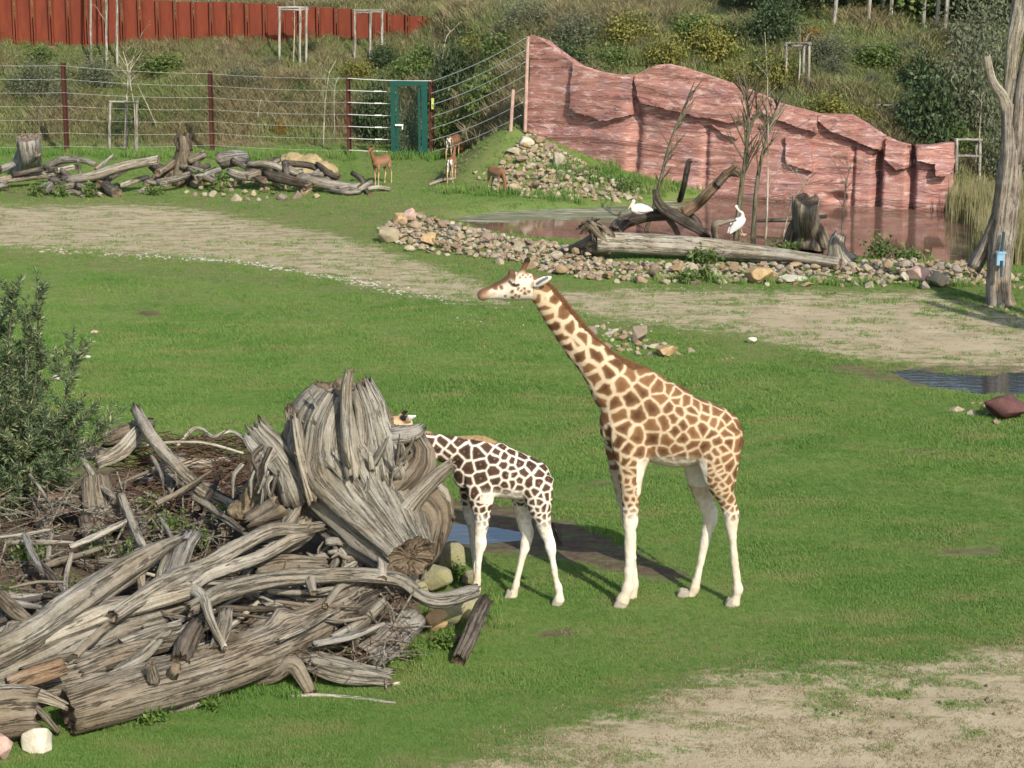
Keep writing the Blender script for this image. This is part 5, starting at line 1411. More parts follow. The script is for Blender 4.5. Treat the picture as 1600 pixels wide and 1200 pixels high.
# knotted roots in front of the sawn trunk
t_ = empty('root_tangle', at(540, 930), 'tangle of short knotted roots left of the sawn trunk end', 'roots')
rn = np.random.RandomState(12)
for i in range(26):
    a, b = rn.uniform(498, 590), rn.uniform(842, 892)
    P = [on_y(a, b, SY - .45 + rn.uniform(-.1, .1))]
    d = np.array([rn.normal(.1, .6), 0, rn.normal(-.1, .8)])
    for k in range(3):
        d = d + rn.normal(0, .7, 3) * [1, .3, 1]; P.append(P[-1] + Vector(d / np.linalg.norm(d) * .10))
    r = rn.uniform(.02, .045)
    put('root', log_mesh('root', P, [r, r * 1.1, r * .8, r * .4], M['log' if i % 3 else 'logbrown'], 400 + i, seg=8, rough=.18, step=.03), t_)

# ------------------------------------------------------------------ far log pile below the fence
def far(name, pts, r, mat, label, cat='branch', seed=0, **kw):
    sp = [(a, b, h) for a, b, h in pts]
    kw.setdefault('seg', 10); kw.setdefault('step', .15)
    return wood(name, sp, r, mat, label, cat, seed, **kw)
far('log', [(-40, 282, .3), (20, 278, .32), (60, 273, .35), (106, 274, .35)], [7, 7, 6.5, 5], 'bleach', 'pale log lying level at the left of the far pile', 'log', 501)
far('log', [(108, 282, .3), (150, 273, .5), (200, 258, .8), (246, 250, .95)], [7, 8, 8, 7.5], 'bleach', 'long pale log rising to the right in the far pile', 'log', 502)
far('log', [(150, 278, .35), (165, 289, .2), (182, 303, .08)], [8, 9, 9], 'darkwood', 'dark square log sloping to the grass in the far pile', 'log', 503)
far('stump', [(42, 264, .1), (43, 240, .75), (43, 217, 1.2)], [26, 20, 19], 'grey', 'cut grey stump block standing at the left of the far pile', 'stump', 504, seg=16, jag=.15)
far('branch', [(38, 262, .3), (50, 250, .6), (60, 240, .85)], [5, 6, 4], 'bleach', 'pale splinter leaning on the cut stump block', seed=505)
far('branch', [(-10, 270, .4), (8, 262, .55), (22, 256, .65)], [5, 6, 4], 'grey', 'grey log end at the far left edge of the far pile', seed=506)
far('stick', [(122, 295, .05), (125, 270, .5), (122, 248, .95)], [2.5, 2.5, 2], 'bleach', 'thin upright stick in front of the long pale log', 'stick', 507)
far('log', [(60, 298, .12), (72, 294, .22), (78, 290, .25)], [8, 9, 7], 'log', 'stubby log lump at the foot of the far pile', 'log', 508)
far('branch', [(70, 262, .5), (95, 250, .75), (125, 250, .8), (150, 258, .7)], [5, 6, 5, 4], 'log', 'crooked grey branch on top of the far pile', seed=509)
far('branch', [(150, 265, .6), (165, 252, .8), (178, 242, .95)], [3, 3, 2], 'bleach', 'thin pale branch pointing up to the right in the far pile', seed=510)
far('branch', [(120, 288, .25), (140, 296, .15), (160, 305, .05)], [4, 4, 3], 'bleach', 'pale crooked branch reaching onto the grass before the far pile', seed=511)
far('branch', [(95, 302, .06), (115, 299, .1), (130, 306, .05)], [3, 3.5, 2.5], 'bleach', 'short pale branch on the grass at the front of the far pile', seed=512)
far('branch', [(80, 280, .3), (98, 288, .2), (110, 296, .1)], [5, 5, 3], 'darkwood', 'dark branch sloping down under the pale level log', seed=513)
far('log', [(345, 252, .65), (365, 249, .7), (378, 247, .7)], [13, 13, 12], 'grey', 'broad grey log end lying behind the root plate in the far pile', 'log', 514, seg=14)
far('log', [(470, 281, .3), (495, 285, .28), (530, 290, .22), (560, 294, .18)], [8, 8.5, 8, 6.5], 'log', 'straight grey log at the right end of the far pile', 'log', 515)
far('log', [(415, 272, .45), (450, 280, .38), (475, 287, .25)], [8, 8, 7], 'darkwood', 'dark log sloping right in the middle of the far pile', 'log', 516)
far('branch', [(390, 256, .7), (420, 258, .7), (450, 268, .5)], [5, 6, 5], 'log', 'grey branch at the back of the middle of the far pile', seed=517)
far('branch', [(358, 268, .5), (380, 275, .4), (405, 270, .5)], [6, 7, 5], 'log', 'thick grey branch in front of the broad log end', seed=518)
far('branch', [(497, 258, .65), (512, 270, .5), (530, 277, .4)], [5, 6, 5], 'darkwood', 'dark forked branch at the right of the far pile', seed=519)
far('branch', [(550, 270, .5), (565, 280, .35), (570, 295, .12), (578, 303, .04)], [4, 5, 5, 4], 'darkwood', 'dark drooping branch at the right tip of the far pile', seed=520)
far('branch', [(515, 297, .1), (540, 301, .08), (562, 300, .08)], [3, 3.5, 3], 'grey', 'low grey branch on the grass at the right end of the far pile', seed=521)
far('branch', [(568, 296, .12), (590, 293, .12), (610, 296, .06)], [3, 3.5, 3], 'bleach', 'pale branch lying by the hooves of the leftmost antelope', seed=522)
far('branch', [(670, 289, .05), (690, 281, .1), (712, 278, .1), (730, 276, .06)], [2, 2.5, 2.5, 2], 'bleach', 'thin forked branch on the grass below the middle antelopes', seed=523)
far('branch', [(445, 256, .7), (448, 268, .55), (446, 282, .3)], [6, 5, 5], 'darkwood', 'dark upright stub in front of the dry grass mound', seed=524)
rn = random.Random(31)
for i in range(44):
    cx = rn.uniform(-30, 580); cy = rn.uniform(262, 298)
    if 280 < cx < 480: cy = rn.uniform(258, 276)
    an = rn.uniform(-.7, .7); ln = rn.uniform(14, 60); dx, dy = math.cos(an) * ln / 2, math.sin(an) * ln * .4
    h = float(np.interp(cy, [255, 300], [.65, .08]))
    mt = rn.choice(['log', 'darkwood', 'logbrown', 'bleach', 'grey']); tn = {'log': 'weathered', 'logbrown': 'brown', 'darkwood': 'dark', 'grey': 'grey', 'bleach': 'bleached'}[mt]
    sd_ = 'left of the root plate' if cx < 285 else 'right of the root plate'
    far('branch', [(cx - dx, cy - dy, max(.03, h + dy * .012)), (cx, cy + rn.uniform(-2, 2), h), (cx + dx, cy + dy, max(.03, h - dy * .012))], [rn.uniform(2.5, 6)] * 3, mt,
        tn + ' broken branch in the far pile, ' + sd_, seed=600 + i, group=tn + ' branches of the far pile ' + sd_)
# upright root plate
rp = empty('root_plate', at(285, 292), 'upright root plate with soil and a spiky crown in the far log pile', 'stump')
YR = at(285, 290).y
def Rf(px, py, dy=0.0): return on_y(px, py, YR + dy)
rn = np.random.RandomState(3)
for i, (spec) in enumerate([[(278, 285, 16), (285, 255, 14), (288, 235, 12), (286, 215, 9)], [(300, 290, 9), (304, 270, 8), (308, 250, 7), (316, 240, 6)], [(296, 250, 9), (310, 244, 8), (320, 240, 7)], [(262, 280, 14), (250, 265, 10), (238, 258, 6)]]):
    P = [Rf(a, b) for a, b, r in spec]; put('root', log_mesh('root', P, [r / scale_at(p) for p, (_, _, r) in zip(P, spec)], M['darkwood' if i % 2 else 'logbrown'], 700 + i, seg=12, rough=.25, step=.1), rp)
for i in range(16):
    a = rn.uniform(274, 302); P = [Rf(a, 235, rn.uniform(-.1, .1)), Rf(a + rn.normal(0, 4), 220), Rf(a + rn.normal(0, 8), 204 + rn.uniform(0, 10))]
    put('rootlet', log_mesh('rootlet', P, [.05, .04, .02], M['darkwood'], 720 + i, seg=6, step=.1), rp)
bl = [ball(Rf(a, b, .1), r / 49, 10) for a, b, r in [(262, 277, 16), (275, 284, 16), (250, 284, 13), (285, 270, 14), (232, 290, 10), (295, 286, 11)]]
V, F, N = fuse(bl, .06, 1); V = V + N * ((fbm(V, 4, 4, 5) - .5) * .25)[:, None]
put('soil_clod', new_mesh('soil_clod', V, F, True, M['soil']), rp)
# mound of earth and dry grass
c = at(470, 275)
bl = [ball(on_y(a, b, c.y + d), (r / 49, r / 49, r / 60), 10) for a, b, r, d in [(440, 262, 18, .2), (462, 257, 22, .4), (485, 260, 22, .4), (508, 267, 16, .2), (470, 275, 20, 0), (500, 278, 14, 0)]]
V, F, N = fuse(bl, .07, 2); V = V + N * ((fbm(V, 3, 4, 5) - .5) * .4 + (fbm(V, 11, 3, 7) - .5) * .16)[:, None]
o = obj('grass_mound', new_mesh('grass_mound', V, F, True, M['hay'])); tag(o, 'mound of earth covered in dry yellow grass behind the far pile', 'mound')

# ------------------------------------------------------------------ by the pond
fl = empty('fallen_log', at(1120, 405), 'long silvery fallen log along the stone bank with its root burr at the left', 'log')
def fin(name, pts, r, mat, seed, parent, **kw):
    P = [at(*p) for p in pts]; put(name, log_mesh(name, P, [x / scale_at(p) for x, p in zip(r, P)], M[mat], seed, **kw), parent)
fin('trunk', [(928, 380, .45), (980, 379, .42), (1060, 382, .38), (1130, 387, .35), (1220, 399, .28), (1312, 412, .2)], [17, 17, 17.5, 15, 11, 9], 'bleach', 801, fl, seg=26, knots=1, rough=.08, jag=.1)
fin('root', [(950, 378, .45), (925, 382, .38), (905, 386, .25), (885, 392, .1)], [17, 15, 10, 6], 'logbrown', 802, fl, seg=16, rough=.25)
fin('root', [(945, 372, .55), (930, 360, .75), (922, 350, .9)], [14, 12, 10], 'logbrown', 803, fl, seg=14, rough=.25)
rn = np.random.RandomState(8); q0 = at(924, 350, .9)
for i in range(38):
    an = rn.uniform(0, 6.28); ln = rn.uniform(.15, .36); d = Vector((math.cos(an), rn.uniform(-.8, .3), math.sin(an) * .95))
    put('rootlet', log_mesh('rootlet', [q0, q0 + d * ln * .5, q0 + d * ln + Vector((0, 0, -.06))], [.05, .035, .012], M['darkwood' if i % 3 else 'logbrown'], 810 + i, seg=6, step=.06), fl)
wood('stump', [(1318, 412, 0), (1314, 395, .25), (1310, 372, .55)], [24, 15, 11], 'bleach', 'pale flared stump at the right end of the fallen log', 'stump', 851, seg=22, rough=.2, jag=.6)
wood('stump', [(1262, 384, -.05), (1260, 362, .3), (1258, 338, .75), (1260, 316, 1.1)], [31, 24, 21, 22], 'logbrown', 'tall grey standing stump with a dark hollow side by the pond', 'stump', 852, seg=24, rough=.16, jag=.3, stubs=[([(1232, 378, .05), (1240, 355, .4), (1250, 335, .7)], [9, 8, 6], 3), ([(1290, 385, .0), (1283, 362, .35), (1276, 345, .6)], [10, 8, 5], 4)])
da = empty('dead_branch', at(1060, 365), 'dark dead tree limb lying forked in the pond', 'branch')
fin('limb', [(960, 362, .0), (968, 350, .15), (985, 342, .25), (1010, 336, .35), (1040, 335, .4), (1062, 338, .38)], [11, 11, 10, 9.5, 9, 7], 'darkwood', 861, da, seg=16, rough=.12)
fin('limb', [(1025, 300, .95), (1028, 315, .75), (1042, 330, .52), (1070, 345, .3), (1092, 358, .12), (1105, 370, -.1)], [5, 7, 8.5, 8.5, 7, 5], 'darkwood', 862, da, seg=14)
fin('limb', [(1070, 333, .4), (1090, 318, .65), (1107, 302, .95), (1122, 287, 1.2), (1136, 273, 1.42), (1150, 258, 1.68)], [8, 8, 7.5, 7, 6, 3], 'orangewood', 863, da, seg=14)
fin('limb', [(1120, 289, 1.18), (1136, 271, 1.44), (1146, 269, 1.48), (1156, 274, 1.42)], [7, 7, 6, 4], 'darkwood', 864, da, seg=12)
fin('limb', [(1062, 313, .5), (1068, 295, .85), (1073, 272, 1.25), (1076, 254, 1.55), (1080, 251, 1.6)], [4.5, 4.5, 4.5, 4, 3], 'darkwood', 865, da, seg=10)
fin('limb', [(1035, 328, .5), (1048, 348, .2), (1060, 367, -.1)], [4.5, 4.5, 4], 'logbrown', 866, da, seg=10)
fin('limb', [(1075, 330, .4), (1088, 345, .2), (1098, 368, -.1)], [5, 5, 5], 'darkwood', 867, da, seg=10)
wood('branch', [(1118, 372, -.05), (1118, 352, .3), (1130, 348, .36), (1148, 343, .42)], [6, 6, 4, 3], 'logbrown', 'short tan branch standing in the water beside the standing pelican', 'branch', 871, seg=10)
wood('branch', [(1180, 345, .05), (1240, 343, .1), (1290, 338, .1)], [3, 3.5, 3], 'darkwood', 'dark branch lying on the water behind the saplings', 'branch', 872, seg=8)

# ------------------------------------------------------------------ tall dead tree at the right
dt = empty('dead_tree', at(1566, 475), 'tall bare dead tree trunk with a forked silvery top at the right edge', 'dead tree')
DY = at(1566, 475).y
def Dt(px, py, dy=0.0): return on_y(px, py, DY + dy)
def dlimb(name, spec, mat, seed, **kw):
    P = [Dt(a, b, d) for a, b, d, r in spec]; return put(name, log_mesh(name, P, [r / scale_at(p) for p, (_, _, _, r) in zip(P, spec)], M[mat], seed, **kw), dt)
dlimb('trunk', [(1566, 484, 0, 24), (1563, 465, 0, 19), (1562, 430, 0, 17.5), (1562, 390, 0, 18), (1566, 350, 0, 19), (1572, 300, 0, 19), (1577, 250, 0, 16), (1578, 200, 0, 13), (1577, 165, 0, 12)], 'deadtree', 901, seg=28, rough=.12, step=.1)
dlimb('branch', [(1575, 175, 0, 11), (1566, 148, -.05, 8.5), (1553, 130, -.08, 7), (1546, 108, -.1, 6.5), (1542, 88, -.1, 5.5)], 'bleach', 902, seg=14)
dlimb('branch', [(1578, 190, .02, 12), (1580, 140, .05, 11), (1583, 100, .05, 10), (1586, 60, .05, 12), (1592, 20, .05, 13), (1600, -30, .05, 12), (1612, -90, .1, 10), (1620, -150, .1, 6)], 'bleach', 903, seg=18, step=.1)
dlimb('branch', [(1588, 250, -.1, 11), (1592, 190, -.12, 10), (1596, 140, -.1, 9), (1604, 95, -.05, 9), (1622, 40, 0, 8), (1650, -20, .1, 6)], 'deadtree', 904, seg=16, step=.1)
dlimb('leaning_root', [(1522, 418, .4, 12), (1536, 395, .35, 11), (1550, 365, .2, 11), (1562, 330, .05, 10), (1568, 310, 0, 7)], 'deadtree', 905, seg=14, step=.1)
# small blue water dispenser strapped to the trunk
wd = empty('feeder_box', Dt(1562, 418, -.3), 'small bluish feeder box strapped to the dead tree', 'feeder')
M['bluepl'] = mat_simple('blue_grey_plastic', (.20, .33, .42), .4, .2)
M['darkpl'] = mat_simple('dark_plastic', (.03, .06, .08), .4, .2)
q = Dt(1563, 405, -.32); mb = MB(); mb.box((q.x, q.y, q.z), (.16, .10, .24)); put('box', mb.mesh('box', M['bluepl']), wd)
mb = MB(); mb.box((q.x, q.y, q.z + .14), (.20, .13, .04)); put('lid', mb.mesh('lid', M['bluepl']), wd)
mb = MB(); mb.tube([(q.x + .02, q.y - .06, q.z - .02), (q.x + .02, q.y - .07, q.z - .35)], [.03, .025], 8); put('spout', mb.mesh('spout', M['darkpl']), wd)
mb = MB(); mb.tube([(q.x + .02, q.y + .02, q.z + .1), (q.x + .05, q.y + .02, q.z + .55)], [.035, .03], 8); put('pipe', mb.mesh('pipe', M['darkpl']), wd)
# the neighbour outside the frame whose shadow crosses the worn ground
d2 = empty('dead_tree', at(1950, 603), 'bare dead tree just outside the right edge whose shadow crosses the worn ground', 'dead tree')
b0 = at(1950, 603)
for i, (P, r) in enumerate([([b0 + Vector((0, 0, -.2)), b0 + Vector((.1, 0, 2)), b0 + Vector((-.1, .3, 4)), b0 + Vector((.1, .5, 6.3))], [.36, .30, .28, .16]),
                            ([b0 + Vector((0, .2, 3.2)), b0 + Vector((-.5, .3, 4.4)), b0 + Vector((-.6, .4, 5.8))], [.2, .17, .1]), ([b0 + Vector((0, .2, 3.6)), b0 + Vector((.6, .2, 4.8)), b0 + Vector((.7, .2, 6))], [.2, .15, .1])]):
    put('trunk' if i == 0 else 'branch', log_mesh('trunk', P, r, M['deadtree'], 950 + i, seg=16), d2)
# ------------------------------------------------------------------ grass
M['lawn'] = mat_grass('lawn_grass', [(.068, .155, .030), (.122, .222, .048), (.205, .265, .078)], .42, (.27, .25, .105))
M['tallgreen'] = mat_grass('tall_green_grass', [(.10, .145, .042), (.18, .22, .078), (.27, .285, .12)], .35, (.28, .24, .13))
M['tallolive'] = mat_grass('tall_olive_grass', [(.13, .14, .058), (.215, .215, .095), (.30, .285, .145)], .35, (.28, .22, .13))
M['talltan'] = mat_grass('tall_dry_grass', [(.16, .135, .070), (.25, .215, .115), (.34, .30, .175)], .35, (.22, .16, .095))
M['reed'] = mat_grass('reed', [(.13, .13, .05), (.24, .22, .10), (.36, .32, .18)], 1.5, (.34, .29, .16))
def blade_tuft(name, n, h, spread, wdt, lean, mat, seed, seg2=True):
    rn = np.random.RandomState(seed); v, f = [], []
    for i in range(n):
        a = rn.uniform(0, 6.28); r = spread * math.sqrt(rn.rand()); x, y = r * math.cos(a), r * math.sin(a)
        hh = h * rn.uniform(.55, 1.1); la = rn.uniform(0, 6.28); ll = lean * hh * rn.uniform(.2, 1)
        wa = rn.uniform(0, 6.28); wx, wy = wdt * math.cos(wa) / 2, wdt * math.sin(wa) / 2
        b = len(v)
        mx, my = x + math.cos(la) * ll * .35, y + math.sin(la) * ll * .35
        v += [(x - wx, y - wy, -.02), (x + wx, y + wy, -.02), (mx + wx * .8, my + wy * .8, hh * .6), (mx - wx * .8, my - wy * .8, hh * .6), (x + math.cos(la) * ll, y + math.sin(la) * ll, hh)]
        f += [(b, b + 1, b + 2, b + 3), (b + 3, b + 2, b + 4)]
    return bpy.data.objects.new(name, new_mesh(name, v, f, False, mat))
def gn_scatter(name, pts, scl, rot, proto, label):
    me = new_mesh(name, pts, [], False, None, {'scl': scl, 'rot': rot})
    me.materials.append(proto.data.materials[0])
    o = obj(name, me); tag(o, label, kind='stuff')
    ng = bpy.data.node_groups.new(name + '_nodes', 'GeometryNodeTree')
    ng.interface.new_socket('Geometry', in_out='INPUT', socket_type='NodeSocketGeometry')
    ng.interface.new_socket('Geometry', in_out='OUTPUT', socket_type='NodeSocketGeometry')
    N = ng.nodes; i = N.new('NodeGroupInput'); q = N.new('NodeGroupOutput')
    iop = N.new('GeometryNodeInstanceOnPoints'); oi = N.new('GeometryNodeObjectInfo'); oi.inputs['Object'].default_value = proto; oi.inputs['As Instance'].default_value = True
    a1 = N.new('GeometryNodeInputNamedAttribute'); a1.data_type = 'FLOAT'; a1.inputs[0].default_value = 'scl'
    a2 = N.new('GeometryNodeInputNamedAttribute'); a2.data_type = 'FLOAT'; a2.inputs[0].default_value = 'rot'
    cx = N.new('ShaderNodeCombineXYZ')
    L = ng.links
    L.new(i.outputs[0], iop.inputs['Points']); L.new(oi.outputs['Geometry'], iop.inputs['Instance'])
    L.new(a2.outputs['Attribute'], cx.inputs[2]); L.new(cx.outputs[0], iop.inputs['Rotation']); L.new(a1.outputs['Attribute'], iop.inputs['Scale'])
    L.new(iop.outputs[0], q.inputs[0])
    md = o.modifiers.new('scatter', 'NODES'); md.node_group = ng
    return o
rs = np.random.RandomState(7)
n = 190000
px = rs.uniform(-160, 1760, n); py = rs.uniform(375, 1260, n)
ry = (600 - py) / FPX; rx = (px - 800) / FPX
dz = -sp_ + ry * cp; dy = cp + ry * sp_; t = -CH / dz
X, Y = rx * t, dy * t
sa, mu, dr = masks(X, Y)
P3 = np.stack([X, Y, 0 * X], -1)
no = fbm(P3 * [1, 2.2, 1], 1.5, 4, 3); clump = fbm(P3, .9, 3, 21)
keep = rs.rand(n) < np.clip(1.15 - 1.3 * smooth(.22, .95, sa + (no - .5) * 1.0) - 1.6 * smooth(.4, .7, mu + (no - .5) * 1.1), .0, 1) * (1 - .45 * dr)
keep &= ~((X < -.7) & (Y > 21.2) & (Y < 29) & (mu > .55))
for pp in PUD: keep &= sdf(X, Y, pp) < rs.uniform(-.15, .12, n)
keep &= sdf(X, Y, POND) < -.3
X, Y, clump, dr = X[keep], Y[keep], clump[keep], dr[keep]
Z = H(X, Y)
sc = (.72 + .55 * smooth(.3, .75, clump)) * rs.uniform(.7, 1.2, len(X)) * (1 - .35 * dr) * np.clip(Y / 30, .8, 1.25)
lawn = blade_tuft('grass_tuft', 18, .042, .09, .0075, .8, M['lawn'], 1)
gn_scatter('lawn_grass', np.stack([X, Y, Z], -1), sc, rs.uniform(0, 6.28, len(X)), lawn, 'short green grass of the paddock lawn')
# thinner cover of the far half of the paddock
n = 46000
X = rs.uniform(-24, 17, n); Y = rs.uniform(41, 71, n)
q_, r_ = proj(np.stack([X, Y, 0 * X], -1))
sa, mu, dr = masks(X, Y); no = fbm(np.stack([X, Y * 2, 0 * X], -1), .8, 4, 3)
keep = (r_ < 385) & (sdf(X, Y, POND) < rs.uniform(-.2, .35, n)) & (Y < hill_base(X) + np.where((X > -4.5) & (X < .6), 4.0, .8)) & (rs.rand(n) < (1 - smooth(.2, .8, sa + (no - .5))) * (1 - .75 * dr))
for poly in (B1, B2): keep &= ~in_poly(q_, r_, poly)
X, Y = X[keep], Y[keep]
gn_scatter('far_lawn_grass', np.stack([X, Y, H(X, Y)], -1), rs.uniform(.7, 1.7, len(X)), rs.uniform(0, 6.28, len(X)), lawn, 'short grass of the far half of the paddock')
# rough grass on the bank
n = 42000
X = rs.uniform(-25, 25, n); D = rs.uniform(-1.2, 17, n) * np.where(rs.rand(n) < .75, .6, 1); Y = hill_base(X) + D
wallish = (X > .2) & (X < 12) & (D < .6)
p_ = fbm(np.stack([X, Y, 0 * X], -1), .55, 4, 61)
right = smooth(-2, 4, X)
keep = ~wallish & (rs.rand(n) < .92) & ~((X > -4.5) & (X < .6) & (D < 2.2) & (rs.rand(n) < .8))
X, Y, D, p_ = X[keep], Y[keep], D[keep], p_[keep]
Z = H(X, Y); sc = rs.uniform(.6, 1.25, len(X)) * (.6 + .8 * smooth(.3, .6, p_)) * np.clip(.45 + D / 1.5, .35, 1) * np.where((X < -1) & (D > 3.2) & (D < 6.5), .6, 1)
sel = np.digitize(p_ + rs.normal(0, .07, len(X)), [.52, .61])
for k, (nm, mt, hh, lb) in enumerate((('green_bank_grass', 'tallgreen', .30, 'tall green grass tufts on the bank'), ('olive_bank_grass', 'tallolive', .36, 'tall olive weeds and grass on the bank'), ('dry_bank_grass', 'talltan', .40, 'dry tan grass tufts on the bank'))):
    m_ = sel == k
    pr = blade_tuft(nm + '_tuft', 34, hh, .24, .020, 1.1, M[mt], 10 + k)
    gn_scatter(nm, np.stack([X[m_], Y[m_], Z[m_]], -1), sc[m_], rs.uniform(0, 6.28, m_.sum()), pr, lb)
# straw and sparse sprigs on the worn ground
rs2 = np.random.RandomState(77); n = 36000
px_, py_ = rs2.uniform(-150, 1750, n), rs2.uniform(310, 1250, n)
ry = (600 - py_) / FPX; rx = (px_ - 800) / FPX; t = -CH / (-sp_ + ry * cp); X, Y = rx * t, (cp + ry * sp_) * t
sa, mu, dr = masks(X, Y)
keep = (rs2.rand(n) < np.maximum(smooth(.2, .6, sa), .5 * smooth(.2, .5, dr)) * (.25 + .75 * smooth(.4, .6, fbm(np.stack([X, Y * 2, 0 * X], -1), 1.4, 4, 91)))) & (sdf(X, Y, POND) < -.3)
X, Y = X[keep], Y[keep]
pr = blade_tuft('straw_tuft', 10, .03, .10, .008, 1.8, M['talltan'], 33)
gn_scatter('straw', np.stack([X, Y, H(X, Y)], -1), rs2.uniform(.5, 1.3, len(X)), rs2.uniform(0, 6.28, len(X)), pr, 'dry straw and withered grass on the worn ground')
# longer tufts along stones, logs, posts
pts = []
rn = random.Random(55)
def along(x0, y0, x1, y1, n, jx, jy):
    for _ in range(n):
        t = rn.random(); q = hit(x0 + (x1 - x0) * t + rn.gauss(0, jx), y0 + (y1 - y0) * t + rn.gauss(0, jy)); pts.append(tuple(q))
along(0, 242, 560, 247, 260, 6, 3); along(590, 246, 680, 250, 60, 8, 2); along(690, 300, 900, 312, 60, 10, 2); along(960, 440, 1540, 448, 70, 8, 2)
along(560, 1000, 720, 985, 90, 25, 22); along(240, 1105, 480, 1075, 110, 20, 8); along(60, 1140, 240, 1130, 50, 20, 6); along(640, 1010, 780, 960, 80, 14, 14); along(1130, 385, 1500, 398, 160, 14, 5); along(880, 270, 1050, 296, 140, 24, 7)
pts = np.array(pts)
pr = blade_tuft('edge_tuft', 26, .20, .12, .014, .8, M['lawn'], 31)
gn_scatter('edge_grass', pts, np.random.RandomState(2).uniform(.5, 1.3, len(pts)) * np.clip(pts[:, 1] / 45, .55, 1.3), np.random.RandomState(3).uniform(0, 6.28, len(pts)), pr, 'longer grass along the stones and logs')
# reeds at the far right of the pond
RE = [(1480, 338), (1530, 344), (1526, 398), (1560, 412), (1640, 415), (1720, 420), (1720, 316), (1480, 306)]
rs = np.random.RandomState(17); pts = []
while len(pts) < 900:
    a, b = rs.uniform(1478, 1720), rs.uniform(304, 420)
    if in_poly(np.array([a]), np.array([b]), RE)[0]:
        q = at(a, b); pts.append((q.x, q.y, -.15))
pr = blade_tuft('reed_tuft', 24, 1.0, .22, .022, .22, M['reed'], 32)
gn_scatter('reed_bed', np.array(pts), rs.uniform(.65, 1.05, len(pts)), rs.uniform(0, 6.28, len(pts)), pr, 'pale green reeds standing at the far right edge of the pond')

# ------------------------------------------------------------------ shrubs and trees
M['lf_green'] = mat_leaf('green_leaf', [(.045, .080, .020), (.085, .130, .032), (.15, .185, .055)])
M['lf_dark'] = mat_leaf('dark_leaf', [(.024, .045, .019), (.048, .076, .030), (.085, .112, .048)])
M['lf_yellow'] = mat_leaf('yellow_green_leaf', [(.080, .095, .022), (.165, .165, .038), (.27, .235, .058)])
M['lf_olive'] = mat_leaf('olive_leaf', [(.065, .080, .045), (.11, .125, .072), (.17, .18, .11)])
M['lf_bright'] = mat_leaf('bright_leaf', [(.050, .095, .018), (.085, .145, .026), (.13, .19, .04)])
M['lf_rust'] = mat_leaf('autumn_leaf', [(.12, .085, .022), (.26, .15, .03), (.13, .13, .03)])
M['lf_silver'] = mat_leaf('narrow_silvery_leaf', [(.020, .042, .020), (.045, .078, .034), (.085, .120, .055), (.30, .31, .15)], .5, 2.0, .15)
def foliage(seed, R3, K, m, leaf, aspect=.55, spread=.32, drop=.25, shell=.55):
    rn = np.random.RandomState(seed); V, F = [], []
    c = rn.normal(0, 1, (K, 3)); c /= np.linalg.norm(c, axis=1)[:, None]
    c *= (shell + (1 - shell) * rn.rand(K)[:, None]) * rn.uniform(.55, 1.05, (K, 1))
    c[:, 2] = np.where(c[:, 2] < -drop, -drop * rn.rand(K), c[:, 2])
    c = c * np.array(R3)
    sz = rn.uniform(.5, 1.25, K)
    P = np.repeat(c, m, 0) + rn.normal(0, 1, (K * m, 3)) * np.repeat(sz, m)[:, None] * spread * min(R3)
    d = rn.normal(0, 1, (K * m, 3)); d[:, 2] -= .25; d /= np.linalg.norm(d, axis=1)[:, None]
    s = np.cross(d, rn.normal(0, 1, (K * m, 3))); s /= np.linalg.norm(s, axis=1)[:, None]
    L = leaf * rn.uniform(.6, 1.3, K * m)[:, None]
    q = np.stack([P, P + d * L * .5 + s * L * aspect * .5, P + d * L, P + d * L * .5 - s * L * aspect * .5], 1)
    return q.reshape(-1, 3), np.arange(K * m * 4).reshape(-1, 4)
def twigs(seed, R3, K, r0, base=(0, 0, 0)):
    rn = np.random.RandomState(seed); mb = MB()
    for i in range(K):
        d = rn.normal(0, 1, 3); d[2] = abs(d[2]) * 1.1 + .3; d /= np.linalg.norm(d)
        e = d * np.array(R3) * rn.uniform(.6, 1.05); b = np.array(base) + rn.normal(0, .04, 3)
        mid = b + (e - b) * .5 + rn.normal(0, .06, 3) * np.array(R3)
        v, f, _ = tube_geo([b, mid, e], [r0, r0 * .7, r0 * .2], 5, 3); mb.add(v, f, grain=v, endcap=np.zeros(len(v)))
    return mb
SHRUB = {}
def shrub_proto(kind, seed, R3, K, m, leaf, mat, aspect=.55, spread=.32):
    v, f = foliage(seed, R3, K, m, leaf, aspect, spread)
    v[:, 2] += R3[2] * .55
    me = new_mesh('foliage', v, f, False, M[mat])
    st = twigs(seed + 1, (R3[0], R3[1], R3[2] * 1.4), 14, .03).mesh('stem', M['bark'])
    SHRUB[kind] = (me, st)
shrub_proto('green', 1, (.9, .9, .75), 60, 42, .13, 'lf_green')
shrub_proto('yellow', 3, (.95, .9, .8), 64, 40, .12, 'lf_yellow')
shrub_proto('dark', 5, (1.0, 1.0, .95), 80, 46, .13, 'lf_dark')
shrub_proto('olive', 7, (1.0, 1.0, 1.1), 80, 40, .12, 'lf_olive', .35)
shrub_proto('bright', 9, (.8, .8, .6), 50, 40, .12, 'lf_bright')
shrub_proto('rust', 11, (.7, .7, .6), 40, 34, .11, 'lf_rust')
def shrub(kind, px, py, wpx, hpx, label, group=None, rot=None):
    q = hit(px, min(py + hpx * .5, 400)); sc = scale_at(q)
    me, st = SHRUB[kind]
    o = empty('shrub', (q.x, q.y, q.z - .05), label, 'shrub', group, random.Random(px * 7 + py).uniform(0, 6.28) if rot is None else rot)
    k = wpx / sc / 2.1; kz = hpx / sc / 1.75
    for nm, m_ in (('foliage', me), ('stem', st)):
        c = obj(nm, m_, o); c.scale = (k, k, kz)
    return o
SG = 'shrubs on the bank'
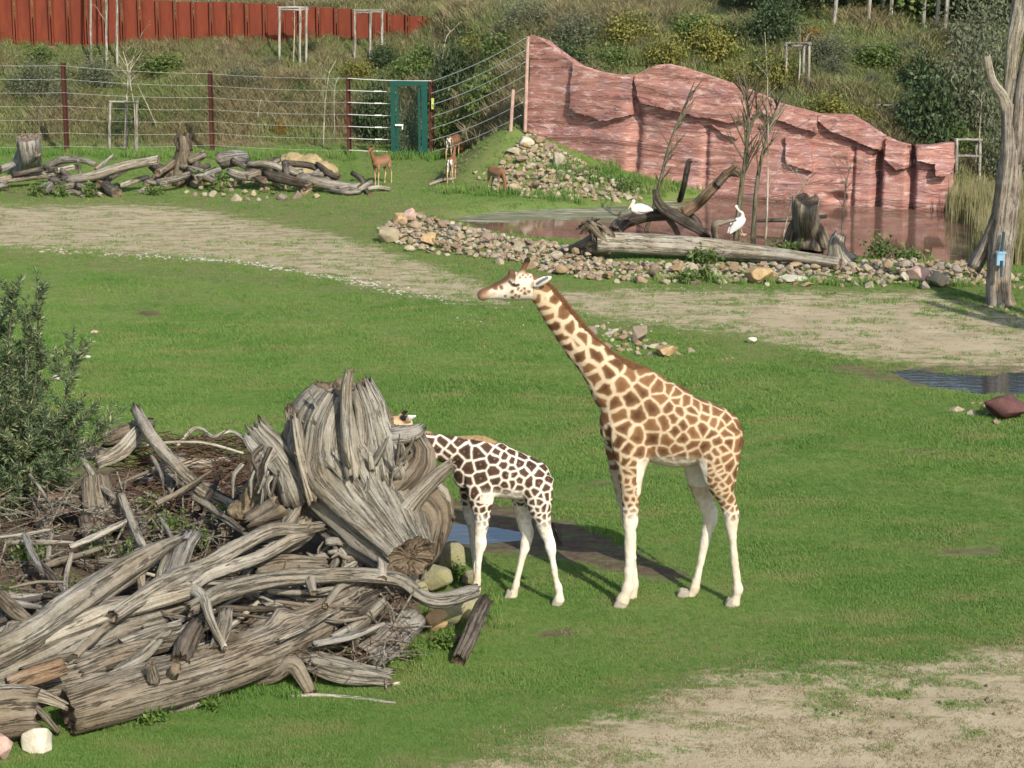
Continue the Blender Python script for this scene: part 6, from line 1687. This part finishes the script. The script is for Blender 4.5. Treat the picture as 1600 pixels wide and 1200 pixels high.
SH = [('dark', 590, 165, 70, 110, 'dark green shrub left of the green gate on the bank'), ('green', 640, 100, 80, 80, 'green shrub above the green gate under the rusty wall'), ('dark', 705, 110, 90, 110, 'tall dark shrub behind the top of the gate post'),
      ('green', 760, 130, 90, 110, 'loose green shrub behind the rising fence wires'), ('green', 690, 185, 60, 70, 'low green shrub directly right of the gate'), ('olive', 640, 200, 60, 80, 'thin shrub seen through the gate frame'),
      ('yellow', 745, 60, 60, 45, 'yellowish shrub near the right end of the rusty wall'), ('green', 790, 60, 90, 70, 'green shrub just left of the top of the rock wall'), ('dark', 880, 90, 110, 60, 'dark shrub right behind the tall left end of the rock wall'),
      ('olive', 900, 45, 100, 60, 'olive shrub above the dip of the rock wall'), ('yellow', 985, 30, 90, 70, 'yellow green shrub high above the dip of the rock wall'), ('yellow', 1040, 70, 80, 70, 'yellow shrub behind the second hump of the rock wall'),
      ('green', 960, 80, 70, 50, 'green shrub just above the low dip of the rock wall'), ('yellow', 1110, 50, 90, 80, 'bright yellow green shrub above the middle of the rock wall'), ('yellow', 1150, 110, 90, 60, 'yellow shrub left of the tall stake frame'),
      ('yellow', 1215, 100, 80, 80, 'yellow leaved shrub inside the tall stake frame'), ('yellow', 1300, 155, 80, 45, 'yellow shrub on the rim of the rock wall right of the tall stake frame'), ('yellow', 1350, 175, 60, 40, 'small yellow shrub beside the low stake frame'),
      ('bright', 1385, 190, 60, 50, 'bright green shrub under the low stake frame'), ('dark', 1450, 165, 110, 130, 'big dark shrub behind the right end of the rock wall'), ('dark', 1440, 110, 90, 80, 'dark shrub uphill of the low stake frame'),
      ('olive', 1520, 120, 130, 180, 'tall grey green willow like shrub left of the dead tree'), ('olive', 1530, 45, 120, 110, 'grey green shrub at the top of the bank by the dead tree'), ('green', 1490, 200, 80, 70, 'green shrub above the right stake frame'),
      ('olive', 1570, 230, 90, 110, 'grey green shrub behind the dead tree trunk'), ('rust', 1420, 205, 60, 30, 'low brownish shrub on the rim of the rock wall right end'), ('dark', 1210, 25, 90, 80, 'dark leafy young tree crown at the top of the bank'),
      ('rust', 440, 190, 34, 40, 'small round orange and green shrub between the second and third fence posts'), ('bright', 312, 192, 34, 30, 'small bright green shrub left of the second fence post'), ('green', 1080, 30, 90, 60, 'green shrub high on the bank above the middle of the wall'),
      ('olive', 820, 20, 100, 60, 'olive shrub near the top edge left of centre'), ('green', 470, 130, 50, 40, 'low green shrub on the bank below the middle stake frame'), ('olive', 60, 120, 110, 70, 'greyish shrub on the bank behind the leftmost fence post'),
      ('olive', 150, 110, 80, 60, 'greyish shrub below the left stake frame'), ('green', 250, 90, 90, 40, 'flat green shrub on the bank below the rusty wall'), ('olive', 380, 120, 80, 50, 'olive weeds bush on the bank right of the second fence post'),
      ('olive', 1290, 70, 90, 50, 'olive shrub right of the tall stake frame'), ('green', 1370, 75, 90, 50, 'green shrub on the bank below the pale poles'), ('green', 1500, 280, 60, 40, 'low green shrub behind the reeds'), ('yellow', 560, 100, 60, 40, 'yellowish shrub below the right stake frame'),
      ('dark', 600, 82, 50, 40, 'dark shrub in front of the right stretch of the rusty wall'), ('green', 665, 75, 60, 40, 'green shrub before the end of the rusty wall')]
for s_ in SH: shrub(*s_)
rn = random.Random(202)
for i in range(70):
    px = rn.uniform(860, 1600) if i < 46 else rn.uniform(0, 820)
    py = rn.uniform(8, 150) if i < 46 else rn.uniform(70, 200)
    if px > 860 and py > 40 + (px - 900) * .26: py = rn.uniform(8, 40 + max(0, (px - 900) * .2))
    w_ = rn.uniform(26, 64)
    kd = rn.choice(['olive', 'green', 'green', 'olive', 'bright', 'rust', 'dark']); sd_ = 'above the rock wall' if i < 46 else 'behind the wire fence'
    nm_ = {'olive': 'grey green', 'green': 'green', 'bright': 'bright green', 'rust': 'brownish', 'dark': 'dark green'}[kd]
    shrub(kd, px, py, w_, w_ * rn.uniform(.45, .8), 'low ' + nm_ + ' bush in the scrub on the bank ' + sd_, 'low ' + nm_ + ' bushes on the bank ' + sd_)
# trees along the top of the bank
def tree_proto(seed, mat, R3, K, m, leaf):
    v, f = foliage(seed, R3, K, m, leaf, .6, .28, .7, .6); v[:, 2] += 3.0
    return new_mesh('crown', v, f, False, M[mat])
TP = [tree_proto(31, 'lf_dark', (1.7, 1.6, 2.3), 130, 44, .16), tree_proto(33, 'lf_green', (1.6, 1.6, 2.2), 120, 40, .16), tree_proto(35, 'lf_yellow', (1.4, 1.4, 2.0), 100, 36, .14), tree_proto(37, 'lf_olive', (1.5, 1.5, 2.1), 110, 40, .14)]
tk = log_mesh('trunk', [(0, 0, -.3), (.05, 0, 1.2), (-.05, .05, 2.6), (0, 0, 4.4)], [.10, .085, .07, .03], M['bark'], 3, seg=10, step=.2)
TL = [(560, 0, 86), (620, 1, 84), (680, 0, 83), (735, 1, 82), (790, 3, 82), (850, 2, 81), (910, 1, 82), (975, 2, 81), (1040, 0, 81), (1100, 2, 80), (1160, 0, 73), (1225, 0, 70.5), (1290, 0, 71), (1330, 2, 70.5), (1375, 0, 71), (1420, 1, 70), (1465, 2, 71), (1500, 0, 69.5), (1545, 3, 69), (1600, 0, 69.5), (1660, 3, 69),
      (590, 1, 92), (760, 0, 92), (940, 0, 91), (1120, 0, 90), (1330, 2, 85), (1520, 0, 84), (480, 0, 93), (380, 1, 94), (260, 0, 95), (140, 1, 96), (20, 0, 96)]
names_ = ['dark green', 'mid green', 'yellow green', 'grey green']
where = ['behind the end of the rusty wall', 'behind the rusty wall', 'above the gate', 'above the rock wall', 'at the top of the bank']
for i, (px, k, Yt) in enumerate(TL):
    q = on_y(px, 0, Yt); z = H1(q.x, Yt)
    o = empty('tree', (q.x, Yt, z - .1), names_[k] + ' tree standing on top of the bank', 'tree', names_[k] + ' trees along the top of the bank', i * 1.7)
    s_ = 1.0 + .25 * math.sin(i * 2.1)
    c = obj('crown', TP[k], o); c.scale = (s_, s_, s_ * .95); c.location = (0, 0, -.9)
    obj('trunk', tk, o)
# ------------------------------------------------------------------ stake frames round young trees
def foot_at(a, b):                       # keeps what stands before the steel wall in front of it
    q = hit(a, b)
    if q.x < 0 and q.y > 75.6: q = on_y(a, b, 75.5); q.z = H1(q.x, 75.5)
    return q
def stake_frame(posts, ytop, bars, label, Y=None, tree=True, tag_tree=None, rad=.045, kind='frame'):
    feet = [foot_at(a, b) for a, b in posts]
    o = empty('tree_stake_frame', feet[0], label, 'tree stake')
    tops = []
    for (a, b), f_ in zip(posts, feet):
        t = on_y(a + 1, ytop, f_.y); tops.append(t)
        put('post', log_mesh('post', [f_ - Vector((0, 0, .3)), (f_ + t) / 2, t], [rad, rad, rad], M['stake'], int(a), seg=8, rough=.03, step=.4, jag=.05), o)
    for (i, j, dz) in bars:
        a, b = tops[i] + Vector((0, 0, dz)), tops[j] + Vector((0, 0, dz)); d = (b - a).normalized() * .08
        put('crossbar', log_mesh('crossbar', [a - d, (a + b) / 2, b + d], [rad * .8] * 3, M['stake'], i * 7 + j + int(posts[0][0]), seg=8, rough=.03, step=.3, jag=.05), o)
    return o, feet, tops
stake_frame([(141, 83), (182, 90), (165, 78)], -55, [(0, 1, -.03), (0, 2, -.12)], 'tall stake frame before the rusty wall, top cut by the picture edge')
stake_frame([(436, 88), (478, 98), (468, 84)], 10, [(0, 1, -.04), (0, 2, -.12), (1, 2, -.1)], 'pale stake frame before the middle of the rusty wall')
stake_frame([(554, 90), (596, 84), (578, 78)], 14, [(0, 1, -.04), (0, 2, -.12), (1, 2, -.1)], 'stake frame at the right end of the clear rusty wall, half overgrown')
stake_frame([(171, 240), (197, 236), (213, 243)], 157, [(0, 1, -.04), (1, 2, -.06)], 'grey stake frame behind the far log pile between the first two fence posts')
stake_frame([(1228, 140), (1263, 150), (1255, 135)], 66, [(0, 1, -.04), (0, 2, -.1), (1, 2, -.05)], 'tall stake frame on the bank above the rock wall')
stake_frame([(1371, 186), (1403, 205)], 162, [(0, 1, -.05)], 'low stake frame on the bank half hidden by the rock wall')
stake_frame([(1494, 282), (1530, 290), (1525, 275)], 216, [(0, 1, -.04), (0, 1, -.5), (1, 2, -.1)], 'stake frame beside the right end of the rock wall')
stake_frame([(1597, 240), (1625, 244)], 218, [(0, 1, -.04)], 'stake frame behind the dead tree at the right edge')
for i, (a, b) in enumerate([(1303, 40), (1355, 42), (1390, 38), (1441, 44), (1462, 50), (1475, 58), (1378, 30)]):
    f_ = hit(a, b + 8); t = f_ + Vector((.1, 0, 2.6))
    o = obj('pole', log_mesh('pole', [Vector((0, 0, -.2)), Vector((.04, 0, 1.2)), Vector((.08, 0, 2.6))], [.065, .065, .06], M['stake'], 60 + i, seg=8, rough=.04, step=.4), None, f_)
    tag(o, 'pale wooden pole standing among the trees at the top right of the bank', 'pole', 'pale poles at the top right of the bank')

# ------------------------------------------------------------------ bare saplings
def sapling(name, pts, r, label, seed, mat='bark', nb=10, blen=.9, Y=None, up=.8, cat='sapling', t0=.35):
    """pts: (px, py) from foot to tip on the upright plane through the foot"""
    f_ = foot_at(*pts[0]); Yq = Y or f_.y
    P = [f_] + [on_y(a, b, Yq) for a, b in pts[1:]]
    o = empty(name, f_, label, cat)
    rr = [r * (1 - .8 * i / (len(P) - 1)) for i in range(len(P))]
    put('trunk', log_mesh('trunk', P, rr, M[mat], seed, seg=8, rough=.06, step=.15, jag=.1), o)
    rn = random.Random(seed); C = crom(np.array([tuple(p) for p in P]), 10)
    for i in range(nb):
        k = int((t0 + (1 - t0) * rn.random()) * (len(C) - 1)); b = Vector(C[k]); an = rn.uniform(0, 6.28)
        d = Vector((math.cos(an), math.sin(an), up + rn.uniform(-.2, .5))).normalized(); L = blen * rn.uniform(.4, 1.1) * (1.2 - .6 * k / len(C))
        m1 = b + d * L * .45 + Vector((0, 0, .05)); e = b + d * L + Vector((0, 0, .12 * L))
        rb = max(.009, r * .28)
        me = log_mesh('twig', [b, m1, e], [rb, rb * .7, rb * .35], M[mat], seed + i, seg=6, rough=.03, step=.12, jag=.1)
        tw = put('twig', me, o)
        for j in range(2):
            q = b.lerp(e, rn.uniform(.4, .8)); d2 = (d + Vector((rn.uniform(-.7, .7), rn.uniform(-.7, .7), rn.uniform(0, .6)))).normalized()
            put('twiglet', log_mesh('twiglet', [q, q + d2 * L * .3, q + d2 * L * .55], [rb * .5, rb * .4, rb * .25], M[mat], seed + i * 3 + j, seg=5, rough=.02, step=.12, jag=.1), tw)
    return o
sapling('sapling', [(1005, 374), (1022, 320), (1042, 240), (1062, 185), (1085, 128)], .06, 'slender leaning bare sapling in front of the dead limb', 1001, nb=14, blen=.9)
sapling('sapling', [(1149, 388), (1154, 330), (1163, 260), (1170, 190), (1165, 140)], .085, 'upright bare sapling beside the standing pelican', 1002, nb=30, blen=1.2, up=1.3)
sapling('sapling', [(1176, 384), (1181, 310), (1190, 245), (1208, 185), (1215, 160)], .07, 'bare sapling with ascending twigs right of the standing pelican', 1003, nb=26, blen=1.1, up=1.2)
sapling('sapling', [(1193, 388), (1198, 350), (1200, 250), (1199, 130), (1195, 50)], .035, 'very thin tall pale stem rising above the rock wall', 1004, 'palebark', nb=8, blen=.7, up=.9)
sapling('sapling', [(1313, 405), (1316, 350), (1322, 290), (1330, 255)], .03, 'thin twiggy sapling between the grey stump and the rock wall', 1005, 'palebark', nb=9, blen=.8)
sapling('sapling', [(1222, 385), (1228, 350), (1240, 310), (1262, 280)], .025, 'low twiggy sapling left of the grey stump', 1006, 'palebark', nb=12, blen=.8, up=.6)
sapling('bare_shrub', [(195, 236), (198, 160), (200, 110), (192, 80)], .04, 'pale bare shrub with white stems behind the second stretch of fence', 1011, 'palebark', nb=10, blen=1.1)
sapling('bare_shrub', [(212, 238), (210, 170), (203, 112), (222, 50)], .028, 'white forked stem beside the grey stake frame', 1012, 'palebark', nb=4, blen=.9)
sapling('bare_shrub', [(250, 210), (228, 160), (203, 108)], .03, 'white stem slanting down to the right of the grey stake frame', 1013, 'palebark', nb=2, blen=.4)
sapling('bare_shrub', [(62, 238), (60, 180), (56, 140), (64, 100)], .035, 'bare grey brown shrub left of the first fence post', 1014, 'bark', nb=22, blen=1.2, t0=.1)
sapling('bare_shrub', [(505, 230), (508, 160), (515, 110)], .03, 'bare pale shrub left of the third fence post', 1015, 'palebark', nb=10, blen=.9)
sapling('bare_shrub', [(523, 215), (522, 150), (527, 120)], .02, 'thin white stems close to the third fence post', 1016, 'palebark', nb=5, blen=.6)
sapling('bare_shrub', [(402, 200), (404, 175), (408, 155)], .018, 'short pale bare stem in the middle of the bank', 1017, 'palebark', nb=3, blen=.4)
sapling('bare_shrub', [(686, 180), (688, 120), (697, 60), (710, 45)], .035, 'tall pale curving stem right of the gate', 1018, 'palebark', nb=5, blen=.7)
sapling('young_tree', [(1525, 285), (1530, 220), (1534, 145)], .035, 'thin pale young tree tied to the right stake frame', 1019, 'palebark', nb=5, blen=.6, t0=.8)
sapling('young_tree', [(1247, 150), (1250, 90), (1250, 40)], .035, 'thin young tree inside the tall stake frame', 1020, 'palebark', nb=6, blen=.6, t0=.6)
sapling('young_tree', [(165, 78), (166, 30), (166, -30)], .035, 'thin young tree inside the tall left stake frame', 1021, 'palebark', nb=5, blen=.7, t0=.4)
sapling('young_tree', [(458, 85), (460, 50), (460, 0)], .03, 'thin young tree inside the middle stake frame before the rusty wall', 1022, 'palebark', nb=5, blen=.6, t0=.5)

# ------------------------------------------------------------------ weeds in the near pile and the big shrub at the left
def weeds(name, spots, leaf, mat, label, seed):
    V, F, n = [], [], 0
    for i, (a, b, h, w_, hh, m) in enumerate(spots):
        q = at(a, b, h); k = w_ / scale_at(q) / 2
        v, f = foliage(seed + i, (k, k * .7, hh), 14, m, leaf, .45, .35, .2, .3)
        V.append(v + np.array(q)); F.append(f + n); n += len(v)
    o = obj(name, new_mesh(name, np.vstack(V), np.vstack(F), False, M[mat])); tag(o, label, kind='stuff')
weeds('green_weeds', [(265, 820, 1.0, 80, .22, 34), (310, 840, .95, 60, .2, 30), (240, 790, 1.05, 50, .2, 24), (345, 800, 1.05, 40, .18, 20), (150, 860, .85, 70, .2, 24), (40, 860, .9, 80, .3, 34), (20, 930, .6, 60, .25, 24), (130, 920, .7, 60, .22, 24), (210, 870, .85, 50, .2, 20)], .06, 'lf_green', 'green weeds growing through the near log pile', 41)
weeds('ground_weeds', [(420, 1058, .1, 60, .12, 34), (230, 1118, .1, 70, .12, 30), (480, 1050, .1, 50, .1, 24), (330, 1098, .1, 50, .1, 20), (590, 1030, .12, 40, .12, 24), (640, 1020, .1, 50, .12, 30), (695, 1000, .1, 50, .14, 30), (715, 895, .1, 40, .12, 20), (760, 965, .05, 30, .1, 16)], .055, 'lf_bright', 'broad leaved weeds at the foot of the near log pile', 61)
weeds('far_weeds', [(60, 296, .2, 40, .2, 12), (95, 297, .2, 30, .2, 12), (140, 297, .2, 30, .15, 10), (320, 275, .4, 30, .2, 12), (345, 280, .4, 26, .15, 10), (240, 300, .1, 40, .15, 12), (1090, 398, .2, 40, .25, 16), (1110, 404, .2, 40, .2, 14), (1075, 432, .15, 30, .2, 12), (1100, 430, .15, 30, .25, 12), (1380, 396, .1, 90, .35, 30), (1420, 400, .1, 60, .3, 20), (1230, 388, .2, 90, .2, 24), (1180, 392, .2, 60, .2, 18), (940, 282, .2, 60, .25, 16), (980, 290, .2, 60, .2, 16), (745, 275, .1, 26, .2, 10)], .12, 'lf_green', 'green weeds round the far logs and the pond bank', 81)
def big_shrub():
    base = at(-25, 885)
    o = empty('shrub', base, 'large silvery green narrow leaved shrub rising at the left edge by the near log pile', 'shrub')
    rn = np.random.RandomState(5); Yb = base.y
    tips = [(58, 428), (40, 470), (20, 450), (50, 520), (118, 556), (90, 575), (40, 560), (130, 655), (165, 668), (100, 640), (60, 610), (30, 640), (112, 700), (80, 690), (50, 720), (95, 745), (30, 780), (60, 800), (20, 830), (0, 500), (-20, 430), (-40, 500), (-60, 450), (-90, 560), (-120, 640), (-140, 720), (75, 660), (20, 700), (-10, 600), (-40, 650), (10, 560), (70, 770), (40, 850), (100, 800), (-60, 780)]
    tips = tips + [(rn.uniform(-120, 118), rn.uniform(600, 860)) for _ in range(26)]
    LV, LF, nL = [], [], 0
    stems = MB()
    def leaves(P, n, L0):
        nonlocal nL
        T, N, B = frames(P)
        k = rn.randint(0, len(P), n); an = rn.uniform(0, 6.28, n)
        d = T[k] * rn.uniform(.25, .9, (n, 1)) + (np.cos(an)[:, None] * N[k] + np.sin(an)[:, None] * B[k])
        d[:, 2] += .25; d /= np.linalg.norm(d, axis=1)[:, None]
        s = np.cross(d, rn.normal(0, 1, (n, 3))); s /= np.linalg.norm(s, axis=1)[:, None]
        L = L0 * rn.uniform(.6, 1.2, (n, 1)); p = P[k] + rn.normal(0, .01, (n, 3))
        q = np.stack([p, p + d * L * .5 + s * L * .085, p + d * L, p + d * L * .5 - s * L * .085], 1).reshape(-1, 3)
        LV.append(q); LF.append(np.arange(n * 4).reshape(-1, 4) + nL); nL += n * 4
    for (a, b) in tips:
        dy = rn.uniform(-.7, .5)
        e = np.array(on_y(a, b, Yb + dy)); b0 = np.array(base) + np.array([rn.normal(0, .12), rn.normal(0, .12), 0])
        mid = b0 + (e - b0) * .55 + np.array([rn.normal(0, .1), rn.normal(0, .1), .22])
        P = crom(np.array([b0, mid, e]), 14)
        v, f, _ = tube_geo(P[::4], np.linspace(.022, .006, len(P[::4])), 6); stems.add(v, f, grain=v, endcap=np.zeros(len(v)))
        leaves(P[8:], 170, .095)
        for j in range(15):
            k = rn.randint(8, len(P)); d = rn.normal(0, 1, 3); d[2] = abs(d[2]) * .5; d /= np.linalg.norm(d); d = d + (P[min(k + 1, len(P) - 1)] - P[k - 1]) * 3
            d /= np.linalg.norm(d); L = rn.uniform(.2, .55)
            if b < 480: L *= .4
            Q = np.array([P[k], P[k] + d * L * .5 + [0, 0, .03], P[k] + d * L + [0, 0, .1]]); Q = crom(Q, 8)
            v, f, _ = tube_geo(Q[::4], np.linspace(.007, .003, len(Q[::4])), 5); stems.add(v, f, grain=v, endcap=np.zeros(len(v)))
            leaves(Q, 90, .09)
    put('foliage', new_mesh('foliage', np.vstack(LV), np.vstack(LF), False, M['lf_silver']), o)
    put('stem', stems.mesh('stem', M['bark']), o)
big_shrub()
# ------------------------------------------------------------------ antelopes
def antelope(px, py, yaw, graze, label, s=1.0, horn=False):
    q = hit(px, py)
    parts = []
    parts.append(loft([((-.42, 0, .74), .13, .10), ((-.32, 0, .73), .18, .13), ((-.1, 0, .71), .18, .155), ((.12, 0, .71), .175, .155), ((.32, 0, .75), .165, .14), ((.43, 0, .76), .11, .10), ((.48, 0, .75), .05, .05)], seg=18))
    if graze:
        parts.append(loft([((-.33, 0, .74), .14, .09), ((-.5, .02, .66), .095, .065), ((-.62, .04, .46), .07, .05), ((-.66, .05, .28), .06, .045)], seg=14))
        parts.append(loft([((-.63, .05, .30), .05, .04), ((-.67, .05, .22), .055, .048), ((-.70, .05, .12), .038, .034), ((-.71, .05, .04), .024, .026)], seg=12)); he = np.array([-.63, .05, .30]); ed = np.array([.03, 0, .05])
    else:
        parts.append(loft([((-.33, 0, .74), .14, .09), ((-.46, 0, .86), .095, .065), ((-.54, .01, 1.0), .07, .048), ((-.58, .02, 1.12), .055, .042)], seg=14))
        parts.append(loft([((-.55, .02, 1.14), .05, .042), ((-.62, .02, 1.14), .056, .048), ((-.72, .02, 1.09), .038, .034), ((-.79, .02, 1.05), .024, .026)], seg=12)); he = np.array([-.58, .02, 1.17]); ed = np.array([.02, 0, .07])
    for sy in (-1, 1):
        parts.append(loft([(he + [0, sy * .03, -.01], .02, .012), (he + ed * .7 + [0, sy * .08, 0], .034, .012), (he + ed * 1.5 + [0, sy * .12, 0], .012, .008)], L=(1, 0, 0), seg=8))
    for sx, sy, off in ((-.30, -1, -.03), (-.27, 1, .04)):
        parts.append(loft([((sx, sy * .075, .68), .10, .05), ((sx - .01, sy * .085, .52), .05, .036), ((sx + off * .3, sy * .085, .40), .030, .026), ((sx + off * .6, sy * .085, .33), .028, .024), ((sx + off, sy * .085, .12), .017, .017), ((sx + off, sy * .085, .05), .022, .02), ((sx + off - .02, sy * .085, .0), .026, .022)], seg=10))
    for sy, off in ((-1, .06), (1, -.04)):
        parts.append(loft([((.36, sy * .075, .70), .13, .06), ((.36, sy * .09, .55), .085, .05), ((.42, sy * .09, .40), .042, .032), ((.45 + off * .3, sy * .09, .33), .032, .026), ((.42 + off, sy * .09, .13), .018, .018), ((.42 + off, sy * .09, .05), .022, .02), ((.40 + off, sy * .09, 0), .026, .022)], seg=10))
    parts.append(loft([((.47, 0, .78), .02, .02), ((.52, 0, .66), .02, .018), ((.51, 0, .52), .014, .014)], seg=8))
    V, F, N = fuse(parts, .018, 2)
    C = np.tile(np.array([.185, .090, .046]), (len(V), 1))
    k = smooth(.86, .74, V[:, 2]) * (V[:, 2] > .5) * smooth(-.5, -.3, V[:, 0]); C += k[:, None] * (np.array([.29, .175, .10]) - C) * .8
    k = smooth(.62, .55, V[:, 2]) * (np.abs(V[:, 0]) < .24) * smooth(.0, -.5, N[:, 2]); C += k[:, None] * (np.array([.72, .66, .56]) - C)
    k = smooth(.5, .3, V[:, 2]) * (V[:, 0] > -.45); C += k[:, None] * (np.array([.48, .32, .18]) - C)
    k = smooth(.36, .43, V[:, 0]) * smooth(.048, .03, np.abs(np.abs(V[:, 1]) - .06)) * (V[:, 2] > .42) * (V[:, 2] < .84); C += k[:, None] * (np.array([.74, .68, .58]) - C)
    k = smooth(.014, .008, np.abs(np.abs(V[:, 1]) - .095)) * (V[:, 0] > .40) * (V[:, 2] > .45); C += k[:, None] * (np.array([.05, .035, .03]) - C)
    k = smooth(.022, .014, np.abs(V[:, 1])) * (V[:, 0] > .46); C += k[:, None] * (np.array([.05, .035, .03]) - C)
    o = empty('antelope', q, label, 'antelope', None, yaw)
    o.scale = (s, s, s)
    b = obj('body', new_mesh('body', V, F, True, M['coat'], {'coat': np.column_stack([C, np.ones(len(C))])}), o)
    for sy in (-1, 1):
        v, f = ball(he + np.array([-.045 if not graze else -.03, sy * .042, -.03]), .014, 6); obj('eye', new_mesh('eye', v, f, True, M['eye']), o)
    return o
# yaw turns the local -x (head) direction
antelope(596, 288, R(64), False, 'reddish antelope standing alert by the green gate, head up and turned left', .92)
antelope(709, 250, R(-112), True, 'antelope seen from behind with a white striped rump, uphill of the other one', .86)
antelope(706, 284, R(-97), False, 'antelope seen from behind standing by the forked branch on the grass', .80)
antelope(776, 302, R(120), True, 'antelope grazing with its head down beside the stone heap', .82)
# ------------------------------------------------------------------ pelicans
def pelican(loc, yaw, sitting, label):
    parts = []
    L0 = .05 if sitting else .28
    parts.append(loft([((-.30, 0, L0 + .16), .07, .08), ((-.18, 0, L0 + .17), .15, .14), ((.02, 0, L0 + .16), .175, .165), ((.22, 0, L0 + .13), .12, .12), ((.40, 0, L0 + .10), .05, .07)], seg=16))
    if sitting:
        neck = [((-.24, 0, L0 + .20), .08, .07), ((-.32, 0, L0 + .27), .06, .055), ((-.27, 0, L0 + .36), .045, .04), ((-.24, 0, L0 + .40), .045, .042)]
        hd = np.array([-.25, 0, L0 + .42]); bd = np.array([-.20, 0, -.22])
    else:
        neck = [((-.24, 0, L0 + .20), .09, .075), ((-.32, 0, L0 + .36), .055, .05), ((-.24, 0, L0 + .52), .042, .038), ((-.20, 0, L0 + .66), .044, .042)]
        hd = np.array([-.21, 0, L0 + .70]); bd = np.array([-.12, -.05, -.36])
    parts.append(loft(neck, seg=12)); parts.append(ball(hd, (.065, .05, .055), 10))
    V, F, N = fuse(parts, .018, 3)
    C = np.tile(np.array([.58, .55, .52]), (len(V), 1)); k = smooth(-.15, -.3, V[:, 0]) * .35; C += k[:, None] * (np.array([.74, .55, .45]) - C)
    o = empty('pelican', loc, label, 'pelican', None, yaw)
    obj('body', new_mesh('body', V, F, True, M['coat'], {'coat': np.column_stack([C, np.ones(len(C))])}), o)
    M.setdefault('bill', mat_simple('pelican_bill', (.45, .33, .20), .5, .2)); M.setdefault('wing', mat_simple('pelican_wing', (.52, .50, .48), .8, .15)); M.setdefault('quill', mat_simple('dark_quill', (.05, .05, .055), .7, .2))
    mb = MB(); v, f = loft([(hd + bd * .1, .035, .028), (hd + bd * .45, .032, .022), (hd + bd * .9, .016, .014), (hd + bd, .008, .008)], L=(0, 1, 0), seg=10); mb.add(v, f)
    obj('bill', mb.mesh('bill', M['bill'], True), o)
    for sy in (-1, 1):
        v, f = loft([((-.16, sy * .135, L0 + .2), .10, .025), ((.05, sy * .155, L0 + .19), .12, .028), ((.28, sy * .10, L0 + .14), .075, .02), ((.44, sy * .05, L0 + .10), .03, .015)], L=(0, 1, 0), seg=10)
        wg = obj('wing', new_mesh('wing', v, f, True, M['wing']), o)
        v, f = loft([((.26, sy * .10, L0 + .09), .03, .018), ((.40, sy * .06, L0 + .08), .025, .014), ((.50, sy * .03, L0 + .07), .012, .01)], L=(0, 1, 0), seg=8)
        obj('wing_tip', new_mesh('wing_tip', v, f, True, M['quill']), wg)
        if not sitting:
            mb = MB(); mb.tube([(0, sy * .06, L0 + .05), (.01, sy * .06, .12), (0, sy * .06, 0)], [.022, .016, .014], 7); mb.box((-.05, sy * .06, .005), (.13, .08, .015)); obj('leg', mb.mesh('leg', M['bill']), o)
        v, f = ball(hd + np.array([-.035, sy * .04, .015]), .011, 6); obj('eye', new_mesh('eye', v, f, True, M['eye']), o)
    return o
p = at(1000, 338, .46); s_ = pelican(p, R(35), True, 'white pelican resting on the dark dead limb'); s_.scale = (.82, .82, .82)
p = at(1160, 368, -.02); b_ = pelican(p, R(215), False, 'white pelican standing by the saplings and preening with lowered bill'); b_.rotation_euler = (0, .5, R(215)); b_.scale = (.76, .76, .76)
